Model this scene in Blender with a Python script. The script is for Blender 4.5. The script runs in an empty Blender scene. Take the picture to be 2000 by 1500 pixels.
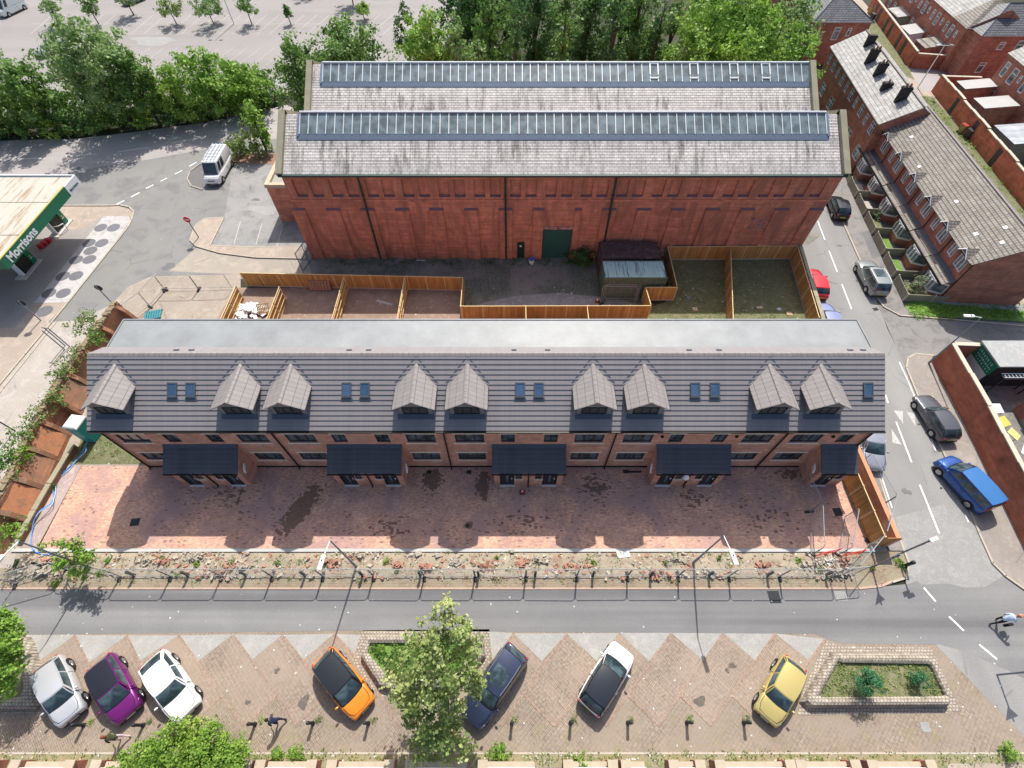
import bpy, bmesh, math, random
import numpy as np
from mathutils import Vector, Matrix
R = math.radians
random.seed(7); rng = np.random.default_rng(7)
scene = bpy.context.scene
COL = scene.collection

# ------------------------------------------------ camera, sky, sun, exposure
CAM_H = 34.5; TILT = R(34.6); FPX = 957.0
cd = bpy.data.cameras.new('camera'); cam = bpy.data.objects.new('camera', cd); COL.objects.link(cam)
cam.location = (0, 0, CAM_H); cam.rotation_euler = (TILT, 0, 0)
cd.sensor_width = 36.0; cd.lens = FPX / 2000 * 36.0; cd.clip_end = 2000; cd.clip_start = 0.5
scene.camera = cam
SUN_EL = R(52); SUN_AZ = R(8)          # azimuth measured from +Y towards +X
w = bpy.data.worlds.new('World'); scene.world = w; w.use_nodes = True
nt = w.node_tree; nt.nodes.clear()
sky = nt.nodes.new('ShaderNodeTexSky'); sky.sky_type = 'NISHITA'; sky.sun_disc = False
sky.sun_elevation = SUN_EL; sky.sun_rotation = SUN_AZ; sky.air_density = 1.0; sky.dust_density = 3.5; sky.ozone_density = 1.0
bg = nt.nodes.new('ShaderNodeBackground'); bg.inputs['Strength'].default_value = 0.105
wo = nt.nodes.new('ShaderNodeOutputWorld')
nt.links.new(sky.outputs[0], bg.inputs[0]); nt.links.new(bg.outputs[0], wo.inputs[0])
sl = bpy.data.lights.new('sun', 'SUN'); sl.energy = 3.8; sl.angle = R(0.5); sl.color = (1.0, 0.95, 0.87)
sun = bpy.data.objects.new('sun', sl); COL.objects.link(sun)
sd = Vector((math.sin(SUN_AZ) * math.cos(SUN_EL), math.cos(SUN_AZ) * math.cos(SUN_EL), math.sin(SUN_EL)))
sun.rotation_euler = sd.to_track_quat('Z', 'Y').to_euler(); sun.location = (0, 60, 80)
vs = scene.view_settings; vs.view_transform = 'Standard'; vs.look = 'None'; vs.exposure = 0.62; vs.gamma = 1

# ------------------------------------------------ geometry of the survey
def P(px, py, z=0.0):
    """point at height z that the surveyed photo coordinate (2000 x 1500) falls on"""
    u = (px - 1000) / FPX; v = (py - 750) / FPX
    dx, dy, dz = u, math.sin(TILT) - v * math.cos(TILT), -math.cos(TILT) - v * math.sin(TILT)
    t = (z - CAM_H) / dz
    return Vector((dx * t, dy * t, z))
def P2(px, py, z=0.0):
    p = P(px, py, z); return (p.x, p.y)
def PXM(p):
    """photo pixels per metre at a world point"""
    return FPX / (p[1] * math.sin(TILT) - (p[2] - CAM_H) * math.cos(TILT))

# ------------------------------------------------ mesh helper
class MB:
    def __init__(s): s.v = []; s.f = []; s.m = []; s.mi = 0
    def add(s, vs, fs):
        b = len(s.v); s.v += [tuple(v) for v in vs]; s.f += [tuple(b + i for i in f) for f in fs]; s.m += [s.mi] * len(fs); return s
    def box(s, x0, x1, y0, y1, z0, z1):
        return s.add([(x0,y0,z0),(x1,y0,z0),(x1,y1,z0),(x0,y1,z0),(x0,y0,z1),(x1,y0,z1),(x1,y1,z1),(x0,y1,z1)],
              [(0,3,2,1),(4,5,6,7),(0,1,5,4),(1,2,6,5),(2,3,7,6),(3,0,4,7)])
    def rbox(s, c, size, rz=0, rx=0, ry=0):
        M = Matrix.Translation(c) @ Matrix.Rotation(rz, 4, 'Z') @ Matrix.Rotation(ry, 4, 'Y') @ Matrix.Rotation(rx, 4, 'X')
        hx, hy, hz = size[0]/2, size[1]/2, size[2]/2
        vs = [M @ Vector((x, y, z)) for z in (-hz, hz) for x, y in ((-hx,-hy),(hx,-hy),(hx,hy),(-hx,hy))]
        return s.add(vs, [(0,3,2,1),(4,5,6,7),(0,1,5,4),(1,2,6,5),(2,3,7,6),(3,0,4,7)])
    def wall(s, a, b, t, z0, z1, z1b=None):
        """box along a-b, thickness t, centred on the line"""
        a = Vector(a[:2]); b = Vector(b[:2]); d = (b - a); n = Vector((-d.y, d.x)).normalized() * t / 2
        z1b = z1 if z1b is None else z1b
        q = [a - n, b - n, b + n, a + n]
        vs = [(p.x, p.y, z0) for p in q] + [(q[0].x,q[0].y,z1),(q[1].x,q[1].y,z1b),(q[2].x,q[2].y,z1b),(q[3].x,q[3].y,z1)]
        return s.add(vs, [(0,3,2,1),(4,5,6,7),(0,1,5,4),(1,2,6,5),(2,3,7,6),(3,0,4,7)])
    def prism(s, poly, z0, z1):
        n = len(poly)
        ar = sum(poly[i][0]*poly[(i+1)%n][1]-poly[(i+1)%n][0]*poly[i][1] for i in range(n))
        if ar < 0: poly = poly[::-1]
        vs = [(p[0], p[1], z0) for p in poly] + [(p[0], p[1], z1) for p in poly]
        return s.add(vs, [tuple(range(n-1, -1, -1)), tuple(range(n, 2*n))] + [(i, (i+1)%n, n+(i+1)%n, n+i) for i in range(n)])
    def face(s, pts): return s.add(pts, [tuple(range(len(pts)))])
    def slab(s, pts, t):
        """thick sheet: pts ccw seen from above, thickness t downwards along normal"""
        pts = [Vector(p) for p in pts]; n = (pts[1]-pts[0]).cross(pts[2]-pts[0]).normalized()
        k = len(pts); vs = pts + [p - n*t for p in pts]
        return s.add(vs, [tuple(range(k)), tuple(range(2*k-1, k-1, -1))] + [(i, k+i, k+(i+1)%k, (i+1)%k) for i in range(k)])
    def tube(s, pts, r, n=6, cap=True):
        pts = [Vector(p) for p in pts]; rs = r if isinstance(r, (list, tuple)) else [r]*len(pts)
        rings = []
        for i, p in enumerate(pts):
            d = (pts[min(i+1, len(pts)-1)] - pts[max(i-1, 0)])
            if d.length < 1e-6: d = Vector((0,0,1))
            d.normalize(); a = d.orthogonal().normalized() if abs(d.z) < .95 else Vector((1,0,0)); a = (a - d*a.dot(d)).normalized(); b = d.cross(a)
            if abs(d.z) < .95:
                b = d.cross(Vector((0,0,1))).normalized(); a = b.cross(d)
            rings.append([p + (a*math.cos(2*math.pi*k/n) + b*math.sin(2*math.pi*k/n))*rs[i] for k in range(n)])
        vs = [v for rg in rings for v in rg]; fs = []
        for i in range(len(pts)-1):
            for k in range(n): fs.append((i*n+k, i*n+(k+1)%n, (i+1)*n+(k+1)%n, (i+1)*n+k))
        if cap: fs += [tuple(range(n-1, -1, -1)), tuple(range((len(pts)-1)*n, len(pts)*n))]
        return s.add(vs, fs)
    def cyl(s, x, y, z0, z1, r, r2=None, n=16): return s.tube([(x,y,z0),(x,y,z1)], [r, r if r2 is None else r2], n)
    def ball(s, c, r, n=8, sq=(1,1,1)):
        vs = [(c[0], c[1], c[2]-r*sq[2])]; fs = []
        m = n//2
        for i in range(1, m):
            ph = -math.pi/2 + math.pi*i/m
            for k in range(n):
                th = 2*math.pi*k/n; vs.append((c[0]+r*sq[0]*math.cos(ph)*math.cos(th), c[1]+r*sq[1]*math.cos(ph)*math.sin(th), c[2]+r*sq[2]*math.sin(ph)))
        vs.append((c[0], c[1], c[2]+r*sq[2])); T = len(vs)-1
        for k in range(n): fs.append((0, 1+(k+1)%n, 1+k)); fs.append((T, T-n+k, T-n+(k+1)%n))
        for i in range(m-2):
            for k in range(n): a=1+i*n+k; b=1+i*n+(k+1)%n; fs.append((a,b,b+n,a+n))
        return s.add(vs, fs)
    def build(s, name, mat=None, parent=None, smooth=False, world=True, bevel=0):
        me = bpy.data.meshes.new(name)
        off = Vector((0,0,0))
        if parent is not None and world: off = root_loc(parent)
        me.from_pydata([(v[0]-off.x, v[1]-off.y, v[2]-off.z) for v in s.v], [], s.f)
        mats = mat if isinstance(mat, (list, tuple)) else [mat]
        for m in mats: me.materials.append(m)
        if len(mats) > 1: me.polygons.foreach_set('material_index', s.m)
        if smooth: me.polygons.foreach_set('use_smooth', [True]*len(me.polygons))
        me.update()
        o = bpy.data.objects.new(name, me); COL.objects.link(o)
        if parent is not None: o.parent = parent
        if bevel:
            b = o.modifiers.new('bevel', 'BEVEL'); b.width = bevel; b.segments = 2; b.limit_method = 'ANGLE'
        return o
def root_loc(o):
    l = Vector((0,0,0))
    while o is not None: l += o.location; o = o.parent
    return l
def tag(o, label=None, cat=None, group=None, kind=None):
    if label and len(label.split()) > 16: print('LONG', len(label.split()), label)
    if label: o['label'] = label
    if cat: o['category'] = cat
    if group: o['group'] = group
    if kind: o['kind'] = kind
    return o
def thing(name, label, cat, loc=(0,0,0), rz=0, group=None):
    o = bpy.data.objects.new(name, None); COL.objects.link(o); o.location = loc; o.rotation_euler = (0,0,rz)
    o.empty_display_size = .3
    return tag(o, label, cat, group)
def struct(name, mb, mat, **k): return tag(mb.build(name, mat, **k), kind='structure')
def copy_tree(o, parent=None):
    c = o.copy(); COL.objects.link(c); c.parent = parent
    for ch in list(o.children): copy_tree(ch, c)
    return c
ORD = ['zeroth','first','second','third','fourth','fifth','sixth','seventh','eighth','ninth','tenth','eleventh','twelfth','thirteenth','fourteenth','fifteenth','sixteenth','seventeenth','eighteenth','nineteenth','twentieth','twenty-first','twenty-second','twenty-third','twenty-fourth']

# ------------------------------------------------ materials
class NG:
    def __init__(s, name):
        s.mat = bpy.data.materials.new(name); s.mat.use_nodes = True; s.t = s.mat.node_tree
        s.b = s.t.nodes['Principled BSDF']; s.out = s.t.nodes['Material Output']
        s.b.inputs['Specular IOR Level'].default_value = 0.3
    def n(s, typ, **kw):
        nd = s.t.nodes.new(typ)
        for k, v in kw.items(): setattr(nd, k, v)
        return nd
    def l(s, a, b): s.t.links.new(a, b)
    def setv(s, nd, name, v):
        i = nd.inputs[name]
        if hasattr(v, 'links') or isinstance(v, bpy.types.NodeSocket): s.l(v, i)
        else: i.default_value = v
    def math(s, op, a, b=0.0):
        nd = s.n('ShaderNodeMath', operation=op)
        for i, v in ((0, a), (1, b)):
            if isinstance(v, bpy.types.NodeSocket): s.l(v, nd.inputs[i])
            else: nd.inputs[i].default_value = v
        return nd.outputs[0]
    def mix(s, f, a, b, blend='MIX'):
        nd = s.n('ShaderNodeMix', data_type='RGBA', blend_type=blend)
        for i, v in ((0, f), (6, a), (7, b)):
            if isinstance(v, bpy.types.NodeSocket): s.l(v, nd.inputs[i])
            else: nd.inputs[i].default_value = (v if i == 0 else (*v[:3], 1))
        return nd.outputs[2]
    def ramp(s, f, stops):
        nd = s.n('ShaderNodeValToRGB'); s.l(f, nd.inputs[0]); e = nd.color_ramp.elements
        while len(e) < len(stops): e.new(.5)
        for q, (p, c) in zip(e, stops): q.position = p; q.color = (c, c, c, 1) if isinstance(c, (int, float)) else (*c, 1)
        return nd.outputs[0]
    def obj(s): return s.n('ShaderNodeTexCoord').outputs['Object']
    def mapv(s, v, scale=(1,1,1), rot=(0,0,0), loc=(0,0,0)):
        nd = s.n('ShaderNodeMapping'); s.l(v, nd.inputs[0]); nd.inputs['Scale'].default_value = scale; nd.inputs['Rotation'].default_value = rot; nd.inputs['Location'].default_value = loc
        return nd.outputs[0]
    def noise(s, v, scale, detail=4, rough=.55, dist=0):
        nd = s.n('ShaderNodeTexNoise'); s.l(v, nd.inputs['Vector']); nd.inputs['Scale'].default_value = scale; nd.inputs['Detail'].default_value = detail
        nd.inputs['Roughness'].default_value = rough; nd.inputs['Distortion'].default_value = dist
        return nd.outputs['Fac']
    def bump(s, h, dist=.02, strength=.5):
        nd = s.n('ShaderNodeBump'); s.l(h, nd.inputs['Height']); nd.inputs['Distance'].default_value = dist; nd.inputs['Strength'].default_value = strength
        s.l(nd.outputs[0], s.b.inputs['Normal'])
    def wallvec(s, kz=1.0):
        """(run along the wall or eave, height*kz, 0) for any upright or pitched face"""
        tc = s.n('ShaderNodeTexCoord'); so = s.n('ShaderNodeSeparateXYZ'); sn = s.n('ShaderNodeSeparateXYZ')
        s.l(tc.outputs['Object'], so.inputs[0]); s.l(tc.outputs['Normal'], sn.inputs[0])
        ax = s.math('ABSOLUTE', sn.outputs[0]); ay = s.math('ABSOLUTE', sn.outputs[1])
        g = s.math('GREATER_THAN', ay, ax); ig = s.math('SUBTRACT', 1.0, g)
        u = s.math('ADD', s.math('MULTIPLY', so.outputs[0], g), s.math('MULTIPLY', so.outputs[1], ig))
        c = s.n('ShaderNodeCombineXYZ'); s.l(u, c.inputs[0]); s.l(s.math('MULTIPLY', so.outputs[2], kz), c.inputs[1])
        return c.outputs[0]
    def brick(s, v, c1, c2, mortar, bw, bh, ms=.01, off=.5, bias=0, msmooth=.1):
        nd = s.n('ShaderNodeTexBrick'); s.l(v, nd.inputs['Vector']); nd.offset = off
        nd.inputs['Color1'].default_value = (*c1, 1); nd.inputs['Color2'].default_value = (*c2, 1); nd.inputs['Mortar'].default_value = (*mortar, 1)
        nd.inputs['Scale'].default_value = 1; nd.inputs['Brick Width'].default_value = bw; nd.inputs['Row Height'].default_value = bh
        nd.inputs['Mortar Size'].default_value = ms; nd.inputs['Bias'].default_value = bias; nd.inputs['Mortar Smooth'].default_value = msmooth
        return nd.outputs['Color'], nd.outputs['Fac']
def c_(h):
    """sRGB hex -> linear"""
    return tuple(((int(h[i:i+2],16)/255+.055)/1.055)**2.4 if int(h[i:i+2],16) > 10 else int(h[i:i+2],16)/255/12.92 for i in (0,2,4))
def plain(name, col, rough=.6, metal=0, var=.12, vs=3.0, coat=0, spec=None, emit=None):
    g = NG(name)
    if var:
        n = g.noise(g.obj(), vs, 5)
        f = g.math('ADD', g.math('MULTIPLY', n, 2*var), 1 - var)
        m = g.mix(1.0, col, (1,1,1), 'MULTIPLY'); g.l(m, g.b.inputs['Base Color'])
        cc = g.n('ShaderNodeCombineXYZ'); [g.l(f, cc.inputs[i]) for i in range(3)]
        mm = m.node; g.l(cc.outputs[0], mm.inputs[7])
    else: g.b.inputs['Base Color'].default_value = (*col, 1)
    g.b.inputs['Roughness'].default_value = rough; g.b.inputs['Metallic'].default_value = metal
    if coat: g.b.inputs['Coat Weight'].default_value = coat; g.b.inputs['Coat Roughness'].default_value = .05
    if spec is not None: g.b.inputs['Specular IOR Level'].default_value = spec
    return g.mat
def rough_ground(name, ca, cb, cc=None, s1=.35, s2=6, rough=.9, bump=.01, streak=None, speck=None, cracks=False):
    """worn ground: two tones in large patches, fine grain, optional long wheel streaks, specks of litter or stone, fine cracks"""
    g = NG(name); o = g.obj()
    a = g.ramp(g.noise(o, s1, 5, .6, .6), [(.35, 0), (.68, 1)])
    col = g.mix(a, ca, cb)
    if streak:
        sv = g.mapv(o, streak); st = g.ramp(g.noise(sv, 1.0, 3, .5), [(.38, 0), (.62, 1)])
        col = g.mix(g.math('MULTIPLY', st, .7), col, cc or cb)
    elif cc: col = g.mix(g.ramp(g.noise(o, s1*3.1, 4, .6, 1), [(.5, 0), (.66, 1)]), col, cc)
    gr = g.noise(o, s2, 6, .7); gf = g.ramp(gr, [(.3, .82), (.7, 1.12)])
    col = g.mix(1.0, col, gf, 'MULTIPLY')
    if cracks:
        vo = g.n('ShaderNodeTexVoronoi', feature='DISTANCE_TO_EDGE'); g.l(g.mapv(o, (.23, .23, .23)), vo.inputs['Vector']); vo.inputs['Scale'].default_value = 1
        k = g.ramp(vo.outputs['Distance'], [(0, 1), (.012, 0)]); k2 = g.ramp(g.noise(o, .6, 2), [(.5, 0), (.6, .35)])
        col = g.mix(g.math('MULTIPLY', k, k2), col, (.03, .03, .03))
    if speck:
        sc, dens, scol = speck
        vo = g.n('ShaderNodeTexVoronoi'); g.l(o, vo.inputs['Vector']); vo.inputs['Scale'].default_value = sc
        sp = g.math('LESS_THAN', vo.outputs['Distance'], dens)
        rd = g.n('ShaderNodeSeparateColor'); g.l(vo.outputs['Color'], rd.inputs[0]); sel = g.math('GREATER_THAN', rd.outputs[0], .7)
        col = g.mix(g.math('MULTIPLY', sp, sel), col, scol)
    g.l(col, g.b.inputs['Base Color']); g.b.inputs['Roughness'].default_value = rough
    g.bump(gr, bump, .6)
    return g.mat
def brickwall(name, c1, c2, mortar, bw=.225, bh=.075, ms=.011, stain=None, stain_s=.6, stain_rng=(.5,.7), rough=.85, paint=None, sv=(1,1,1)):
    g = NG(name); v = g.wallvec()
    col, fac = g.brick(v, c1, c2, mortar, bw, bh, ms)
    o = g.obj(); n2 = g.noise(o, 1.3, 4, .6)
    col = g.mix(1.0, col, g.ramp(n2, [(.3, .78), (.7, 1.2)]), 'MULTIPLY')
    bandn = g.noise(g.mapv(o, (.25, .25, 5)), 1.0, 3, .6); col = g.mix(1.0, col, g.ramp(bandn, [(.35, .85), (.65, 1.12)]), 'MULTIPLY')
    if stain: col = g.mix(g.ramp(g.noise(g.mapv(o, sv), stain_s, 5, .65, 1), [(stain_rng[0], 0), (stain_rng[1], 1)]), col, stain)
    if paint:
        z0, x0_, pc = paint; so = g.n('ShaderNodeSeparateXYZ'); g.l(o, so.inputs[0])
        k = g.math('MULTIPLY', g.math('LESS_THAN', so.outputs[2], z0), g.math('GREATER_THAN', so.outputs[0], x0_)); nn = g.ramp(g.noise(o, 2.2, 6, .75), [(.5, 0), (.56, 1)])
        col = g.mix(g.math('MULTIPLY', k, nn), col, pc)
    g.l(col, g.b.inputs['Base Color']); g.b.inputs['Roughness'].default_value = rough
    inv = g.math('SUBTRACT', 1, fac); g.bump(inv, .006, .5)
    return g.mat
def tiles(name, c1, c2, gap, bw, bh, kz, ms=.012, stain=None, sscale=(2.2, 2.2, .5), srng=(.52,.7), rough=.65, off=.5, vary=.2, fine_=.14):
    g = NG(name); v = g.wallvec(kz)
    col, fac = g.brick(v, c1, c2, gap, bw, bh, ms, off)
    o = g.obj()
    col = g.mix(1.0, col, g.ramp(g.noise(o, .8, 5, .65), [(.3, 1-vary), (.7, 1+vary)]), 'MULTIPLY')
    fine = g.noise(g.mapv(v, (1/bw*.9, 1/bh*.9, 1)), 1.0, 2, .5); col = g.mix(1.0, col, g.ramp(fine, [(.35, 1-fine_), (.65, 1+fine_)]), 'MULTIPLY')
    if stain:
        col = g.mix(g.math('MULTIPLY', g.ramp(g.noise(g.mapv(o, sscale), 1.0, 6, .72, .4), [(srng[0], 0), (srng[1], 1)]), g.ramp(g.noise(o, .16, 3), [(.38, .25), (.55, 1)])), col, stain)
    g.l(col, g.b.inputs['Base Color']); g.b.inputs['Roughness'].default_value = rough
    g.bump(g.math('SUBTRACT', 1, fac), .01, .5)
    return g.mat
def paving(name, c1, c2, mortar, bw=.2, bh=.1, rot=0, ms=.006, patch=None, cpatch=None, wet=None, rough=.85, off=.5, moss=None):
    g = NG(name); o = g.obj(); v = g.mapv(o, (1,1,1), (0,0,rot))
    col, fac = g.brick(v, c1, c2, mortar, bw, bh, ms, off)
    # whole-block tone jitter
    wn = g.noise(g.mapv(v, (1/bw, 1/bh, 1)), .9, 1, .4); col = g.mix(1.0, col, g.ramp(wn, [(.3, .8), (.7, 1.2)]), 'MULTIPLY')
    col = g.mix(1.0, col, g.ramp(g.noise(o, .5, 5, .6, .5), [(.32, .86), (.68, 1.14)]), 'MULTIPLY')
    if cpatch: col = g.mix(g.ramp(g.noise(o, patch or .4, 4, .6, .8), [(.42, 0), (.62, .75)]), col, cpatch)
    if moss: col = g.mix(g.math('MULTIPLY', g.ramp(g.noise(o, .9, 5, .7), [(.55, 0), (.66, 1)]), g.ramp(fac, [(0, .25), (1, 1)])), col, moss)
    rr = rough
    if wet:
        # dark damp patches: block-edged noise kept near listed spots
        snap = g.n('ShaderNodeVectorMath', operation='SNAP'); g.l(o, snap.inputs[0]); snap.inputs[1].default_value = (.2, .1, 1)
        nz = g.noise(snap.outputs[0], 2.6, 5, .75)
        m = None
        for (cx, cy, rx, ry, ang, k) in wet:
            vv = g.mapv(o, (1/rx, 1/ry, 0), (0,0,0), (0,0,0))
            nd = g.n('ShaderNodeMapping'); nd.vector_type = 'TEXTURE'; g.l(o, nd.inputs[0]); nd.inputs['Location'].default_value = (cx, cy, 0); nd.inputs['Rotation'].default_value = (0,0,ang); nd.inputs['Scale'].default_value = (rx, ry, 1e3)
            ln = g.n('ShaderNodeVectorMath', operation='LENGTH'); g.l(nd.outputs[0], ln.inputs[0])
            q = g.math('MULTIPLY', g.math('MAXIMUM', g.math('SUBTRACT', 1, ln.outputs['Value']), 0), k)
            m = q if m is None else g.math('MAXIMUM', m, q)
        tot = g.math('ADD', nz, m); wetf = g.math('GREATER_THAN', tot, .72)
        wn2 = g.n('ShaderNodeTexWhiteNoise', noise_dimensions='3D'); g.l(snap.outputs[0], wn2.inputs['Vector'])
        fl = g.math('MULTIPLY', g.math('GREATER_THAN', wn2.outputs['Value'], .955), g.math('GREATER_THAN', g.noise(o, .35, 3), .49)); fl = g.math('MULTIPLY', fl, .75); wetf = g.math('MAXIMUM', wetf, fl)
        col = g.mix(g.math('MULTIPLY', wetf, .72), col, tuple(x*.13 for x in c1))
    g.l(col, g.b.inputs['Base Color']); g.b.inputs['Roughness'].default_value = rr
    g.bump(g.math('SUBTRACT', 1, fac), .004, .4)
    return g.mat
def leafmat(name, ca, cb, cc=None, rough=.55):
    g = NG(name); ge = g.n('ShaderNodeNewGeometry'); r = ge.outputs['Random Per Island']
    o = g.obj(); big = g.ramp(g.noise(o, .55, 3), [(.38, 0), (.62, 1)])
    f = g.math('ADD', g.math('MULTIPLY', r, .6), g.math('MULTIPLY', big, .4))
    nd = g.n('ShaderNodeValToRGB'); g.l(f, nd.inputs[0]); e = nd.color_ramp.elements
    e[0].color = (*ca, 1); e[0].position = .1; e[1].color = (*cb, 1); e[1].position = .8
    if cc: q = e.new(.95); q.color = (*cc, 1)
    g.l(nd.outputs[0], g.b.inputs['Base Color']); g.b.inputs['Roughness'].default_value = rough; g.b.inputs['Specular IOR Level'].default_value = .25
    tr = g.n('ShaderNodeBsdfTranslucent'); g.l(nd.outputs[0], tr.inputs[0]); ms = g.n('ShaderNodeMixShader'); ms.inputs[0].default_value = .35
    g.l(g.b.outputs[0], ms.inputs[1]); g.l(tr.outputs[0], ms.inputs[2]); g.l(ms.outputs[0], g.out.inputs[0])
    return g.mat
def glassmat(name, col=(.02,.028,.035), rough=.06, var=.3):
    g = NG(name); n = g.noise(g.obj(), 1.2, 3, .5)
    g.l(g.mix(g.ramp(n, [(.4, 0), (.62, 1)]), col, tuple(min(1, c*(1+3*var)+.01) for c in col)), g.b.inputs['Base Color'])
    g.b.inputs['Roughness'].default_value = rough; g.b.inputs['Specular IOR Level'].default_value = .6
    return g.mat
M = {}
# ------------------------------------------------ ground materials
M['soil'] = rough_ground('soil_ground', (.04,.042,.025), (.03,.038,.018), (.06,.055,.035), .4, 5, bump=.05)
M['asphalt'] = rough_ground('asphalt', (.215,.215,.21), (.25,.248,.24), (.185,.187,.19), .12, 14, speck=(1.3, .045, (.6,.6,.58)), cracks=True)
M['asphalt_pale'] = rough_ground('pale_asphalt', (.36,.335,.33), (.32,.30,.295), (.40,.37,.365), .15, 12, streak=(.05,.5,.5))
M['asphalt_park'] = rough_ground('car_park_asphalt', (.285,.268,.262), (.25,.237,.232), (.31,.29,.285), .1, 9, streak=(.04,.3,.3))
M['asphalt_street'] = rough_ground('street_asphalt', (.225,.225,.225), (.26,.26,.26), (.105,.107,.112), .25, 16, streak=(.012,.55,.5), speck=(1.6, .03, (.6,.6,.58)))
M['asphalt_side'] = rough_ground('side_street_asphalt', (.26,.26,.255), (.30,.298,.29), (.22,.22,.22), .2, 14, streak=(.4,.03,.5), speck=(1.4, .035, (.55,.55,.5)), cracks=True)
M['asphalt_path'] = rough_ground('footway_asphalt', (.22,.205,.20), (.26,.245,.235), (.17,.16,.155), .35, 12, speck=(1.5, .05, (.5,.5,.46)), cracks=True)
M['asphalt_patch'] = rough_ground('patched_asphalt', (.29,.29,.285), (.26,.262,.258), (.32,.32,.312), .6, 10)
M['concrete'] = rough_ground('concrete', (.42,.38,.34), (.36,.325,.295), (.46,.42,.385), .25, 8, speck=(1.2, .03, (.1,.1,.1)), cracks=True)
M['concrete_tan'] = rough_ground('tan_concrete', (.40,.33,.27), (.34,.285,.24), (.44,.37,.31), .25, 8, cracks=True)
M['concrete_grey'] = rough_ground('forecourt_concrete', (.36,.335,.315), (.30,.28,.27), (.25,.235,.23), .2, 7, streak=(.4,.12,.5))
M['concrete_white'] = rough_ground('white_concrete', (.50,.49,.49), (.44,.43,.43), (.38,.37,.36), .35, 6)
M['concrete_bay'] = rough_ground('bay_concrete', (.35,.345,.325), (.31,.305,.29), (.385,.375,.35), .5, 9, speck=(1.4, .04, (.15,.15,.14)))
M['kerb'] = plain('kerb_stone', (.42,.38,.31), .85, var=.2, vs=2)
M['kerb_pale'] = plain('pale_kerb', (.55,.53,.50), .85, var=.15, vs=2)
M['line'] = rough_ground('road_paint', (.82,.82,.79), (.72,.72,.69), (.6,.6,.58), 2.5, 12)
M['line_faint'] = rough_ground('worn_road_paint', (.52,.51,.49), (.42,.41,.40), (.36,.35,.35), 2.5, 12)
M['dirt'] = rough_ground('bare_soil', (.30,.215,.165), (.25,.18,.14), (.34,.25,.19), .5, 7, bump=.03, speck=(2.2, .12, (.5,.47,.42)))
M['site'] = rough_ground('site_concrete', (.36,.31,.255), (.31,.27,.225), (.40,.35,.29), .3, 8, bump=.02, speck=(1.6, .06, (.55,.52,.48)), cracks=True)
M['garden'] = rough_ground('rough_grass', (.16,.17,.08), (.12,.135,.065), (.22,.20,.125), .7, 7, bump=.05, speck=(2.0, .12, (.5,.5,.46)))
M['gravel'] = rough_ground('gravel', (.32,.30,.29), (.26,.245,.24), (.38,.36,.35), .6, 22, bump=.03, speck=(6, .2, (.5,.48,.46)))
M['pink_gravel'] = rough_ground('pink_gravel', (.42,.33,.31), (.36,.28,.265), (.48,.40,.38), .6, 22, bump=.03, speck=(7, .2, (.6,.52,.5)))
M['rubble_soil'] = rough_ground('rubble_soil', (.40,.345,.265), (.31,.27,.195), (.30,.21,.16), .55, 9, bump=.06, speck=(2.6, .2, (.62,.53,.45)))
M['grass'] = rough_ground('lawn', (.14,.26,.05), (.10,.20,.04), (.19,.30,.07), .9, 12, bump=.05)
M['setts_yard'] = paving('cobbled_yard', (.21,.21,.19), (.15,.155,.14), (.07,.095,.05), .22, .13, R(90), .02, patch=.22, cpatch=(.26,.24,.215), moss=(.06,.09,.03))
M['drive'] = paving('red_block_paving', (.70,.42,.295), (.52,.30,.22), (.32,.205,.165), .2, .1, 0, .006, patch=.35, cpatch=(.36,.235,.225),
    wet=[(-15.4,12.8,1.25,3.4,R(-26),.55),(-6.0,15.0,1.3,1.4,0,.5),(-2.2,14.6,.8,1.9,0,.52),(-3.1,11.6,.5,.5,0,.5),(6.2,14.4,2.6,2.4,0,.3),(13.4,13.5,2.6,1.8,0,.26),(21,15.5,2.0,.9,0,.34),(-20.9,13.6,4.0,2.6,0,.22),(-8.4,11.4,3.5,2.2,0,.24),(1.2,11.8,5,2.2,0,.22),(18.5,12.0,5,3,0,.2),(-11.5,15.0,1.2,.8,0,.35)])
M['plaza'] = paving('tan_block_paving', (.31,.25,.20), (.26,.21,.168), (.175,.143,.108), .2, .1, R(45), .014, patch=.28, cpatch=(.285,.235,.185), off=.0, moss=(.21,.20,.10))
M['bay_pave'] = paving('herringbone_bays', (.335,.262,.21), (.285,.225,.18), (.195,.157,.12), .2, .1, R(-45), .014, patch=.3, cpatch=(.32,.255,.205), off=.0)
M['edge_brick'] = paving('edging_bricks', (.35,.25,.195), (.30,.21,.165), (.20,.165,.12), .1, .2, 0, .008)
M['setts'] = paving('granite_setts', (.43,.375,.33), (.36,.315,.275), (.21,.185,.14), .2, .17, 0, .035, off=.5)
M['iron'] = plain('cast_iron', (.035,.038,.042), .6, .3, var=.3, vs=8)

GN = [0]
def sheet(name, pts, mat, z, px=True, zz=0.0):
    pts = [P2(x, y, zz) for x, y in pts] if px else pts
    bm = bmesh.new(); vs = [bm.verts.new((p[0], p[1], z)) for p in pts]
    f = bm.faces.new(vs); f.normal_update()
    if f.normal.z < 0: f.normal_flip()
    bmesh.ops.triangulate(bm, faces=[f])
    me = bpy.data.meshes.new(name); bm.to_mesh(me); bm.free(); me.materials.append(mat)
    o = bpy.data.objects.new(name, me); COL.objects.link(o); o['kind'] = 'structure'; return o
def kerb(name, pts, w=.13, h=.11, mat=None, px=True):
    mb = MB(); q = [P2(*p) for p in pts] if px else pts
    for a, b in zip(q, q[1:]):
        d = (Vector(b)-Vector(a)); 
        if d.length < 1e-3: continue
        d.normalize(); mb.wall((a[0]-d.x*.02, a[1]-d.y*.02), (b[0]+d.x*.02, b[1]+d.y*.02), w, -.005, h)
    return struct(name, mb, mat or M['kerb'])
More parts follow.
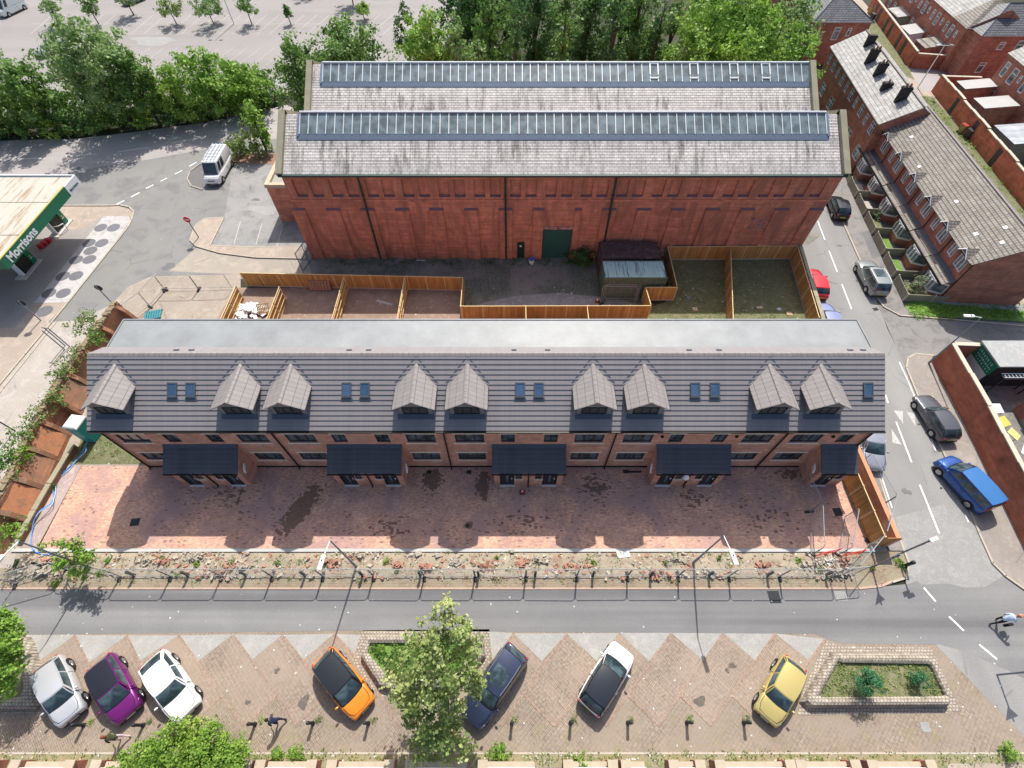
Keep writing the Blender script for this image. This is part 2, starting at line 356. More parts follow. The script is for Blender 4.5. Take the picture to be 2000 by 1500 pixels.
Z = lambda k: .004*k
# base ground to the horizon
gb = MB(); gb.face([(-700,-300,-.02),(700,-300,-.02),(700,1500,-.02),(-700,1500,-.02)]); struct('ground', gb, M['soil'])
sheet('car_park', [(-170,62),(-60,69),(-38,75),(-9,76),(-9,200),(-170,200)], M['asphalt_park'], Z(1), px=False)
sheet('access_road', [(-500,290),(-120,280),(0,275),(150,271),(270,257),(400,239),(490,221),(560,205),(640,240),(560,270),(480,275),(400,292),(300,310),(200,325),(90,345),(0,345),(-300,345),(-600,350)], M['asphalt_pale'], Z(2))
sheet('yard_road', [(-600,349),(-300,344),(0,344),(90,344),(200,324),(300,309),(400,291),(480,274),(560,262),(640,262),(640,520),(600,545),(470,545),(300,560),(225,600),(150,628),(95,630),(-200,630),(-600,600)], M['asphalt'], Z(1))
sheet('service_lane', [(230,590),(150,626),(97,629),(0,745),(-300,1100),(-200,1300),(0,1180),(20,1120),(60,1000),(130,860),(230,720),(300,640)], M['concrete'], Z(2))
sheet('lane_verge', [(92,626),(97,631),(0,757),(-300,1130),(-600,1130),(-600,600),(0,632)], M['concrete_tan'], Z(3))
sheet('forecourt', [(-500,402),(95,402),(230,402),(262,412),(250,440),(133,592),(96,628),(60,632),(-500,640)], M['concrete_tan'], Z(4))
sheet('forecourt', [(-500,440),(110,445),(150,450),(172,440),(203,422),(67,592),(30,640),(-500,650)], M['concrete_grey'], Z(5))
sheet('forecourt', [(203,422),(252,423),(256,432),(133,591),(67,592)], M['concrete_white'], Z(6))
for a, b in (((60,592),(134,592)),((96,545),(170,545)),((113,520),(190,521)),((134,490),(210,491)),((155,463),(232,465)),((178,440),(248,441))):
    pass
kerb('forecourt_kerb', [(95,402),(215,402),(235,401),(253,405),(262,414),(258,430),(250,445),(133,592),(100,632),(50,692),(0,752),(-60,840)], .16, .1, M['kerb'])
kerb('lane_kerb', [(111,628),(60,692),(8,757),(-60,850)], .12, .06, M['kerb'])
for i, (x, y) in enumerate([(197,445),(222,445),(174,475),(199,475),(177,490),(149,508),(175,507),(123,540),(149,539),(96,573),(124,573)]):
    c = P(x, y); mb = MB(); mb.cyl(c.x, c.y, Z(6), Z(6)+.015, .66 if i != 10 else .66, n=24)
    o = mb.build('tank_cover', plain('tank_cover_steel', (.17,.172,.19), .6, .2, var=.25, vs=5) if i == 0 else bpy.data.materials['tank_cover_steel'])
    tag(o, f'round grey underground tank cover on white forecourt concrete, {ORD[i+1]} counted down from the far end', 'tank cover', 'round tank covers in the white forecourt strip')
c = P(88,608); mb = MB(); mb.cyl(c.x, c.y, Z(4), Z(4)+.02, .7, n=24); tag(mb.build('tank_cover', bpy.data.materials['tank_cover_steel']), 'pale round tank cover set in the tan concrete beside the white strip', 'tank cover', 'round tank covers in the white forecourt strip')
# parking court by the annex and the raised island
island = [(372,470),(382,442),(400,428),(438,426),(411,481),(500,484),(592,482),(598,506),(500,504),(430,495),(384,482)]
mb = MB(); mb.prism([P2(*p) for p in island], -.01, .11); struct('traffic_island', mb, M['concrete_tan'])
kerb('island_kerb', island+[island[0]], .12, .125)
sheet('parking_court', [(438,424),(455,330),(640,310),(640,480),(592,481),(500,483),(412,480)], rough_ground('court_asphalt', (.27,.27,.265), (.31,.305,.30), (.22,.22,.22), .2, 10, cracks=True), Z(3))
sheet('apron', [(384,484),(430,497),(500,506),(598,508),(612,470),(620,540),(470,536),(330,530)], rough_ground('sandy_apron', (.36,.32,.27), (.31,.285,.25), (.40,.35,.29), .25, 10, cracks=True), Z(2))
sheet('van_bay', [(366,350),(372,335),(392,322),(420,330),(440,372),(395,370),(372,362)], rough_ground('dark_bay', (.15,.145,.15), (.18,.175,.175), None, .4, 12), Z(4))
kerb('bay_kerb', [(396,371),(374,364),(366,350),(372,335),(390,322),(398,318)], .12, .1)
sheet('bed', [(452,318),(455,308),(470,300),(640,298),(640,325)], rough_ground('red_bed', (.30,.18,.13), (.24,.15,.11), None, .4, 10), Z(5))
# road markings
def marks(name, segs, wdt, mat, z):
    mb = MB()
    for i_, (a, b) in enumerate(segs):
        z += .0003
        a = Vector(P2(*a)); b = Vector(P2(*b)); n = Vector((-(b-a).y, (b-a).x)).normalized()*wdt/2
        mb.face([(*(a-n), z), (*(b-n), z), (*(b+n), z), (*(a+n), z)])
    for i, f in enumerate(mb.f): pass
    o = struct(name, mb, mat)
    for p in o.data.polygons:
        if p.normal.z < 0: p.flip()
    return o
marks('road_marking', [((-40,314),(5,312)),((22,311),(88,309)),((128,305),(191,301)),((230,297),(290,288)),((338,279),(392,269)),((430,262),(470,254))], .13, M['line'], Z(4))
marks('road_marking', [((228,399),(243,392)),((256,385),(273,376)),((285,368),(300,361)),((314,354),(326,348)),((342,340),(356,333)),((370,325),(384,317))], .18, M['line'], Z(4))
marks('parking_line', [((457,477),(470,432)),((541,482),(552,440)),((500,478),(512,436))], .09, M['line_faint'], Z(5))
# car park bays
segs = []
for k in range(-2, 44):
    x = 130 + k*24.6
    if x < 760 + 60: segs.append(((x+22, 29), (x-22, 67)))
for k in range(-1, 32):
    x = 190 + k*27
    if x < 760: segs.append(((x+23, 93), (x-22, 128)))
for k in range(-3, 40):
    x = 250 + k*21
    if x < 900: segs.append(((x+16, -14), (x-16, 8)))
marks('parking_line', segs, .10, M['line_faint'], Z(2))
marks('parking_line', [((60,47),(800,47)), ((250,-3),(900,-3))], .1, M['line_faint'], Z(3))
# right-hand side street
cw_l = [(33.9,120),(31.2,62),(30.5,44),(29.6,33),(28.6,24),(27.78,15.74),(27.29,12.15),(27.04,8.9),(26.2,7.5)]
cw_r = [P2(1962,1125),P2(1937,1100),P2(1910,1040),P2(1895,1000),P2(1840,882),P2(1792,775),P2(1769,719)]
sheet('side_street', cw_l + [(26.5,4),(36,-12),(46,-12),(46,4),P2(2000,1152)] + cw_r + [(34.6,26),(34.8,30),(35.2,32.5),(36.0,39),(36.9,47),(39.4,62),(42,120)], M['asphalt_side'], Z(2), px=False)
sheet('side_lane', [P2(1769,719),P2(1772,700),P2(1787,692),P2(1822,695),(90,27.2),(90,33.0),P2(1825,622),P2(1757,617),P2(1725,600),(35.2,33.5),(34.7,28)], rough_ground('lane_asphalt', (.21,.205,.20),(.25,.245,.24),(.17,.165,.16),.3,12,speck=(1.2,.06,(.5,.5,.5)),cracks=True), Z(3), px=False)
patch = [P2(1768,1120),P2(1800,1142),P2(1850,1140),P2(1885,1148),P2(1925,1146),P2(1958,1126),P2(1910,1042),P2(1880,975),P2(1750,1010),P2(1757,1065)]
sheet('asphalt_patch', patch, M['asphalt_patch'], Z(4), px=False)
# footways
def slabz(name, pts, mat, z=.1, px=True):
    mb = MB(); mb.prism([P2(*p) for p in pts] if px else pts, -.015, z); return struct(name, mb, mat)
slabz('pavement', [P2(1642,427),P2(1680,512),P2(1707,575),P2(1725,600),P2(1757,617),P2(1825,622),(37.7,33.2),(38.6,41),(39.9,52.8),(41.5,62),(38.7,62),(37.4,53)], M['asphalt_path'], px=False)
kerb('kerb', [(1622,385),(1642,427),(1680,512),(1707,575),(1725,600),(1757,617),(1825,622),(2000,638),(2200,655)], .13, .115)
slabz('pavement', [P2(1769,719),P2(1772,700),P2(1787,692),P2(1822,695),(36.9,26.2),(36.4,17.3),(35.6,10.3),(36.6,8.5),(37.5,5.5),P2(2000,1152),P2(1962,1125),P2(1937,1100),P2(1910,1040),P2(1895,1000),P2(1840,882),P2(1792,775)], rough_ground('tan_footway',(.30,.27,.245),(.26,.235,.215),(.34,.31,.28),.35,12,cracks=True), px=False)
kerb('kerb', [(1822,695),(1787,692),(1772,700),(1769,719),(1792,775),(1840,882),(1895,1000),(1910,1040),(1937,1100),(1962,1125),(2000,1152),(2060,1190)], .13, .115)
slabz('pavement', [(30.5,44),(29.6,33),(28.6,24),(27.78,15.74),(27.29,12.15),(27.1,9.75),(26.12,9.75),(26.15,17.6),(27.0,24),(27.95,30),(29.25,39.5),(29.8,44)], M['asphalt_path'], .1, px=False)
kerb('kerb', [(31.2,62),(30.5,44),(29.6,33),(28.6,24),(27.78,15.74),(27.29,12.15),(27.04,8.9),(26.4,7.95),(25.4,7.7)], .13, .115, px=False)
marks('road_marking', [((1572,370),(1583,398)),((1597,432),(1611,469)),((1619,490),(1635,531)),((1644,555),(1663,604)),((1674,632),(1688,668)),((1700,700),(1712,728)),((1729,771),(1734,787)),((1750,824),(1780,903)),((1796,947),(1834,1042)),((1804,1148),(1827,1175)),((1853,1204),(1882,1232)),((1912,1259),(1947,1288))], .13, M['line'], Z(5))
marks('road_marking', [((1756,707),(1775,748)),((1775,748),(1800,810)),((1800,810),(1827,880)),((1715,912),(1742,992)),((1885,1005),(1891,1020))], .1, M['line'], Z(5))
mb = MB()
for t in ([(1745,802),(1763,803),(1764,829)],[(1770,805),(1786,807),(1788,834)],[(1741,838),(1761,869),(1743,865)],[(1716,843),(1731,863),(1719,862)]):
    mb.prism([P2(*p) for p in t], 0, Z(5))
struct('road_marking', mb, M['line_faint'])
# grass at the gable
sheet('grass_verge', [P2(1763,595),P2(1800,588),P2(2040,600),P2(2040,633),P2(1825,620),P2(1775,612)], M['grass'], .12, px=False)
slabz('flag_path', [P2(1805,590),P2(1830,587),P2(2040,600),P2(2040,612),P2(1900,602)], plain('flagstones',(.30,.31,.33),.8,var=.3,vs=1.5), .14, px=False)
# site behind the new houses
sheet('site_ground', [(215,598),(250,560),(300,538),(470,536),(470,650),(240,650)], M['site'], Z(2)+.002)
sheet('rear_garden', [(462,562),(905,562),(908,600),(1272,600),(1290,660),(400,660)], M['dirt'], Z(3))
sheet('yard', [(598,500),(640,470),(1610,455),(1580,478),(1305,484),(1262,562),(1262,600),(905,600),(903,545),(610,540)], M['setts_yard'], Z(4))
gp = [(935,606),(930,596),(960,588),(1010,578),(1060,574),(1100,572),(1130,577),(1180,580),(1230,590),(1268,606)]
sheet('gravel_patch', gp, M['gravel'], Z(5))
sheet('back_garden', [(1308,505),(1420,500),(1570,500),(1600,655),(1270,655),(1265,600),(1300,590)], M['garden'], Z(5))
# front: driveway, gravel edge, grass corner, rubble strip
sheet('site_ground', [(-35.4,24),(26,24),(26,9.2),(-35.4,9.2)], M['site'], .006, px=False)
sheet('driveway', [(-33.0,16.15),(24.6,16.15),(25.0,9.95),(-33.0,9.95)], M['drive'], Z(4), px=False)
sheet('gravel_edge', [P2(130,905),P2(160,909),P2(77,1068),P2(50,1068)], M['pink_gravel'], Z(4), px=False)
sheet('grass_patch', [(-34,16.3),(-27.7,16.3),(-27.7,26),(-34.6,26)], M['garden'], Z(4), px=False)
mb = MB(); mb.wall((-33.0,16.2),(-33.0,9.95),.06,0,.03); struct('brick_edging', mb, M['edge_brick'])
mb = MB(); mb.wall((-34.6,9.78),(25.1,9.78),.22,-.01,.11); struct('concrete_edging', mb, plain('edging_concrete',(.47,.47,.45),.85,var=.15,vs=1))
mb = MB()
nx, ny = 220, 10
for j in range(ny+1):
    for i in range(nx+1):
        x = -33.6 + 56.9*i/nx; y = 7.75 + 1.9*j/ny; e = min(j, ny-j)/2.0
        z = .015 + min(1, e)*(.05 + .1*abs(math.sin(x*1.7+y*3))*random.random() + .07*random.random()) - (.12 if j >= ny-1 else 0)*0
        mb.v.append((x, y, z))
for j in range(ny):
    for i in range(nx): a = j*(nx+1)+i; mb.f.append((a, a+1, a+nx+2, a+nx+1)); mb.m.append(0)
struct('rubble_ground', mb, M['rubble_soil'], smooth=True)
# narrow brick footway strip and kerb along the street
slabz('pavement', [(-60,7.2),(-60,8.6),(-33.5,8.6),(-33.5,7.85),(23.3,7.85),(23.3,9.66),(27.05,9.72),(27.0,8.9),(26.35,7.98),(25.4,7.62),(24.8,7.45),(23,7.35),(-36,7.35)], paving('footway_blocks',(.33,.25,.18),(.28,.215,.16),(.18,.16,.11),.2,.1,0,.008,patch=.5,cpatch=(.26,.245,.17),moss=(.16,.17,.07)), .03, px=False)
kerb('kerb', [(-60,7.3),(-36,7.3),(23,7.3),(24.6,7.45),(25.4,7.75)], .13, .06, plain('pink_kerb',(.46,.33,.26),.85,var=.2,vs=2), px=False)
# front street
sheet('street', [(-140,7.32),(24.6,7.4),(26.5,7.6),(30,8.6),(34,8.6),(40,6),(50,3),(50,-20),(44,-2),P2(2000,1325),P2(1970,1310),P2(1880,1270),P2(1835,1259),P2(1640,1257),P2(1612,1247),P2(1590,1238),P2(1000,1234),P2(700,1232),P2(0,1240),(-140,4.6)], M['asphalt_street'], Z(3), px=False)
# paved plaza with the zigzag parking bays
slab = [P2(-900,1228),P2(0,1228),P2(1612,1235),P2(1640,1245),P2(1835,1250),P2(1880,1262),P2(1970,1304),P2(2000,1318),(52,-14),(52,-30),(-90,-30)]
sheet('plaza', slab, M['plaza'], Z(1), px=False)
ap = [(-55,1241),(47,1240),(146,1240),(248,1241),(349,1241),(455,1239),(552,1240),(652,1238)]
vl = [(-5,1290),(74,1293),(172,1295),(272,1292),(386,1292),(491,1289),(591,1290)]
for i in range(len(ap)-1):
    if i == 0: continue
    sheet('bay_concrete', [ap[i], vl[i], ap[i+1]], M['concrete_bay'], Z(2))
sheet('bay_concrete', [(652,1238),(702,1289),(712,1240)], M['concrete_bay'], Z(2))
ap2 = [(1003,1237),(1107,1237),(1210,1236),(1311,1236),(1413,1236),(1514,1237),(1612,1248)]
vl2 = [(1058,1291),(1165,1291),(1268,1291),(1373,1290),(1476,1291),(1582,1292)]
for i in range(6): sheet('bay_concrete', [ap2[i], vl2[i], ap2[i+1]], M['concrete_bay'], Z(2))
sheet('bay_concrete', [(955,1232),(1003,1237),(962,1290)], M['concrete_bay'], Z(2))
# bays leaning one way on the left and the other on the right, brick joints round each
zz = []; bays = []
for i in range(1, 8):
    x, y = ap[i]; r = vl[i] if i < 7 else (702,1290)
    bays.append([(x,y+1), vl[i-1], (x-13,1354), (x+25,1417), (x+89,1354), r])
    zz += [((x,y),r), (r,(x+127,1418)), ((x+89,1354),(x+25,1417))]
for i in range(0, 7):
    x, y = ap2[i]; l = vl2[i-1] if i else (962,1290); r = vl2[i] if i < 6 else (x+40,1292)
    if i == 6: continue
    bays.append([(x,y+1), l, (x-89,1353), (x-25,1417), (x+25,1353), r]); zz += [((x,y),(x-127,1418)), ((x-89,1353),(x-25,1417))]
zz += [((1612,1248),(1485,1418))]
for b in bays: sheet('parking_bay', b, M['bay_pave'], Z(2)+.0005*(bays.index(b)%3))
marks('bay_joint', zz, .12, M['edge_brick'], Z(4))
def blotch(name, px, py, r, mat, z, seed, ax=1.0):
    rr = random.Random(seed); c = P(px, py); n = 22; ph = [rr.uniform(0, 6.28) for _ in range(4)]
    pts = []
    for k in range(n):
        a = 2*math.pi*k/n; q = r*(1+.22*math.sin(2*a+ph[0])+.16*math.sin(3*a+ph[1])+.1*math.sin(5*a+ph[2])); pts.append((c.x+math.cos(a)*q*ax, c.y+math.sin(a)*q))
    sheet(name, pts, mat, z, px=False)
M['stain'] = rough_ground('oil_stain', (.13,.11,.095), (.17,.145,.12), (.10,.085,.075), 2, 12)
M['repair'] = rough_ground('tarmac_repair', (.15,.15,.155), (.18,.18,.18), None, .5, 14); M['repair_pale'] = rough_ground('pale_tarmac_repair', (.34,.34,.33), (.29,.29,.285), None, .6, 12)
for i, (x, y, r) in enumerate([(593,1372,.32),(1367,1370,.3),(541,1310,.16),(1430,1300,.2),(484,1372,.14),(1420,1310,.13),(690,1395,.1)]): blotch('oil_stain', x, y, r, M['stain'], Z(2)+.003, i)
for i, (x, y, r, ax) in enumerate([(515,410,.8,2.0),(560,160,1.4,2.5),(300,80,1.6,2.5),(700,110,1.2,2.2)]): blotch('tarmac_repair', x, y, r, M['repair_pale'], Z(4), 40+i, ax)
sheet('tarmac_repair', [(1640,640),(1672,636),(1680,668),(1648,672)], M['repair'], Z(4)); sheet('tarmac_repair', [(1682,455),(1700,450),(1722,500),(1702,506)], M['repair'], .103)
sheet('tarmac_repair', [(640,1138),(712,1138),(708,1150),(636,1150)], M['repair_pale'], Z(5)); sheet('tarmac_repair', [(1235,1130),(1290,1130),(1288,1136),(1232,1136)], M['repair_pale'], Z(5))
for i, (x, y, r) in enumerate([(330,520,.8),(420,360,.7),(150,330,.6),(500,390,.5),(1700,760,.35),(1770,960,.4),(1640,480,.3)]): blotch('oil_stain', x, y, r*.6, M['repair'], Z(5), 70+i, 1.3)
# covers and small road items
for (x, y, sx, sy, a, lab, z) in [(264,1020,.62,.55,.15,'square dark manhole cover in the left shaded part of the red driveway',Z(4)),(1636,1000,.6,.6,.1,'square dark manhole cover near the timber fence end of the driveway',Z(4)),
    (463,927,.4,.3,0,'small dark drain cover left of the second porch',Z(4)),(838,922,.35,.3,0,'small dark drain cover right of the second porch',Z(4)),(916,922,.35,.3,0,'small dark drain cover left of the middle porch',Z(4)),
    (1222,921,.4,.3,0,'small dark drain cover left of the fourth porch',Z(4)),(1512,1166,.75,.75,0,'dark square inspection cover in the street near the mesh fence',Z(3)),
    (1642,1164,.75,.6,0,'pale square inspection cover at the street corner',Z(3)),(1807,1420,.5,.45,0,'grey square cover in the tan paving south of the planter',Z(1)),(1710,604,.5,.35,.3,'iron gully grating at the side street kerb',Z(2)),(913,1027,.28,.28,0,'small black patch cover in the middle of the driveway',Z(4))]:
    c = P(x, y); mb = MB(); mb.rbox((c.x, c.y, z+.006), (sx, sy, .012), a)
    if sx > .45:
        for k in range(5): mb.rbox((c.x+math.cos(a)*sx*(-.36+.18*k), c.y+math.sin(a)*sx*(-.36+.18*k), z+.016), (.02, sy*.85, .008), a)
    tag(mb.build('manhole_cover', M['repair_pale'] if 'pale' in lab or 'grey square' in lab else M['iron']), lab, 'manhole cover')
# ------------------------------------------------ facade helper
def facade(mb, x0, x1, z0, z1, y, opens, depth=.1, T=None):
    """upright sheet facing -y with real openings and reveals; T maps local points"""
    xs = sorted({x0, x1, *[v for o in opens for v in (o[0], o[1])]}); zs = sorted({z0, z1, *[v for o in opens for v in (o[2], o[3])]})
    T = T or (lambda p: p)
    for i in range(len(xs)-1):
        for j in range(len(zs)-1):
            a, b, c, d = xs[i], xs[i+1], zs[j], zs[j+1]; mx, mz = (a+b)/2, (c+d)/2
            if any(o[0] < mx < o[1] and o[2] < mz < o[3] for o in opens): continue
            mb.face([T(p) for p in ((a,y,c),(b,y,c),(b,y,d),(a,y,d))])
    for o in opens:
        a, b, c, d = o[:4]; q = y + depth
        for f in (((a,y,c),(a,q,c),(b,q,c),(b,y,c)), ((a,y,d),(b,y,d),(b,q,d),(a,q,d)), ((a,y,c),(a,y,d),(a,q,d),(a,q,c)), ((b,y,c),(b,q,c),(b,q,d),(b,y,d))): mb.face([T(p) for p in f])
def window(parent, x0, x1, z0, z1, y, n, fm, gm, fw=.06, T=None, name='window', transom=None, world=True, label=None):
    T = T or (lambda p: p)
    def bx(mb, a, b, c, d, e, f):
        vs = [T(p) for p in ((a,c,e),(b,c,e),(b,d,e),(a,d,e),(a,c,f),(b,c,f),(b,d,f),(a,d,f))]
        mb.add(vs, [(0,3,2,1),(4,5,6,7),(0,1,5,4),(1,2,6,5),(2,3,7,6),(3,0,4,7)])
    mb = MB()
    bx(mb, x0, x1, y-.01, y+.05, z0, z0+fw); bx(mb, x0, x1, y-.01, y+.05, z1-fw, z1)
    bx(mb, x0, x0+fw, y-.01, y+.05, z0+fw, z1-fw); bx(mb, x1-fw, x1, y-.01, y+.05, z0+fw, z1-fw)
    for k in range(1, n):
        x = x0 + (x1-x0)*k/n; bx(mb, x-fw*.55, x+fw*.55, y-.008, y+.05, z0+fw, z1-fw)
    if transom:
        zt = z0 + (z1-z0)*transom; bx(mb, x0+fw, x1-fw, y-.006, y+.05, zt-fw*.4, zt+fw*.4)
    o = mb.build(name, fm, parent, world=world)
    if label: o['label'] = label
    g = MB(); g.face([T(p) for p in ((x0+fw*.6,y+.03,z0+fw*.6),(x1-fw*.6,y+.03,z0+fw*.6),(x1-fw*.6,y+.03,z1-fw*.6),(x0+fw*.6,y+.03,z1-fw*.6))])
    if world and parent is not None:
        # pane is a child of the frame: same origin
        p = bpy.data.meshes.new('pane'); off = root_loc(parent)
        p.from_pydata([(v[0]-off.x, v[1]-off.y, v[2]-off.z) for v in g.v], [], g.f); p.materials.append(gm)
        q = bpy.data.objects.new('pane', p); COL.objects.link(q); q.parent = o
    else:
        g.build('pane', gm, o, world=False)
    return o
M['brick_new'] = brickwall('new_red_brick', (.70,.28,.17), (.57,.215,.135), (.56,.45,.37), stain=(.56,.32,.27), stain_s=.5, stain_rng=(.55,.72))
M['tile_dark'] = tiles('dark_flat_tiles', (.245,.23,.235), (.235,.22,.225), (.19,.18,.185), .33, 9.0, 1.0, .004, rough=.55, vary=.03, fine_=.03)
M['tile_dormer'] = tiles('dormer_tiles', (.27,.25,.245), (.25,.232,.228), (.13,.12,.12), .34, .30, 1.0, .010, rough=.6, vary=.04, off=0, fine_=.04)
M['tile_porch'] = tiles('shaded_porch_tiles', (.09,.095,.11), (.075,.08,.095), (.05,.05,.06), .33, 9.0, 1.0, .004, rough=.5, vary=.06, fine_=.05)  # roof tiles again, with the house's shadow darkened into their colour
M['lead'] = plain('lead_flashing', (.085,.105,.135), .55, .1, var=.15)
M['frame_dark'] = plain('anthracite_frame', (.022,.026,.032), .45, var=0)
M['stone_trim'] = plain('buff_stone_trim', (.80,.70,.57), .8, var=.1)
M['black_pipe'] = plain('black_plastic', (.012,.012,.013), .4, var=0)
M['white_pvc'] = plain('white_pvc', (.78,.80,.82), .4, var=.05)
M['membrane'] = rough_ground('flat_roof_membrane', (.265,.28,.288), (.247,.262,.27), (.28,.292,.298), .10, .5, streak=(.02,.5,.5), rough=.5, bump=.0)
M['glass'] = glassmat('window_glass', (.03,.04,.048), .05, .9)  # grey-blue reflections painted into the pane colour as lighter blotches
M['glass_sky'] = glassmat('rooflight_glass', (.05,.10,.18), .03, .1)
HX0, HX1 = -27.72, 24.35
HY, HB = 16.08, 23.5
E0 = (15.74, 6.3); RG = (19.88, 9.15)
house = thing('terraced_house_block', 'new red brick terrace with dark tiled roof, gabled dormers and pale flat rear roof', 'terrace', (0, 16, 0))
pairs = [-21.95, -10.4, 1.2, 12.8]
opens = []; small = []; big = []
for c in pairs + [24.4]:
    for s in (-1, 1):
        if c == 24.4 and s == 1: continue
        big.append((c + s*4.12 - 1.0, c + s*4.12 + 1.0, 4.02, 5.2)); big.append((c + s*4.12 - 1.0, c + s*4.12 + 1.0, 1.3, 2.4)); small.append((c + s*1.48 - .47, c + s*1.48 + .47, 4.02, 5.2))
mb = MB(); facade(mb, HX0, HX1, 0, 6.2, HY, big + small, .1)
mb.face([(HX0,HB,0),(HX0,HY,0),(HX0,HY,6.2),(HX0,RG[0],9.0),(HX0,21.0,8.2),(HX0,HB,8.2)]); mb.face([(HX1,HY,0),(HX1,HB,0),(HX1,HB,8.2),(HX1,21.0,8.2),(HX1,RG[0],9.0),(HX1,HY,6.2)])
mb.face([(HX1,HB,0),(HX0,HB,0),(HX0,HB,8.2),(HX1,HB,8.2)])
mb.build('wall', M['brick_new'], house)
for o in big: window(house, o[0], o[1], o[2], o[3], HY+.07, 3, M['frame_dark'], M['glass'], .07)
for o in small: window(house, o[0], o[1], o[2], o[3], HY+.07, 2, M['frame_dark'], M['glass'], .07)
for o in big:
    mb = MB(); mb.box(o[0]-.12, o[1]+.12, HY-.06, HY+.09, o[2]-.13, o[2]-.002); mb.build('sill', M['stone_trim'], house)
    mb = MB(); mb.box(o[0]-.15, o[1]+.15, HY-.02, HY+.0905, o[3]+.002, o[3]+.17); mb.build('lintel', M['stone_trim'], house)
for o in small:
    mb = MB(); mb.box(o[0]-.12, o[1]+.12, HY-.02, HY+.0905, o[3]+.002, o[3]+.17); mb.build('lintel', M['stone_trim'], house)
# black plinth line, downpipes, gutter
mb = MB(); mb.box(HX0-.01, HX1+.01, HY-.03, HY-.003, 0, .22); mb.build('plinth', M['black_pipe'], house)
mb = MB(); mb.box(HX0-.15, HX1+.15, 15.60, 15.73, 6.16, 6.28); mb.build('gutter', M['black_pipe'], house)
mb = MB(); mb.box(HX0-.13, HX1+.13, 15.735, HY+.0, 6.0, 6.2); mb.build('soffit', M['frame_dark'], house)
for x in (HX0+.1, -16.2, -4.62, 7.05, 18.6, HX1-.1):
    mb = MB(); mb.tube([(x,15.68,6.15),(x,15.98,5.95),(x,15.98,.12),(x,15.85,.04)], .055, 8); mb.build('downpipe', M['black_pipe'], house)
# stepped tile courses on the front slope
n = 15; mb = MB(); L = math.hypot(RG[0]-E0[0], RG[1]-E0[1]); uy, uz = (RG[0]-E0[0])/L, (RG[1]-E0[1])/L; ny, nz = -uz, uy
prof = []
for k in range(n):
    a = L*k/n; b = L*(k+1)/n
    prof.append((E0[0]+uy*a+ny*.046, E0[1]+uz*a+nz*.046)); prof.append((E0[0]+uy*b+ny*.004, E0[1]+uz*b+nz*.004))
vx0, vx1 = HX0-.16, HX1+.12
low = [(E0[0], E0[1]-.03)] + prof
for (a, b) in zip(low, low[1:]): mb.face([(vx0,a[0],a[1]),(vx1,a[0],a[1]),(vx1,b[0],b[1]),(vx0,b[0],b[1])])
pts = low + [(21.05, 8.42), (21.05, 8.3), (19.88, 9.0)]
mb.face([(vx0-.001, p[0], p[1]) for p in pts[::-1]]); mb.face([(vx1+.001, p[0], p[1]) for p in pts])
mb.face([(vx0,RG[0],RG[1]+.02),(vx1,RG[0],RG[1]+.02),(vx1,21.05,8.42),(vx0,21.05,8.42)])
mb.face([(vx0,E0[0],E0[1]-.03),(vx0,19.88,9.0),(vx1,19.88,9.0),(vx1,E0[0],E0[1]-.03)])
roof = mb.build('roof', M['tile_dark'], house)
mb = MB(); k = 0; x = vx0
while x < vx1-.05:
    x2 = min(x+.45, vx1); mb.slab([(x+.006,19.72,9.085),(x2-.006,19.72,9.085),(x2-.006,19.9,9.2),(x+.006,19.9,9.2)], .02); mb.slab([(x+.006,19.9,9.2),(x2-.006,19.9,9.2),(x2-.006,20.08,9.09),(x+.006,20.08,9.09)], .02); x = x2
mb.build('ridge_tiles', M['tile_dormer'], roof)
mb = MB(); mb.box(HX0+.05, HX1-.05+.9-.6, 21.07, 23.62, 8.15, 8.3); mb.box(HX0+.0, HX1+.25, 23.6, 23.68, 8.1, 8.36); mb.box(HX0-.02, HX0+.06, 21.07, 23.6, 8.1, 8.37); mb.box(HX1+.2, HX1+.28, 21.07, 23.6, 8.1, 8.37)
mb.build('flat_roof', M['membrane'], house)
for i, px in enumerate([340,370,680,718,1004,1070,1348,1407,1665,1690]):
    c = P(px, 690, 8.85); mb = MB(); mb.rbox((c.x, 20.5, 8.82), (.34,.16,.05), 0, R(-33)); mb.build('roof_vent', M['lead'], roof)
for px in (336.5, 372.5, 677, 713, 1016, 1052.5, 1357.5, 1396, 1695.5):
    x = P(px, 762, 7.85).x
    s = L*.53; hy, hz = E0[0]+uy*s, E0[1]+uz*s; a = math.atan2(uz, uy)
    mb = MB()
    for dx, ds, w_, l_ in ((-.28,0,.07,.98),(.28,0,.07,.98),(0,.45,.5,.08),(0,-.42,.5,.14)):
        mb.rbox((x+dx, hy+uy*ds+ny*.07, hz+uz*ds+nz*.07), (w_, l_, .11), 0, a)
    mb.rbox((x, hy-uy*.62+ny*.04, hz-uz*.62+nz*.04), (.78, .2, .02), 0, a)
    sk = mb.build('skylight', plain('rooflight_frame',(.12,.14,.155),.4,.3,var=0) if 'rooflight_frame' not in bpy.data.materials else bpy.data.materials['rooflight_frame'], house)
    mb = MB(); mb.rbox((x, hy+ny*.095, hz+nz*.095), (.5, .84, .02), 0, a)
    off = root_loc(house); mb.v = [(v[0]-off.x, v[1]-off.y, v[2]-off.z) for v in mb.v]; mb.build('pane', M['glass_sky'], sk, world=False)
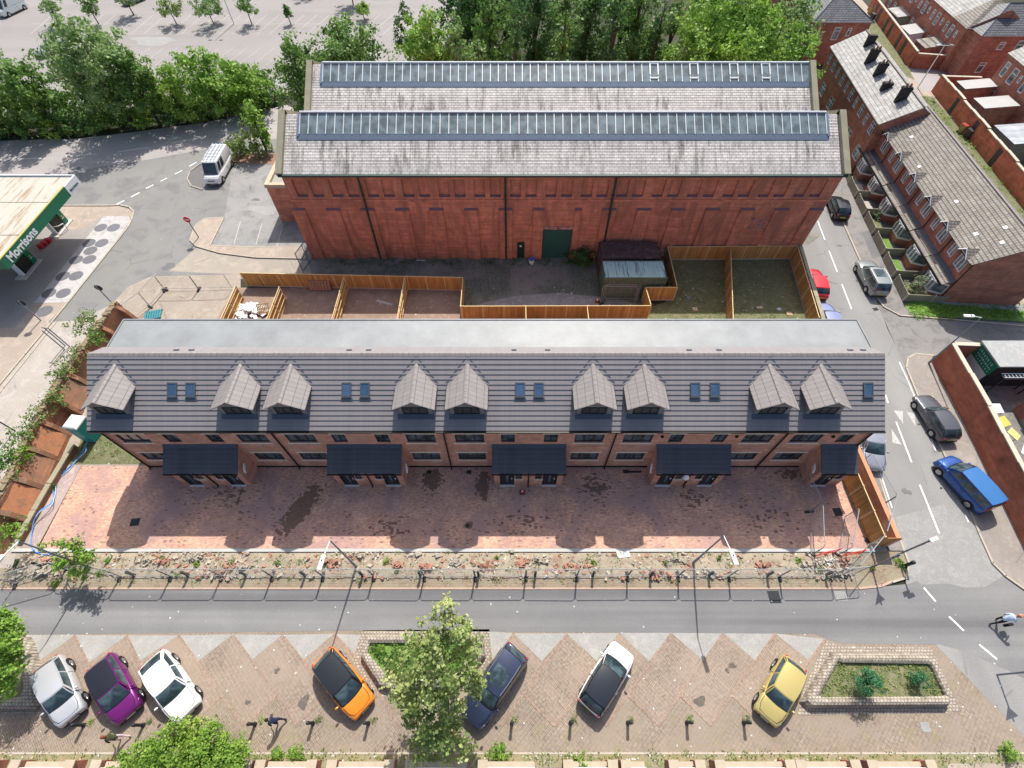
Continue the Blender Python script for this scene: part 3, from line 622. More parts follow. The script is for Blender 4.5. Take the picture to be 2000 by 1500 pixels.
# dormers: one built, the rest copied
def make_dormer():
    d = bpy.data.objects.new('dormer', None); COL.objects.link(d); d.parent = house; d.location = (0, 0.0, 0)
    base = root_loc(d)
    yf, yb = 16.62, 19.45; zr, ze = 8.8, 7.96; hw = 1.36
    def zroof(y): return E0[1] + (y-E0[0])*uz/uy
    yv = E0[0] + (ze-E0[1])*uy/uz + .1
    mb = MB()
    # cheeks and front gable
    fw = 1.08
    mb.face([(-fw,yf,zroof(yf)),(fw,yf,zroof(yf)),(fw,yf,ze+.14),(0,yf,zr-.1),(-fw,yf,ze+.14)])
    for s in (-1, 1):
        mb.face([(s*fw,yf,zroof(yf)-.02),(s*fw,yv+.2,zroof(yv+.2)-.02),(s*fw,yv+.2,ze+.12),(s*fw,yf,ze+.12)][::s])
    mb.build('dormer_wall', M['tile_dark'], d)
    mb = MB(); yo = 16.3
    for s in (-1, 1):
        q = [(0,yo,zr),(s*hw,yo,ze),(s*hw,yv+.06,ze+.0),(0,yb,zr)]
        if s > 0: q = q[::-1]
        q = q if (Vector(q[1])-Vector(q[0])).cross(Vector(q[2])-Vector(q[0])).z > 0 else q[::-1]
        mb.slab(q, .05)
    mb.build('dormer_roof', M['tile_dormer'], d)
    mb = MB()
    for k in range(7):
        y0 = yo + (yb-.1-yo)*k/7; y1 = yo + (yb-.1-yo)*(k+1)/7 - .015
        for s in (-1, 1):
            q = [(0,y0,zr+.035),(s*.13,y0,zr-.035),(s*.13,y1,zr-.035),(0,y1,zr+.035)]
            if (Vector(q[1])-Vector(q[0])).cross(Vector(q[2])-Vector(q[0])).z < 0: q = q[::-1]
            mb.slab(q, .02)
    mb.build('ridge_tiles', M['tile_dormer'], d)
    for s in (-1, 1): mb = MB(); mb.tube([(s*(hw+.0),yo+.02,ze-.05),(s*(hw+.0),yv,ze-.05)], .045, 6); mb.build('gutter', M['black_pipe'], d)
    mb = MB(); mb.slab([(-1.2,yf-.3,zroof(yf-.3)+.045),(1.2,yf-.3,zroof(yf-.3)+.045),(1.2,yf,zroof(yf)+.06),(-1.2,yf,zroof(yf)+.06)], .02); mb.build('flashing', M['lead'], d)
    for s in (-1, 1):
        mb = MB()
        a, b = (0, yb+.25, zroof(yb+.25)+.04), (s*(hw+.02), yv-.05, zroof(yv-.05)+.045)
        c, e = (s*.0, yb+.36, zroof(yb+.36)+.04), (s*(hw+.09), yv+.03, zroof(yv+.03)+.045)
        q = [a, b, e, c]
        if (Vector(q[1])-Vector(q[0])).cross(Vector(q[2])-Vector(q[0])).z < 0: q = q[::-1]
        mb.slab(q, .015); mb.build('valley_flashing', M['lead'], d)
    # child meshes were shifted by the parent's location: dormer local == world minus house origin
    win = MB(); wn = window(d, -.82, .82, 7.0, 7.78, yf-.03, 3, M['frame_dark'], M['glass'], .07, name='dormer_window')
    return d
d0 = make_dormer()
dx = [P(px, 787, 8.8).x for px in (184,442,546,803,909,1164,1274,1521,1635)]
dx = [c + s*4.12 for c in pairs for s in (-1, 1)] + [24.4-4.12]
for i, x in enumerate(dx):
    d = d0 if i == 0 else copy_tree(d0, house)
    d.location = (x, 0, 0)
# porches
def porch(c, s0=-1, s1=1):
    p = bpy.data.objects.new('porch', None); COL.objects.link(p); p.parent = house; p.location = (c, 0, 0)
    x0, x1 = (c-2.5 if s0 else c), (c+2.5 if s1 else c-.15)
    py = 14.6; op = []; doors = []; wins = []
    for s in (-1, 1):
        if s == 1 and not s1: continue
        doors.append((c+s*1.55-.5, c+s*1.55+.5, .05, 2.12)); wins.append((c+s*.72-.24, c+s*.72+.24, 1.15, 2.12))
    mb = MB(); facade(mb, x0, x1, 0, 2.5, py, doors+wins, .1)
    mb.face([(x0,HY,0),(x0,py,0),(x0,py,2.5),(x0,HY,3.55)]); mb.face([(x1,py,0),(x1,HY,0),(x1,HY,3.55),(x1,py,2.5)])
    mb.build('porch_wall', M['brick_new'], p)
    mb = MB(); a0, a1 = (14.38, 2.5), (HY-.0, 3.66); 
    for k in range(6):
        t0, t1 = k/6, (k+1)/6; y0, z0 = a0[0]+(a1[0]-a0[0])*t0, a0[1]+(a1[1]-a0[1])*t0; y1, z1 = a0[0]+(a1[0]-a0[0])*t1, a0[1]+(a1[1]-a0[1])*t1
        mb.slab([(x0-.12,y0,z0+.05),(x1+.12,y0,z0+.05),(x1+.12,y1-.002,z1+.03),(x0-.12,y1-.002,z1+.03)], .07)
    mb.build('porch_roof', M['tile_porch'], p)
    mb = MB(); mb.slab([(x0-.12,HY-.22,3.575+.03),(x1+.12,HY-.22,3.575+.03),(x1+.12,HY-.01,3.76),(x0-.12,HY-.01,3.76)], .02); mb.build('flashing', M['lead'], p)
    mb = MB(); mb.tube([(x0-.12,14.33,2.46),(x1+.12,14.33,2.46)], .06, 6); mb.build('gutter', M['black_pipe'], p)
    if s1: mb = MB(); mb.tube([(c,14.33,2.45),(c,14.53,2.3),(c,14.53,.1),(c,14.4,.03)], .05, 8); mb.build('downpipe', M['black_pipe'], p)
    for o in doors:
        mb = MB(); mb.box(o[0], o[1], py+.05, py+.1, .05, 2.12); mb.box(o[0]-.03, o[0]+.06, py+.0, py+.052, .05, 2.12); mb.box(o[1]-.06, o[1]+.03, py+.0, py+.052, .05, 2.12); mb.box(o[0], o[1], py-.01, py+.052, 2.06, 2.14)
        dr = mb.build('door', M['frame_dark'], p)
        off = root_loc(p)
        for nm, bx_, mt in (('pane', (o[0]+.42, o[0]+.58, py+.035, py+.049, .5, 1.9), M['glass']), ('handle', (o[0]+.8, o[0]+.86, py+.02, py+.049, 1.0, 1.25), M['white_pvc'])):
            q = MB(); q.box(*bx_); q.v = [(v[0]-off.x, v[1]-off.y, v[2]-off.z) for v in q.v]; q.build(nm, mt, dr, world=False)
        mb = MB(); mb.box(o[0]-.05, o[1]+.05, py-.12, py-.002, 0, .06); mb.build('step', M['white_pvc'], p)
    for o in wins:
        window(p, o[0], o[1], o[2], o[3], py+.05, 1, M['frame_dark'], M['glass'], .05)
        mb = MB(); mb.box(o[0]-.1, o[1]+.1, py-.06, py+.08, 1.03, 1.148); mb.build('sill', M['stone_trim'], p)
    return p
for c in pairs: porch(c)
porch(24.4, -1, 0)
for i, (px, s) in enumerate(((490,1),(796,1),(1270,-1),(1573,-1))):
    c = [pairs[0], pairs[1], pairs[3], 24.4][i]; x = c + s*2.5
    mb = MB(); mb.tube([(x,15.1,2.0),(x+s*.3,14.95,2.2)], .025, 6); mb.rbox((x+s*.36,14.9,2.3), (.09,.5,.55), R(20*s), 0, R(12*s)); mb.build('satellite_dish', M['white_pvc'], house)
for px in (1293, 1438, 1626):
    c = P(px, 852, 4.9); mb = MB(); mb.cyl(c.x, 0, 0, .1, .11, n=12); mb.v = [(v[0], HY-.12+v[2], 4.95+v[1]) for v in mb.v]; mb.build('flue_vent', M['black_pipe'], house)
# ------------------------------------------------ old warehouse
M['brick_old'] = brickwall('old_red_brick', (.66,.24,.155), (.54,.19,.12), (.42,.26,.19), bw=.23, bh=.08, ms=.01, stain=(.32,.145,.105), stain_s=.8, stain_rng=(.42,.66), sv=(1,1,.22), paint=(1.35, 9.5, (.55,.55,.62)))
M['brick_old_plain'] = brickwall('old_red_brick_clean', (.66,.24,.155), (.54,.19,.12), (.42,.26,.19), bw=.23, bh=.08, ms=.01, stain=(.18,.10,.08), stain_s=.35, stain_rng=(.5,.75))
M['slate'] = tiles('weathered_slate', (.66,.62,.59), (.55,.515,.49), (.27,.255,.25), .40, .125, 1.0, .016, stain=(.12,.12,.105), sscale=(2.4,.3,.3), srng=(.47,.66), rough=.75, vary=.10, fine_=.10)
M['coping'] = plain('weathered_coping_stone', (.30,.28,.20), .9, var=.3, vs=1.2)
M['alu'] = plain('aluminium_glazing_bar', (.72,.74,.72), .35, .3, var=.05)
M['flash_blue'] = plain('blue_grey_flashing', (.14,.185,.25), .5, .2, var=.2)
M['green_paint'] = plain('green_painted_steel', (.035,.12,.10), .45, .1, var=.12, vs=1)
M['pipe_green'] = plain('dark_green_pipe', (.02,.05,.045), .5, var=.1)
M['rl_glass'] = glassmat('rooflight_sheet', (.085,.115,.13), .3, .3)
WX0, WX1, WY = -20.4, 29.3, 39.7
WH = 9.55; PITCH = math.tan(R(28.4)); BAY = 9.8
wh = thing('brick_warehouse', 'long old red brick warehouse with two slate roofs carrying glazed ridge rooflights', 'warehouse', (4, 45, 0))
recess = []; pil = []
c0 = P(650, 407, 6.0).x; sp = 3.245
pcs = [c0 + sp*k for k in range(-1, 15)]
for k in range(-1, 15):
    cx = c0 + sp*(k+.5)
    for s in (-.72, .72):
        a, b = cx+s-.5, cx+s+.5
        if a > WX0+.3 and b < WX1-.3: recess.append((a, b, 7.25, 8.95))
door_o = (P(1057,500).x, P(1111,500).x, 0, 3.65); pd = (P(1010,505).x, P(1024,505).x, 0, 2.1)
mb = MB(); facade(mb, WX0, WX1, 0, WH, WY, recess + [door_o, pd], .2)
for o in recess: mb.face([(o[0],WY+.199,o[2]),(o[1],WY+.199,o[2]),(o[1],WY+.199,o[3]),(o[0],WY+.199,o[3])])
R2 = WY + 2*BAY
for x, s in ((WX0, 1), (WX1, -1)):
    g = [(x,WY,0),(x,WY,WH),(x,WY+BAY/2,WH+BAY/2*PITCH),(x,WY+BAY,WH),(x,R2-BAY/2,WH+BAY/2*PITCH),(x,R2,WH),(x,R2,0)]
    mb.face(g if s > 0 else g[::-1])
mb.face([(WX1,R2,0),(WX0,R2,0),(WX0,R2,WH),(WX1,R2,WH)])
mb.build('wall', M['brick_old'], wh)
for x in pcs:
    if x < WX0+.2: x = WX0+.66
    if x > WX1-.6: continue
    if abs(x-(door_o[0]+door_o[1])/2) < 1.6 : pass
    a, b = x-.62, x+.62
    if any(a < o[1] and b > o[0] for o in (door_o, pd)):
        if b > door_o[0] and x < (door_o[0]+door_o[1])/2: b = door_o[0]-.03
        elif a < door_o[1] and x > (door_o[0]+door_o[1])/2: a = door_o[1]+.03
        if a < pd[1] and b > pd[0]: a = max(a, pd[1]+.03)
        if b-a < .2: continue
    mb = MB(); mb.box(a, b, WY-.17, WY-.002, 0, 5.95); mb.build('pilaster', M['brick_old'], wh)
    mb = MB(); mb.slab([(a-.03,WY-.21,5.93),(b+.03,WY-.21,5.93),(b+.03,WY-.004,6.06),(a-.03,WY-.004,6.06)], .06); mb.build('slate_cap', plain('slate_cap',(.20,.125,.14),.75,var=.3) if 'slate_cap' not in bpy.data.materials else bpy.data.materials['slate_cap'], wh)
for o in recess:
    mb = MB(); mb.slab([(o[0]+.01,WY-.03,7.24),(o[1]-.01,WY-.03,7.24),(o[1]-.01,WY+.19,7.34),(o[0]+.01,WY+.19,7.34)], .05); mb.build('recess_sill', bpy.data.materials['slate_cap'], wh)
mb = MB(); mb.box(WX0-.02, WX1+.02, WY-.06, WY-.004, 6.75, 6.95); mb.build('string_course', M['brick_old_plain'], wh)
# panel edges of the upper tier stand proud between pairs
mb = MB(); mb.box(door_o[0]+.02, door_o[1]-.02, WY+.1, WY+.14, 0, 3.63)
for k in range(18): mb.box(door_o[0]+.05, door_o[1]-.05, WY+.085, WY+.101, .1+k*.2, .1+k*.2+.13)
mb.build('roller_door', M['green_paint'], wh)
mb = MB(); mb.box(pd[0]+.02, pd[1]-.02, WY+.06, WY+.12, 0.02, 2.08); dr = mb.build('door', plain('dark_green_door',(.012,.045,.035),.5,var=0), wh)
mb = MB(); mb.box(pd[0]+.25, pd[0]+.45, WY+.045, WY+.058, 1.4, 1.62); mb.build('door_notice', M['white_pvc'], wh)
mb = MB(); mb.box(door_o[0]-.1, door_o[1]+.1, WY-.1, WY-.003, 3.66, 3.95); mb.build('door_lintel', rough_ground('peeling_lintel',(.30,.09,.07),(.5,.42,.42),None,3,12), wh)
# pipes, gutter
for px in (705, 987, 1200, ):
    x = P(px, 375, 8.0).x; mb = MB(); mb.tube([(x,WY-.35,WH-.05),(x,WY-.2,WH-.5),(x,WY-.2,.1)], .09, 8)
    for z in (1.5, 3.5, 5.5, 7.5): mb.rbox((x,WY-.16,z), (.26,.14,.1))
    mb.build('downpipe', M['pipe_green'], wh)
mb = MB(); mb.box(WX0-.1, WX1+.1, WY-.42, WY-.2, WH-.12, WH+.04); mb.build('gutter', M['pipe_green'], wh)
# roofs
def wroof(y0, xa, xb, skx0, skx1, nbar, extra):
    yr = y0+BAY/2; zr = WH+BAY/2*PITCH; ov = .3 if y0 == WY else 0
    nrow = 20; mb = MB()
    pts = []
    for k in range(nrow):
        a, b = k/nrow, (k+1)/nrow; ya, yb = y0-ov+(yr-y0+ov)*a, y0-ov+(yr-y0+ov)*b; za, zb = WH-ov*PITCH+(zr-WH+ov*PITCH)*a, WH-ov*PITCH+(zr-WH+ov*PITCH)*b
        pts += [(ya, za+.02), (yb, zb+.004)]
    for p, q in zip(pts, pts[1:]): mb.face([(xa,p[0],p[1]),(xb,p[0],p[1]),(xb,q[0],q[1]),(xa,q[0],q[1])])
    mb.face([(xa,yr,zr),(xb,yr,zr),(xb,y0+BAY,WH),(xa,y0+BAY,WH)])
    rf = mb.build('roof', M['slate'], wh)
    off = root_loc(wh)
    def sub(m, nm, mt, parent):
        m.v = [(v[0]-off.x, v[1]-off.y, v[2]-off.z) for v in m.v]; return m.build(nm, mt, parent, world=False)
    # rooflight: raised glazed strip below the ridge
    t0 = .64; ys, zs = y0+BAY/2*t0, WH+BAY/2*t0*PITCH; yt, zt = yr+.05, zr+.0; h = .12
    nx_, nz_ = -math.sin(R(30)), math.cos(R(30))
    m = MB(); m.slab([(skx0,ys,zs+h),(skx1,ys,zs+h),(skx1,yt,zt+h),(skx0,yt,zt+h)], .03); sl_ = m.build('rooflight', M['rl_glass'], wh)
    m = MB()
    m.slab([(skx0,yr+.05,zr+h),(skx1,yr+.05,zr+h),(skx1,yr+1.7,zr-.95+h),(skx0,yr+1.7,zr-.95+h)], .03); sub(m, 'rear_glazing', M['rl_glass'], sl_)
    m = MB()
    for k in range(nbar+1):
        x = skx0+(skx1-skx0)*k/nbar
        m.slab([(x-.035,ys-.02,zs+h+.04),(x+.035,ys-.02,zs+h+.04),(x+.035,yt,zt+h+.05),(x-.035,yt,zt+h+.05)], .05)
        m.slab([(x-.035,yt,zt+h+.05),(x+.035,yt,zt+h+.05),(x+.035,yr+1.7,zr-.95+h+.04),(x-.035,yr+1.7,zr-.95+h+.04)], .04)
    for kx in extra:
        x = skx0+(skx1-skx0)*kx/nbar; dx_ = (skx1-skx0)/nbar
        for (a, b) in ((.02,.06),(.24,.30)):
            ya, yb = yt-(yt-ys)*b, yt-(yt-ys)*a; za, zb = zt-(zt-zs)*b, zt-(zt-zs)*a
        for tt in (.03, .8):
            ya = yt-(yt-ys)*tt; za = zt-(zt-zs)*tt
            m.slab([(x,ya-.12,za+h+.02),(x+dx_,ya-.12,za+h+.02),(x+dx_,ya,za+h+.09),(x,ya,za+h+.09)], .06)
        for q in (x, x+dx_-.0):
            m.slab([(q-.06,ys+.6,zs+h+.42),(q+.06,ys+.6,zs+h+.42),(q+.06,yt,zt+h+.09),(q-.06,yt,zt+h+.09)], .05)
    sub(m, 'glazing_bars', M['alu'], sl_)
    m = MB(); m.tube([(skx0-.05,yt,zt+h+.06),(skx1+.05,yt,zt+h+.06)], .09, 8); sub(m, 'ridge_cap', M['white_pvc'], sl_)
    m = MB(); m.slab([(skx0-.2,ys-.42,zs-.42*PITCH+.06),(skx1+.2,ys-.42,zs-.42*PITCH+.06),(skx1+.2,ys-.02,zs+h-.01),(skx0-.2,ys-.02,zs+h-.01)], .04)
    for q in (skx0-.16, skx1+.16): m.slab([(q-.1,ys-.2,zs+h-.05),(q+.1,ys-.2,zs+h-.05),(q+.1,yt,zt+h),(q-.1,yt,zt+h)], .1)
    sub(m, 'flashing', M['flash_blue'], sl_)
wroof(WY, WX0+.1, WX1-.1, P(583,240,12).x, P(1617,240,12).x, 60, [])
wroof(WY+BAY, WX0+.1, WX1+.6, P(626,145,12).x, P(1588,145,12).x, 61, [41, 46, 51, 55])
# raised gable parapets with stone copings
for x, s in ((WX0, -1), (WX1, 1)):
    for y0 in (WY, WY+BAY):
        xx = x + (0 if y0 == WY else (0.15 if s < 0 else .75))
        yr = y0+BAY/2; zr = WH+BAY/2*PITCH
        mb = MB()
        for a, b, c, d in ((y0-.35, WH-.2, yr, zr), (yr, zr, y0+BAY+(-.3 if y0 == WY else .2), WH)):
            q = [(xx-.28, a, b+.42), (xx+.28, a, b+.42), (xx+.28, c, d+.42), (xx-.28, c, d+.42)]
            if y0 == WY and c > yr+.1: q = [(xx-.28,a,b+.42),(xx+.28,a,b+.42),(xx+.28,c,d+.42),(xx-.28,c,d+.42)]
            mb.slab(q, .5)
        mb.build('parapet_coping', M['coping'], wh)
mb = MB(); mb.slab([(WX0+.2,WY+BAY-.35,WH+.22),(WX1-.2,WY+BAY-.35,WH+.22),(WX1-.2,WY+BAY+.35,WH+.22),(WX0+.2,WY+BAY+.35,WH+.22)], .1); mb.build('valley_gutter', plain('lead_valley',(.42,.40,.45),.6,.1,var=.25), wh)
# graffiti strokes on the right of the facade
mb = MB(); gx = P(1485,440,4.3).x
def stroke(pts, w_=.09):
    for a, b in zip(pts, pts[1:]):
        d = Vector((b[0]-a[0], b[1]-a[1])); n = Vector((-d.y, d.x)).normalized()*w_
        mb.face([(gx+a[0]-n.x, WY-.012, 4.0+a[1]-n.y),(gx+b[0]-n.x, WY-.012, 4.0+b[1]-n.y),(gx+b[0]+n.x, WY-.012, 4.0+b[1]+n.y),(gx+a[0]+n.x, WY-.012, 4.0+a[1]+n.y)])
for st in ([(-1.3,.9),(-.2,.9)], [(-.75,.9),(-.8,-.2)], [(.4,.8),(-.1,.6),(-.1,.1),(.45,0),(.45,.4),(.2,.4)], [(1.2,.8),(.75,.7),(.8,.45),(1.2,.35),(1.2,.0),(.7,-.05)], [(-.9,-.25),(.2,-.2),(1.4,-.3)], [(1.7,.5),(1.5,.1),(2.0,-.1)]): stroke(st)
mb.build('graffiti', rough_ground('faded_white_spray',(.34,.24,.24),(.24,.12,.11),None,2,9), wh)
# lean-to annex on the left
ax = thing('brick_annex', 'low brick annex with pale stone parapet against the left end of the warehouse', 'annex', (-22, 49, 0))
AX0, AX1, AY0, AY1, AH = P(551,432).x, WX0-.05, 45.7, 53.0, 4.5
mb = MB(); mb.box(AX0, AX1, AY0, AY1, 0, AH-.3); mb.build('wall', M['brick_old_plain'], ax)
mb = MB(); mb.box(AX0+.3, AX1, AY0+.3, AY1-.3, AH-.3, AH-.2); mb.build('roof', plain('grey_roof_felt',(.33,.33,.30),.9,var=.2), ax)
mb = MB(); mb.box(AX0-.1, AX0+.35, AY0-.1, AY1+.1, AH-.32, AH+.08); mb.box(AX0+.352, AX1-.02, AY0-.1, AY0+.35, AH-.32, AH+.06); mb.build('parapet', plain('pale_sandstone',(.50,.42,.31),.85,var=.15,vs=1.5), ax)
mb = MB(); mb.box(AX1-1.0, AX1-.1, AY0-.03, AY0-.004, .02, 2.9); mb.build('door', M['frame_dark'], ax)
# ------------------------------------------------ old brick terraces on the right
M['brick_terr'] = brickwall('terrace_brick', (.50,.17,.105), (.41,.13,.085), (.34,.24,.18), stain=(.22,.10,.085), stain_s=.4)
M['render_red'] = brickwall('red_painted_brick', (.46,.155,.085), (.40,.135,.08), (.38,.135,.085), stain=(.20,.075,.05), stain_s=.4)
M['tile_conc'] = tiles('brown_concrete_tiles', (.30,.275,.245), (.26,.235,.21), (.09,.08,.07), .3, .17, 1.0, .022, stain=(.16,.15,.12), rough=.8, off=0)
M['slate_pale'] = tiles('pale_slates', (.42,.415,.40), (.36,.355,.345), (.17,.165,.165), .5, .2, 1.0, .016, stain=(.24,.235,.20), rough=.75)
M['slate_dark'] = tiles('dark_slates', (.17,.175,.19), (.13,.135,.15), (.05,.05,.06), .5, .17, 1.0, .03, rough=.6)
M['black_brick'] = brickwall('dark_brick', (.05,.045,.042), (.04,.036,.034), (.045,.04,.038))  # near-black brick, used for the chimneys
M['glass_net'] = glassmat('net_curtained_glass', (.09,.11,.12), .12, .6)
M['pot'] = plain('clay_pot', (.34,.20,.14), .8)
M['timber_grey'] = plain('grey_timber_panel', (.27,.26,.20), .85, var=.25, vs=2)
M['coping_tan'] = plain('tan_coping', (.50,.45,.36), .85, var=.15, vs=1.5)
M['tarmac_dark'] = rough_ground('yard_flags', (.20,.19,.185), (.16,.155,.15), (.26,.245,.235), .6, 8, cracks=True)
def lx(o, x, y, z=0): 
    a = o.rotation_euler.z; return Vector((o.location.x + x*math.cos(a) - y*math.sin(a), o.location.y + x*math.sin(a) + y*math.cos(a), z))
def gable_roof(mb, x0, x1, ye, yr, yb, ze, zr, t=.1, zb=None):
    zb = ze if zb is None else zb
    mb.slab([(x0,ye,ze),(x1,ye,ze),(x1,yr,zr),(x0,yr,zr)], t); mb.slab([(x0,yr,zr),(x1,yr,zr),(x1,yb,zb),(x0,yb,zb)], t)
def wallbox(mb, x0, x1, y0, y1, h, yr, zr, opens):
    facade(mb, x0, x1, 0, h, y0, opens, .09)
    mb.face([(x1,y0,0),(x1,y1,0),(x1,y1,h),(x1,yr,zr),(x1,y0,h)]); mb.face([(x0,y1,0),(x0,y0,0),(x0,y0,h),(x0,yr,zr),(x0,y1,h)])
    mb.face([(x1,y1,0),(x0,y1,0),(x0,y1,h),(x1,y1,h)])
# --- nearer terrace with bay windows and tiled canopies
a2 = R(-94.3); L2 = 23.4
t2 = thing('terraced_house_row', 'brick terrace with brown tiled roof, white bay windows and tiled canopies facing the side street', 'terrace', (42.75, 56.7, 0), a2)
U = L2/6; ops = []; wins = []
for k in range(6):
    b = k*U
    for q in ((b+.45, b+1.3, 3.3, 4.45), (b+1.95, b+3.25, 3.2, 4.5)): ops.append(q)
mb = MB(); wallbox(mb, 0, L2, 0, 7.2, 4.85, 3.6, 7.0, ops + [(k*U+.3, k*U+1.15, .02, 2.1) for k in range(6)]); mb.build('wall', M['brick_terr'], t2, world=False)
mb = MB(); gable_roof(mb, -.05, L2+.15, -.35, 3.6, 7.5, 4.85, 7.12); rf = mb.build('roof', M['tile_conc'], t2, world=False)
mb = MB(); mb.tube([(-.05,3.6,7.14),(L2+.15,3.6,7.14)], .1, 6); mb.build('ridge_tiles', M['tile_dormer'], rf, world=False)
mb = MB(); mb.tube([(0,-.4,4.82),(L2,-.4,4.82)], .06, 6); mb.build('gutter', M['black_pipe'], t2, world=False)
for i, o in enumerate(ops): window(t2, *o, .05, 2 if i % 2 == 0 else 3, M['white_pvc'], M['glass_net'], .09, world=False, transom=None)
for k in range(6):
    b = k*U
    mb = MB(); mb.slab([(b+.06,-1.05,2.2+.05*(k%2)),(b+U-.06,-1.05,2.2+.05*(k%2)),(b+U-.06,-.4,2.5+.05*(k%2)),(b+.06,-.4,2.5+.05*(k%2))], .08)
    cp = mb.build('canopy', M['tile_conc'], t2, world=False)
    mb = MB(); mb.slab([(b+.06,-.4,2.5+.05*(k%2)),(b+U-.06,-.4,2.5+.05*(k%2)),(b+U-.06,-.003,2.68),(b+.06,-.003,2.68)], .06); mb.build('flashing', plain('slate_blue_flat',(.10,.11,.15),.5,var=.2) if k == 0 else bpy.data.materials['slate_blue_flat'], cp, world=False)
    mb = MB(); mb.box(b+.05, b+U-.05, -1.11, -1.052, 2.05, 2.22+.05*(k%2)); mb.build('fascia', M['frame_dark'], cp, world=False)
    # small gable over the wider window
    mb = MB(); mb.face([(b+1.95,-.36,4.86),(b+3.25,-.36,4.86),(b+2.6,-.36,5.36)]); mb.slab([(b+1.9,-.5,4.84),(b+2.6,-.5,5.4),(b+2.6,.55,5.4),(b+1.9,-.25,4.9)][::-1], .05); mb.slab([(b+3.3,-.5,4.84),(b+3.3,-.25,4.9),(b+2.6,.55,5.4),(b+2.6,-.5,5.4)][::-1], .05)
    gb_ = mb.build('gablet', M['tile_conc'], t2, world=False)
    mb = MB(); mb.tube([(b+1.88,-.54,4.8),(b+2.6,-.54,5.4),(b+3.32,-.54,4.8)], .05, 4); mb.tube([(b+2.2,-.53,5.0),(b+3.0,-.53,5.0)], .03, 4); mb.build('bargeboard', M['white_pvc'], gb_, world=False)
    # bay window
    x0, x1 = b+1.35, b+3.6; mb = MB(); pl = [(x0,-.0),(x0+.4,-1.15),(x1-.4,-1.15),(x1,-.0)]
    mb.prism(pl, .0, .75); by = mb.build('bay_window', M['brick_terr'], t2, world=False)
    mb = MB(); mb.prism(pl, .752, .95); mb.prism(pl, 1.85, 2.04)
    segs_ = list(zip(pl, pl[1:]))
    for (p, q) in segs_:
        n_ = 3 if abs(p[1]-q[1]) < .01 else 1
        for j in range(n_+1):
            x = p[0]+(q[0]-p[0])*j/n_; y = p[1]+(q[1]-p[1])*j/n_; mb.box(x-.06, x+.06, y-.06, min(y+.06,-.003), .952, 1.848)
    mb.build('bay_frame', M['white_pvc'], by, world=False)
    mb = MB()
    for (p, q) in segs_: mb.face([(p[0],p[1]+.02,.953),(q[0],q[1]+.02,.953),(q[0],q[1]+.02,1.847),(p[0],p[1]+.02,1.847)])
    mb.build('pane', M['glass_net'], by, world=False)
    mb = MB(); mb.box(b+.32, b+1.13, .04, .08, .03, 2.09); mb.build('door', M['white_pvc'] if k % 2 else M['frame_dark'], t2, world=False)
mb = MB(); mb.tube([(L2-.02,-.06,4.8),(L2-.02,-.06,.1)], .05, 6); mb.build('downpipe', M['black_pipe'], t2, world=False)
for k in range(1, 6): mb = MB(); mb.tube([(k*U,-.35,4.8),(k*U,-.08,4.6),(k*U,-.08,2.7)], .045, 6); mb.build('downpipe', M['black_pipe'], t2, world=False)
for k, (x, y) in enumerate(((4,1.2),(9,.4),(15.5,1.1),(20.2,.9),(20.4,2.6),(22,1.9))):
    z = 4.85 + (y+.35)*.5747; mb = MB(); mb.rbox((x,y,z+.03), (.34,.28,.03), 0, math.atan(.5747)); mb.build('replaced_tile', M['white_pvc'], rf, world=False)
# --- farther terrace with chimneys
a1 = R(-95.7); L1 = 20.3
t1 = thing('terraced_house_row', 'taller brick terrace with pale slate roof and a row of dark chimneys', 'terrace', (43.65, 75.8, 0), a1)
ops = []
for k in range(5):
    b = .6 + k*4.0
    for q in ((b, b+.85, 3.9, 5.1), (b+1.9, b+3.0, 3.85, 5.15)): ops.append(q)
    for q in ((b+1.7, b+3.3, .8, 2.3),): ops.append(q)
mb = MB(); wallbox(mb, 0, L1, 0, 6.8, 5.6, 3.4, 7.5, ops); mb.build('wall', M['brick_terr'], t1, world=False)
mb = MB(); gable_roof(mb, -.1, L1+.1, -.25, 3.4, 7.0, 5.6, 7.65); rf1 = mb.build('roof', M['slate_pale'], t1, world=False)
mb = MB(); mb.tube([(-.1,3.4,7.67),(L1+.1,3.4,7.67)], .1, 6); mb.build('ridge_tiles', M['tile_conc'], rf1, world=False)
mb = MB(); mb.tube([(0,-.3,5.58),(L1,-.3,5.58)], .06, 6); mb.build('gutter', M['black_pipe'], t1, world=False)
for i, o in enumerate(ops): window(t1, *o, .04, 2, M['white_pvc'], M['glass_net'], .1, world=False, transom=.62)
for (px, py, hh, npots) in ((1693,94,1.3,0),(1699,120,1.7,3),(1716,144,1.5,2),(1731,170,.8,1),(1757,197,1.7,2)):
    p = P(px, py, 6.9); d = p - t1.location; ca, sa = math.cos(-a1), math.sin(-a1); qx, qy = d.x*ca - d.y*sa, d.x*sa + d.y*ca
    zb = 5.6 + (qy+.25)*.56; hh *= .85
    mb = MB(); mb.box(qx-.25, qx+.25, qy-.5, qy+.5, zb-.5, zb+hh); mb.box(qx-.3, qx+.3, qy-.55, qy+.55, zb+hh-.25, zb+hh-.1); ch = mb.build('chimney', M['black_brick'], rf1, world=False)
    mb = MB(); mb.box(qx-.4, qx+.4, qy-.68, qy+.68, zb-.3, zb+.06); mb.build('flashing', M['lead'], ch, world=False) if False else None
    for j in range(npots):
        y = qy + (j-(npots-1)/2)*.4; mb = MB(); mb.cyl(qx, y, zb+hh, zb+hh+.35, .13, .1, 10); mb.build('chimney_pot', M['pot'], rf1, world=False)
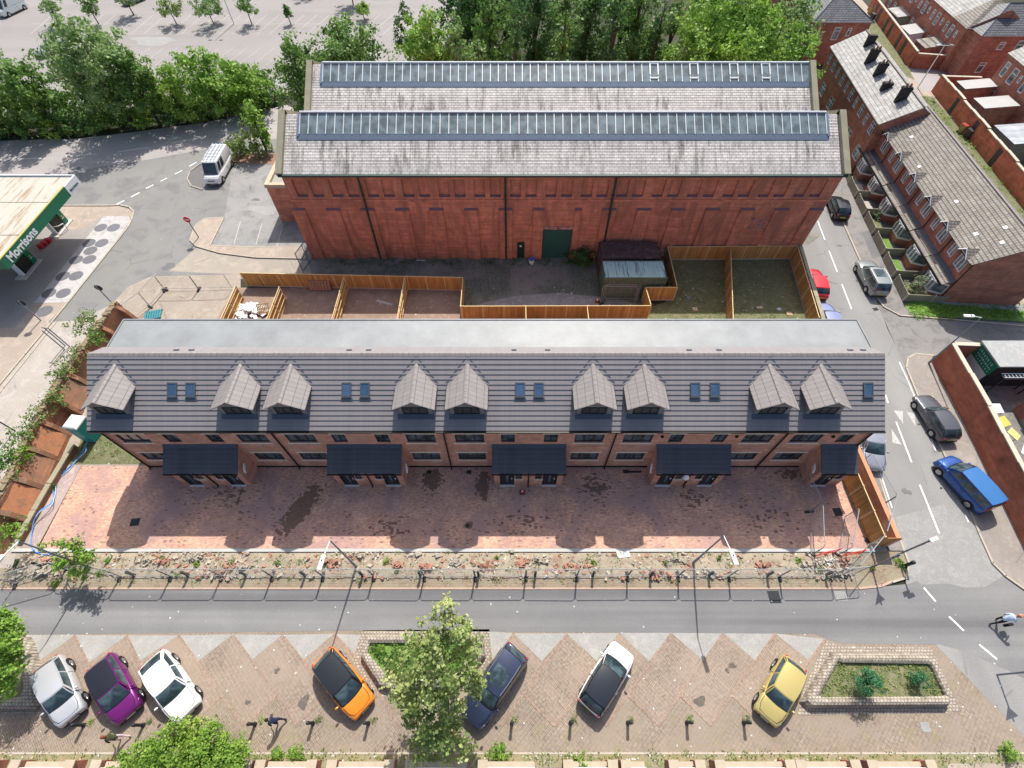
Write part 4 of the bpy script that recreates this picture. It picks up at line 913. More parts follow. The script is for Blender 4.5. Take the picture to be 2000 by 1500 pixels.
# --- hipped house end beyond
def hipped(name, label, cat, x0, x1, y0, y1, h, rise, mt, opens, brick='brick_terr', hipx=True):
    t = thing(name, label, cat, ((x0+x1)/2, (y0+y1)/2, 0))
    mb = MB(); facade(mb, x0, x1, 0, h, y0, opens, .09)
    mb.face([(x1,y0,0),(x1,y1,0),(x1,y1,h),(x1,y0,h)]); mb.face([(x0,y1,0),(x0,y0,0),(x0,y0,h),(x0,y1,h)]); mb.face([(x1,y1,0),(x0,y1,0),(x0,y1,h),(x1,y1,h)])
    mb.build('wall', M[brick], t)
    o = .25; w = min(x1-x0, y1-y0)/2; mb = MB(); z = h; zr = h+rise
    A, B, C, D = (x0-o,y0-o,z),(x1+o,y0-o,z),(x1+o,y1+o,z),(x0-o,y1+o,z)
    if (x1-x0) <= (y1-y0): r0, r1 = ((x0+x1)/2, y0+w, zr), ((x0+x1)/2, y1, zr); mb.face([A,B,r0]); mb.face([B,C,r1,r0]); mb.face([D,A,r0,r1])
    else: r0, r1 = (x0+w, (y0+y1)/2, zr), (x1-w, (y0+y1)/2, zr); mb.face([A,B,r1,r0]); mb.face([B,C,r1]); mb.face([C,D,r0,r1]); mb.face([D,A,r0])
    mb.face([D,C,B,A]); mb.build('roof', M[mt], t)
    mb = MB(); mb.tube([A,r0],.08,4); mb.tube([B,r1 if (x1-x0)>(y1-y0) else r0],.08,4); mb.tube([r0,r1],.09,4); mb.build('ridge_tiles', M['lead'], t)
    for q in opens: window(t, *q, y0+.05, 1, M['white_pvc'], M['glass_net'], .12, transom=.7)
    return t
hipped('end_house', 'red brick house end with dark slate hipped roof at the top beside bright trees', 'house', 44.1, 52.6, 84.1, 110, 5.6, 2.6, 'slate_dark', [(47.6,48.6,3.3,5.0),(49.6,50.2,3.8,4.9)])
# --- rear lane, walls and yards
sheet('rear_lane', [(49,30),(49,120),(66,120),(64.3,100),(61.4,82),(61.2,75),(59.5,50),(58.6,30)], M['concrete_tan'], .006, px=False)
sheet('rear_lane', [(59.5,75.2),(61.2,82.8),(120,82.8),(120,75.8),(61,75.8)], M['asphalt_pale'], .010, px=False)
sheet('grass_strip', [(57.5,83),(61.4,100),(63.8,104),(61.1,83.4),(60.2,79)], M['garden'], .012, px=False)
sheet('grass_strip', [(58.2,74),(60.4,74),(59.4,60),(58.2,44),(56.6,44),(57.4,60)], M['garden'], .012, px=False)
sheet('back_yards', [(61,84),(64.5,104),(70,104),(66.5,82.5),(61.5,82.8)], M['tarmac_dark'], .012, px=False)
sheet('back_yards', [(61,75.4),(58.6,50),(57.8,40),(90,40),(90,75.4)], M['tarmac_dark'], .012, px=False)
def brickrun(label, pts, h, name='brick_wall', gates=(), coping=True, mt='render_red', group=None, cm='coping_tan', step=0, t=.24, cat='wall'):
    c = pts[0]; th = thing(name, label, cat, (c[0], c[1], 0), 0, group)
    mb = MB()
    for a, b in zip(pts, pts[1:]): mb.wall(a, b, t, -.01, h)
    mb.build('wall_face', M[mt], th)
    mb = MB()
    for a, b in zip(pts, pts[1:]):
        n = max(1, round(math.dist(a, b)/2.6)) 
        for k in range(n):
            p = (a[0]+(b[0]-a[0])*k/n, a[1]+(b[1]-a[1])*k/n); q = (a[0]+(b[0]-a[0])*(k+.985)/n, a[1]+(b[1]-a[1])*(k+.985)/n)
            z = h + step*(k % 3)*.5 + .002; mb.wall(p, q, t+.12, z - (step and .0), z+.09)
    mb.build('coping', M[cm], th)
    for (g0, g1, gh) in gates:   # distance along first segment
        a, b = Vector(pts[0][:2]), Vector(pts[1][:2]); d = (b-a).normalized()
        mb = MB(); mb.wall(a+d*g0, a+d*g1, t+.05, .02, gh); mb.build('gate', M['frame_dark'], th)
    return th
brickrun('tall red yard wall with dark gates running along the far rear lane', [(64.3,106),(61.25,83.2)], 2.1, gates=[(3,3.9,1.9),(5,5.9,1.9),(9,9.9,1.9),(11.3,12.2,1.9),(15.6,16.5,1.9),(18,18.9,1.9)])
brickrun('red brick end wall of the far back yards facing the lane junction', [(61.35,83.15),(65.6,82.4)], 1.9)
brickrun('stepped red yard wall along the rear lane behind the bay window terrace', [(61.05,75.5),(58.7,53.5),(57.5,40)], 2.2, gates=[(6,6.8,2),(12,12.9,2),(18.5,19.4,2)], step=.12)
brickrun('red brick yard wall facing the lane junction beside pale shed roofs', [(61.15,75.55),(66.6,75.2)], 2.0)
def shed(label, x0, x1, y0, y1, h, mt, wallm='brick_terr', slope=.3, name='shed', cat='shed', rz=0):
    cx, cy = (x0+x1)/2, (y0+y1)/2; t = thing(name, label, cat, (cx, cy, 0), rz); hx, hy = (x1-x0)/2, (y1-y0)/2
    mb = MB(); mb.add([(-hx,-hy,0),(hx,-hy,0),(hx,hy,0),(-hx,hy,0),(-hx,-hy,h),(hx,-hy,h+slope),(hx,hy,h+slope),(-hx,hy,h)], [(0,3,2,1),(4,5,6,7),(0,1,5,4),(1,2,6,5),(2,3,7,6),(3,0,4,7)])
    mb.build('wall', M[wallm], t, world=False)
    o = .12; mb = MB(); mb.slab([(-hx-o,-hy-o,h+.01-o*.2),(hx+o,-hy-o,h+slope+.03),(hx+o,hy+o,h+slope+.03),(-hx-o,hy+o,h+.01-o*.2)], .06) 
    o2 = mb.build('roof', M[mt], t, world=False); o2.location.z = .07
    mb = MB(); mb.box(-hx-.03, -hx-.002, -.4, .4, .05, 1.95); mb.build('door', M['timber_grey'], t, world=False)
    return t
M['felt'] = plain('pale_roof_felt', (.42,.42,.41), .85, var=.12, vs=1)
M['corr_grey'] = tiles('corrugated_sheet', (.36,.38,.42), (.33,.35,.39), (.24,.26,.30), 1.2, 3.0, 1.0, .03, rough=.5)
shed('pale flat roofed brick outhouse nearest the lane junction', 62.3,66.4,71.6,73.7,2.1,'felt')
shed('pale flat roofed brick outhouse second from the lane junction', 61.5,65.6,65.7,68.2,2.4,'felt')
shed('grey corrugated lean-to over a back yard on the right edge', 60.4,65,57.2,61.3,2.4,'corr_grey','timber_grey')
shed('small mottled square roofed outhouse beside the lane street lamp', 62.6,65.6,84.0,86.9,2.3,'tile_conc', slope=.4)
shed('cream garden shed in the far back yards at the top', 63.3,65.4,90.0,93.2,1.9,'felt','white_pvc')
shed('dark roofed garden shed at the very top of the far yards', 64.2,66.6,96.6,100.2,2.0,'slate_pale','timber_grey')
shed('small green playhouse roof on the right edge by the rear lane', 61.0,63.6,50.6,53.0,1.9,'felt','timber_grey')
# terraces east of the lane
t3 = thing('terraced_house_row', 'brick terrace with pale slate roof and many white rear windows at the top right', 'terrace', (66.7, 106, 0), R(-93.5))
L3 = 24.3; ops = []
for k in range(5):
    b = .8+k*4.6; ops += [(b,b+.7,3.6,4.9),(b+1.4,b+2.4,3.4,5.0),(b+3.1,b+3.7,3.9,4.8),(b+.3,b+1.1,1.0,2.4),(b+2.2,b+3.1,.9,2.2)]
ops = [o for o in ops if o[1] < L3-.2]
mb = MB(); wallbox(mb, 0, L3, 0, 8.6, 5.7, 4.3, 8.0, ops); mb.build('wall', M['brick_terr'], t3, world=False)
mb = MB(); gable_roof(mb, -.1, L3-4, -.25, 4.3, 8.9, 5.7, 8.15); mb.build('roof', M['slate_pale'], t3, world=False)
mb = MB(); q = L3+.2; mb.face([(L3-4,-.25,5.7),(q,-.25,5.7),(L3-4,4.3,8.15)]); mb.face([(q,-.25,5.7),(q,8.9,5.7),(L3-4,4.3,8.15)]); mb.face([(q,8.9,5.7),(L3-4,8.9,5.7),(L3-4,4.3,8.15)]); mb.build('hip_roof', M['tile_conc'], t3, world=False)
for o in ops: window(t3, *o, .04, 1, M['white_pvc'], M['glass_net'], .11, world=False, transom=.65)
hipped('corner_house', 'large brick corner house with dark ribbed hipped roof at the top right edge', 'house', 66.0, 92, 79.2, 88, 5.7, 2.4, 'slate_dark', [(69.2,70.1,3.9,4.9),(71.7,72.9,3.2,5.1),(68.4,69.4,.9,2.3)])
t4 = thing('terraced_house_row', 'brick terrace with pale slate roof on the right edge beyond the back yards', 'terrace', (66.6, 73.6, 0), R(-92))
L4 = 34; ops = []
for k in range(7):
    b = .6+k*4.6; ops += [(b,b+.9,3.3,5.0),(b+1.8,b+3.0,3.2,5.0),(b+3.5,b+4.0,3.9,4.8),(b+.5,b+1.6,.9,2.3)]
mb = MB(); wallbox(mb, 0, L4, 0, 8.6, 5.7, 4.3, 8.0, ops); mb.build('wall', M['brick_terr'], t4, world=False)
mb = MB(); gable_roof(mb, -.1, L4, -.25, 4.3, 8.9, 5.7, 8.15); mb.build('roof', M['slate_pale'], t4, world=False)
for o in ops: window(t4, *o, .04, 1, M['white_pvc'], M['glass_net'], .12, world=False, transom=.65)
# wheelie bins and a post or two in the lane
def bin_(x, y, col, label, lid=(.05,.05,.05)):
    t = thing('wheelie_bin', label, 'bin', (x, y, 0), R(20))
    mb = MB(); mb.add([(-.22,-.28,.05),(.22,-.28,.05),(.22,.28,.05),(-.22,.28,.05),(-.29,-.36,1.0),(.29,-.36,1.0),(.29,.36,1.0),(-.29,.36,1.0)], [(0,3,2,1),(4,5,6,7),(0,1,5,4),(1,2,6,5),(2,3,7,6),(3,0,4,7)]); mb.build('bin_body', plain('bin_plastic', col, .5, var=.05), t, world=False)
    mb = MB(); mb.slab([(-.31,-.38,1.06),(.31,-.38,1.06),(.31,.40,1.12),(-.31,.40,1.12)], .06); mb.build('lid', plain('bin_lid', lid, .5, var=.05), t, world=False)
    mb = MB(); mb.tube([(-.25,.33,.1),(.25,.33,.1)], .1, 8); mb.build('wheels', M['black_pipe'], t, world=False)
for px, py, col, lab in ((1880,252,(.30,.27,.10),'olive wheelie bin with red lid in the rear lane behind the bay terrace'),(1892,262,(.05,.05,.06),'black wheelie bin beside the olive bin in the rear lane'),(1702,20,(.40,.30,.08),'yellow topped bin at the top end of the rear lane'),(1704,34,(.06,.06,.07),'black bin at the top end of the rear lane')):
    p = P(px, py, .5); bin_(p.x, p.y, col, lab, (.35,.05,.04) if 'red' in lab else (.05,.05,.05))
# --- long garden wall at the right edge and the yard behind it
gw = brickrun('long tall red garden wall with stepped tan coping along the side street pavement', [(37.05,26.15),(36.65,19.9),(35.65,10.4),(35.2,4)], 2.55, gates=[(8.3,9.25,2.1)], step=.1)
brickrun('short brick wall with pale coping facing the side lane', [(37.2,26.15),(39.3,26.05)], 2.5)
sheet('walled_yard', [(37.1,26.1),(36.7,19.9),(35.7,10.3),(35.3,4),(60,4),(60,26.1)], M['tarmac_dark'], .02, px=False)
gr = thing('garage', 'flat grey roofed garage with green painted sign board above its pale door', 'garage', (42.5, 24.8, 0))
mb = MB(); mb.box(39.35, 46.5, 23.6, 26.1, 0, 2.75); mb.build('wall', M['frame_dark'], gr)
mb = MB(); mb.box(39.2, 46.6, 23.5, 26.2, 2.76, 2.9); mb.build('roof', rough_ground('grey_felt_roof',(.36,.37,.37),(.32,.33,.335),(.40,.39,.37),.5,6), gr)
mb = MB(); mb.box(39.27, 39.345, 23.62, 26.08, 1.5, 2.74); sg = mb.build('sign_board', plain('green_sign',(.02,.20,.10),.5,var=.1), gr)
mb = MB(); mb.box(39.27, 39.345, 23.7, 26.0, .05, 1.48); mb.build('door', plain('pale_door',(.62,.66,.68),.5,var=.08), gr)
mb = MB(); random.seed(4)
for r_, (z, n_, hh) in enumerate(((2.35,8,.22),(2.0,10,.15),(1.72,7,.1))):
    for k in range(n_):
        y = 25.8 - k*(1.9/n_) - .12*r_
        mb.box(39.255, 39.268, y-.11, y-.08, z-hh/2, z+hh/2)
        if (k*7+r_) % 3: mb.box(39.255, 39.268, y-.08, y-.01, z+hh/2-.03, z+hh/2)
        if (k*5+r_) % 2: mb.box(39.255, 39.268, y-.08, y-.02, z-.015, z+.015)
mb.v = [(v[0]-42.5, v[1]-24.8, v[2]) for v in mb.v]; mb.build('sign_lettering', M['white_pvc'], sg, world=False)
oh = shed('brick outhouse with a white framed window inside the walled yard', 41.2,45,18.2,21.2,2.6,'felt','brick_terr')
window(oh, -.6, .5, 1.2, 2.1, -1.54, 2, M['white_pvc'], M['glass_net'], .07, world=False)
ld = thing('ladder', 'pale extension ladder lying on the garage side wall top', 'ladder', (42, 23.2, 0))
for yy in (22.8, 23.2):
    mb = MB(); mb.tube([(39.6,yy,2.35),(45.5,yy,2.35)], .035, 5); mb.build('rail', M['alu'], ld)
mb = MB()
for k in range(20): mb.tube([(39.8+k*.3,22.8,2.35),(39.8+k*.3,23.2,2.35)], .022, 4)
mb.build('rungs', M['alu'], ld)
vn = thing('storage_rack', 'dark steel rack of stored panels under the ladder in the yard', 'rack', (42.5,23,0))
mb = MB(); mb.box(39.6,45.6,22.7,23.3,2.2,2.3)
for x in (39.7,42.6,45.5):
    for y in (22.75,23.25): mb.box(x-.04,x+.04,y-.04,y+.04,0,2.2)
mb.build('rack_frame', M['frame_dark'], vn)
for k, (x, y, sx, sy, c, lab) in enumerate([(38.6,20.8,1.3,.5,(.75,.75,.78),'white sheet draped over garden furniture in the walled yard'),(38.9,19.7,.9,.35,(.55,.48,.12),'yellow plastic garden table in the walled yard'),(38.7,18.4,.8,.5,(.55,.50,.20),'yellow toy slide on the yard flags'),(38.2,16.8,2.2,.05,(.66,.62,.68),'pale striped sun canopy stretched over the yard corner'),(37.9,15.3,.9,.04,(.14,.40,.05),'bright green mat in the walled yard'),(37.6,21.9,.6,.5,(.60,.60,.62),'white folding chair behind the garden wall')]):
    t = thing(['garden_furniture','garden_table','toy_slide','sun_canopy','mat','folding_chair'][k], lab, ['furniture','table','slide','canopy','mat','chair'][k], (x+.3, y, 0), R(15*k))
    m = plain('yard_item_%s' % ['linen','plastic','toy','awning','turf','chair'][k], c, .6, var=.2)
    mb = MB()
    h = [.9,.7,1.0,1.9,.04,.8][k]
    mb.slab([(-sx/2,-.45,h),(sx/2,-.35,h-.1*(k!=4)),(sx/2,.45,h),(-sx/2,.4,h+.08*(k!=4))], .04); mb.build('top' if k != 4 else 'mat_pile', m, t, world=False)
    if k != 4:
        mb = MB()
        for a in (-1, 1):
            for b in (-1, 1): mb.tube([(a*sx*.42,b*.33,0),(a*sx*.42,b*.33,h-.08)], .03, 5)
        mb.build('legs', M['alu'], t, world=False)
# front gardens
for k in range(7):
    f0 = (39.75-.085*k*3.35/1, 52.4-k*3.35); f0 = (39.85 - (k*3.3)*.112, 52.6 - k*3.3)
    if f0[1] < 34: break
    f1 = (f0[0]-2.6*.112, f0[1]-2.6)
    lab = ['with paved stones behind the warehouse corner','with pale flags second from the warehouse','with a small grey shrub inside','with a square of bright lawn','with a lawn strip and paving','holding the large pale bush at the corner'][min(k,5)]
    t = thing('garden_fence', f'low grey timber panel garden fence {lab}', 'fence', (f0[0], f0[1], 0), 0, 'low panel fences round the front gardens')
    for j in range(2):
        a = (f0[0]+(f1[0]-f0[0])*j/2, f0[1]+(f1[1]-f0[1])*j/2); b = (f0[0]+(f1[0]-f0[0])*(j+.96)/2, f0[1]+(f1[1]-f0[1])*(j+.96)/2)
        mb = MB(); mb.wall(a, b, .06, .02, 1.0); mb.build('panel', M['timber_grey'], t)
    mb = MB(); e = (f1[0]+2.6, f1[1]-.15); mb.wall(f1, e, .06, .02, .95); mb.build('side_panel', M['timber_grey'], t)
    mb = MB(); e2 = (f1[0]+4.0, f1[1]-.2); mb.wall((e[0]+.1, e[1]), (e2[0]-.1+ (.0), e2[1]), .06, .02, .85); mb.build('side_panel', M['timber_grey'], t)
    for p in (f0, f1, e): mb = MB(); mb.rbox((p[0],p[1],.52), (.11,.11,1.06)); mb.build('post', M['coping_tan'], t)
    m = [M['concrete'], M['concrete'], M['garden'], M['grass'], M['grass'], M['garden']][min(k,5)]
    sheet('garden_bed', [(f0[0]+.1,f0[1]),(f1[0]+.1,f1[1]+.1),(f1[0]+1.5,f1[1]),(f0[0]+1.6,f0[1]-.1)], m, .112, px=False)
sheet('front_yards', [(39.9,52.8),(37.6,33.3),(41.1,33.3),(42.6,56)], M['tarmac_dark'], .02, px=False)
# ------------------------------------------------ filling station
def text_mesh(s, size, mat, name, parent, loc, xdir, updir, bold=0.0, extrude=.01):
    cu = bpy.data.curves.new('lettering', 'FONT'); cu.body = s; cu.size = size; cu.extrude = extrude; cu.offset = bold
    tmp = bpy.data.objects.new('lettering', cu); COL.objects.link(tmp)
    dg = bpy.context.evaluated_depsgraph_get(); me = bpy.data.meshes.new_from_object(tmp.evaluated_get(dg)); bpy.data.objects.remove(tmp)
    X = Vector(xdir).normalized(); Y = Vector(updir).normalized(); Zv = X.cross(Y)
    Mx = Matrix((X, Y, Zv)).transposed().to_4x4(); off = root_loc(parent)
    me.transform(Matrix.Translation(Vector(loc)-off) @ Mx); me.materials.clear(); me.materials.append(mat)
    o = bpy.data.objects.new(name, me); COL.objects.link(o); o.parent = parent; return o
st = thing('filling_station_canopy', 'flat white rust stained canopy with green fascia and white lettering over fuel pumps', 'canopy', (-48, 38, 0))
CZ = 5.4; ne = P(144,341,CZ); se = P(2,509,CZ)
cx = (ne.x+se.x)/2; cy0, cy1 = se.y, ne.y
g = NG('canopy_sheeting'); o = g.obj()
wv = g.n('ShaderNodeTexWave'); g.l(o, wv.inputs['Vector']); wv.inputs['Scale'].default_value = 1.6; wv.bands_direction = 'X'
rust = g.ramp(g.noise(g.mapv(o, (2.6,.28,1)), 1.0, 5, .7, .3), [(.52, 0), (.66, 1)])
g.l(g.mix(rust, (.47,.45,.39), (.30,.18,.08)), g.b.inputs['Base Color']); g.b.inputs['Roughness'].default_value = .6
g.bump(wv.outputs['Fac'], .03, .5); M['canopy_sheet'] = g.mat
mb = MB()
ys = [cy0+.15, cy0+(cy1-cy0)*.28, cy0+(cy1-cy0)*.66, cy1-.15]
for a, b in zip(ys, ys[1:]): mb.box(cx-24, cx-.16, a+.05, b-.05, CZ-.35, CZ-.16)
mb.build('roof_sheet', M['canopy_sheet'], st)
mb = MB(); mb.box(cx-24, cx-.14, cy0+.1, cy1-.1, CZ-.95, CZ-.4); mb.build('soffit', plain('grey_soffit',(.30,.30,.30),.7,var=.05), st)
gm = plain('green_fascia', (.015,.16,.085), .4, var=.06); 
mb = MB(); mb.box(cx-.13, cx, cy0, cy1-2.1, CZ-1.0, CZ); mb.box(cx-24, cx-.131, cy0-.001, cy0+.1, CZ-1.0, CZ); fa = mb.build('fascia', gm, st)
mb = MB(); mb.box(cx-.13, cx+.001, cy1-2.098, cy1, CZ-1.0, CZ); mb.box(cx-24, cx-.131, cy1-.1, cy1, CZ-1.0, CZ-.0); mb.build('white_fascia', M['white_pvc'], st)
mb = MB(); mb.box(cx-.14, cx+.012, cy0, cy1-2.1, CZ+.002, CZ+.07); mb.build('yellow_trim', plain('yellow_trim',(.42,.42,.14),.5,var=0), st)
text_mesh('Morrisons', 1.02, M['white_pvc'], 'fascia_lettering', st, (cx+.012, cy0+.65, CZ-.82), (0,1,0), (0,0,1), .028)
text_mesh('Morrisons', .36, plain('dark_teal',(.02,.12,.13),.5,var=0), 'fascia_lettering', st, (cx+.012, cy1-1.85, CZ-.75), (0,1,0), (0,0,1), .006)
for (px, py) in ((40,540),(104,462)):
    c = P(px, py); mb = MB(); mb.rbox((cx-9, c.y+1.2, (CZ-1)/2), (.35,.35,CZ-1)); mb.build('column', M['white_pvc'], st)
def pump(px, py, lab):
    c = P(px, py); t = thing('fuel_pump', lab, 'fuel pump', (c.x+.9, c.y+.2, 0), R(0))
    mb = MB(); mb.rbox((0,0,.07), (1.1,3.0,.14)); mb.build('plinth', M['kerb_pale'], t, world=False)
    mb = MB(); mb.rbox((-.1,-.85,.95), (.5,.14,1.6)); mb.build('end_panel', M['white_pvc'], t, world=False)
    mb = MB(); mb.rbox((-.1,0,.95), (.5,1.3,1.6)); mb.build('pump_body', M['frame_dark'], t, world=False)
    mb = MB()
    for k in range(5): mb.tube([(.2,-.6+.25*k,1.6),(.32,-.6+.25*k,.9),(.24,-.6+.25*k,.3)], .03, 5)
    mb.build('hoses', plain('hose_rubber',(.10,.09,.05),.6,var=.4), t, world=False)
    mb = MB(); mb.rbox((0,.95,.95), (.55,.62,1.5)); p = mb.build('side_panel', gm, t, world=False)
    mb = MB(); mb.rbox((.285,.95,1.0), (.012,.14,.14), 0, R(45)); mb.build('emblem', plain('yellow_emblem',(.6,.5,.08),.5,var=0), p, world=False)
    mb = MB(); mb.rbox((.285,.95,.78), (.012,.3,.06)); mb.build('emblem', M['white_pvc'], p, world=False)
pump(38,530,'green and white fuel pump under the lettered end of the canopy'); pump(102,450,'green and white fuel pump behind the looped guard rail')
t = thing('guard_rail', 'white looped guard rail on the pump island end', 'rail', tuple(P(122,452))); mb = MB(); b = P(122,452)
mb.tube([(b.x-.5,b.y-.3,0),(b.x-.5,b.y-.3,.8),(b.x+.3,b.y-.2,.85),(b.x+.5,b.y+.3,.8),(b.x+.5,b.y+.3,0)], .05, 6); mb.build('rail', M['white_pvc'], t)
c = P(92,478); t = thing('carton_stack', 'red boxed goods stacked beside the fuel pump', 'boxes', (c.x, c.y, 0))
for k in range(3): mb = MB(); mb.rbox((.1*k-.2, -.5+.45*k, .22), (.5,.4,.44), R(10*k)); mb.build('box', plain('red_carton',(.45,.03,.04),.6,var=.3,vs=5) if k == 0 else bpy.data.materials['red_carton'], t, world=False)
# ------------------------------------------------ old retaining wall on the left
M['brick_wall_old'] = brickwall('weathered_orange_brick', (.36,.15,.085), (.30,.125,.07), (.30,.19,.13), stain=(.17,.13,.09), stain_s=.45, stain_rng=(.48,.7))
M['render_orange'] = rough_ground('orange_render', (.44,.19,.095), (.36,.16,.085), (.24,.14,.085), .5, 5)
lw = thing('buttressed_wall', 'old orange brick wall with buttresses and weeds growing along its crumbling top', 'wall', (-36, 20, 0))
ln = [P(226,590,2.2), P(205,618,2.2), P(168,668,2.2), P(110,752,2.2), P(60,840,2.2), P(0,967,2.2), P(-60,1075,2.2)]
ln = [(p.x, p.y) for p in ln]
mb = MB(); random.seed(3)
for a, b in zip(ln, ln[1:]): mb.wall(a, b, .5, -.01, 2.15)
mb.build('wall_face', M['brick_wall_old'], lw)
mb = MB()
for a, b in zip(ln, ln[1:]):
    n = int(math.dist(a, b)/.28)
    for k in range(n):
        p = Vector(a).lerp(Vector(b), (k+.5)/n); mb.rbox((p.x+random.uniform(-.05,.05), p.y, 2.2+random.uniform(-.03,.1)), (random.uniform(.35,.62), .27, random.uniform(.1,.25)), random.uniform(-.2,.2), random.uniform(-.1,.1))
mb.build('crumbling_top', plain('mossy_masonry', (.24,.19,.12), .95, var=.45, vs=3), lw)
def online(t):
    tot = [math.dist(a,b) for a, b in zip(ln, ln[1:])]; s = t*sum(tot)
    for (a, b), d in zip(zip(ln, ln[1:]), tot):
        if s <= d: return Vector(a).lerp(Vector(b), s/d)
        s -= d
    return Vector(ln[-1])
for k, t in enumerate([.02,.13,.25,.36,.47,.56,.66,.77,.88]):
    p = online(t); mb = MB(); mb.add([(p.x+.25,p.y-.17,0),(p.x+1.15,p.y-.17,0),(p.x+1.15,p.y+.17,0),(p.x+.25,p.y+.17,0),(p.x+.25,p.y-.17,2.1),(p.x+.7,p.y-.17,1.5),(p.x+.7,p.y+.17,1.5),(p.x+.25,p.y+.17,2.1)], [(0,3,2,1),(4,5,6,7),(0,1,5,4),(1,2,6,5),(2,3,7,6),(3,0,4,7)]); mb.build('buttress', M['brick_wall_old'], lw)
for t0, t1 in ((.37,.465),(.57,.655),(.67,.765),(.78,.875)):
    a, b = online(t0), online(t1); mb = MB(); mb.face([(b.x+1.1,b.y,.35),(a.x+1.1,a.y,.35),(a.x+.26,a.y,1.9),(b.x+.26,b.y,1.9)]); mb.face([(b.x+1.1,b.y,0),(a.x+1.1,a.y,0),(a.x+1.1,a.y,.35),(b.x+1.1,b.y,.35)]); mb.build('rendered_bank', M['render_orange'] if t0 in (.57,.78) else M['brick_wall_old'], lw)
lo = [(p.x, p.y) for p in (P(142,868,.5), P(95,945,.5), P(34,1052,.5))]
brickrun('low wall with grey concrete cap at the foot of the buttressed wall', lo, .45, mt='brick_wall_old', cm='coping', t=.26)
mb = MB(); pts = [(172,858,.6),(165,875,.5),(158,888,.3),(143,905,.1),(125,922,.06),(110,938,.08),(103,955,.1),(106,970,.08),(97,985,.3),(78,998,.5),(66,1018,.3),(62,1045,.06),(61,1062,.06),(66,1075,.1),(85,1083,.15),(110,1080,.1)]
pw = [P(*q) for q in pts]; cr = []
for i in range(len(pw)-1):
    p0, p1, p2, p3 = pw[max(i-1,0)], pw[i], pw[i+1], pw[min(i+2,len(pw)-1)]
    for t in (0,.25,.5,.75): cr.append(.5*((2*p1)+(-p0+p2)*t+(2*p0-5*p1+4*p2-p3)*t*t+(-p0+3*p1-3*p2+p3)*t**3))
mb.tube(cr, .035, 6); tag(mb.build('hose', plain('blue_hose',(.08,.28,.70),.45,var=0), smooth=True), 'blue water hose snaking down the low wall to the driveway edge', 'hose')
mb = MB(); mb.tube([p+Vector((.12+.1*math.sin(i*.7),0,0)) for i, p in enumerate(cr[4:40])], .03, 6); tag(mb.build('hose', plain('pale_blue_hose',(.35,.55,.80),.45,var=0), smooth=True), 'pale blue pipe lying beside the blue hose', 'pipe')
# portable toilet
c = P(183,858); t = thing('portable_toilet', 'teal portable toilet with domed white roof beside the house end', 'toilet', (c.x-.1, c.y+.3, 0), R(-8))
mb = MB(); mb.rbox((0,0,1.08), (1.12,1.12,2.1)); mb.build('cabin', plain('teal_plastic',(.03,.30,.32),.45,var=.08), t, world=False, bevel=.04)
mb = MB(); mb.box(-.4,.4,-.585,-.562,.15,2.0); d_ = mb.build('door', plain('teal_door',(.04,.36,.37),.45,var=.05), t, world=False); mb = MB(); mb.box(.28,.34,-.60,-.586,1.0,1.15); mb.build('handle', M['white_pvc'], d_, world=False)
mb = MB()
for i in range(6):
    a = i/5; r0 = .6*(1-a**3*.35); zz_ = 2.13+.22*a
    mb.add([(-r0,-r0,zz_),(r0,-r0,zz_),(r0,r0,zz_),(-r0,r0,zz_)], [(0,1,2,3)] if i == 5 else [])
for i in range(5):
    b_ = i*4
    for k in range(4): mb.f.append((b_+k, b_+(k+1)%4, b_+4+(k+1)%4, b_+4+k)); mb.m.append(0)
mb.build('roof', plain('white_roof_plastic',(.72,.76,.70),.45,var=.05), t, world=False)
# ------------------------------------------------ timber fences
M['timber'] = None
g = NG('orange_timber'); v = g.wallvec(); 
sp_ = g.n('ShaderNodeSeparateXYZ'); g.l(v, sp_.inputs[0])
bo = g.math('FRACT', g.math('MULTIPLY', sp_.outputs[0], 7.5)); gap = g.ramp(bo, [(0, .35), (.1, 1)])
pid = g.math('FLOOR', g.math('MULTIPLY', sp_.outputs[0], 7.5)); wn = g.n('ShaderNodeTexWhiteNoise', noise_dimensions='1D'); g.l(pid, wn.inputs['W'])
colr = g.mix(wn.outputs['Value'], (.42,.22,.075), (.55,.32,.12)); colr = g.mix(1.0, colr, g.ramp(g.noise(g.mapv(g.obj(), (3,3,.6)), 1, 4), [(.3,.75),(.7,1.15)]), 'MULTIPLY')
colr = g.mix(1.0, colr, gap, 'MULTIPLY'); g.l(colr, g.b.inputs['Base Color']); g.b.inputs['Roughness'].default_value = .75; g.bump(bo, .02, .3)
M['timber'] = g.mat
M['timber_pale'] = plain('pale_timber', (.62,.47,.25), .75, var=.2, vs=3)
M['gravel_board'] = plain('concrete_gravel_board', (.42,.38,.36), .85, var=.15)
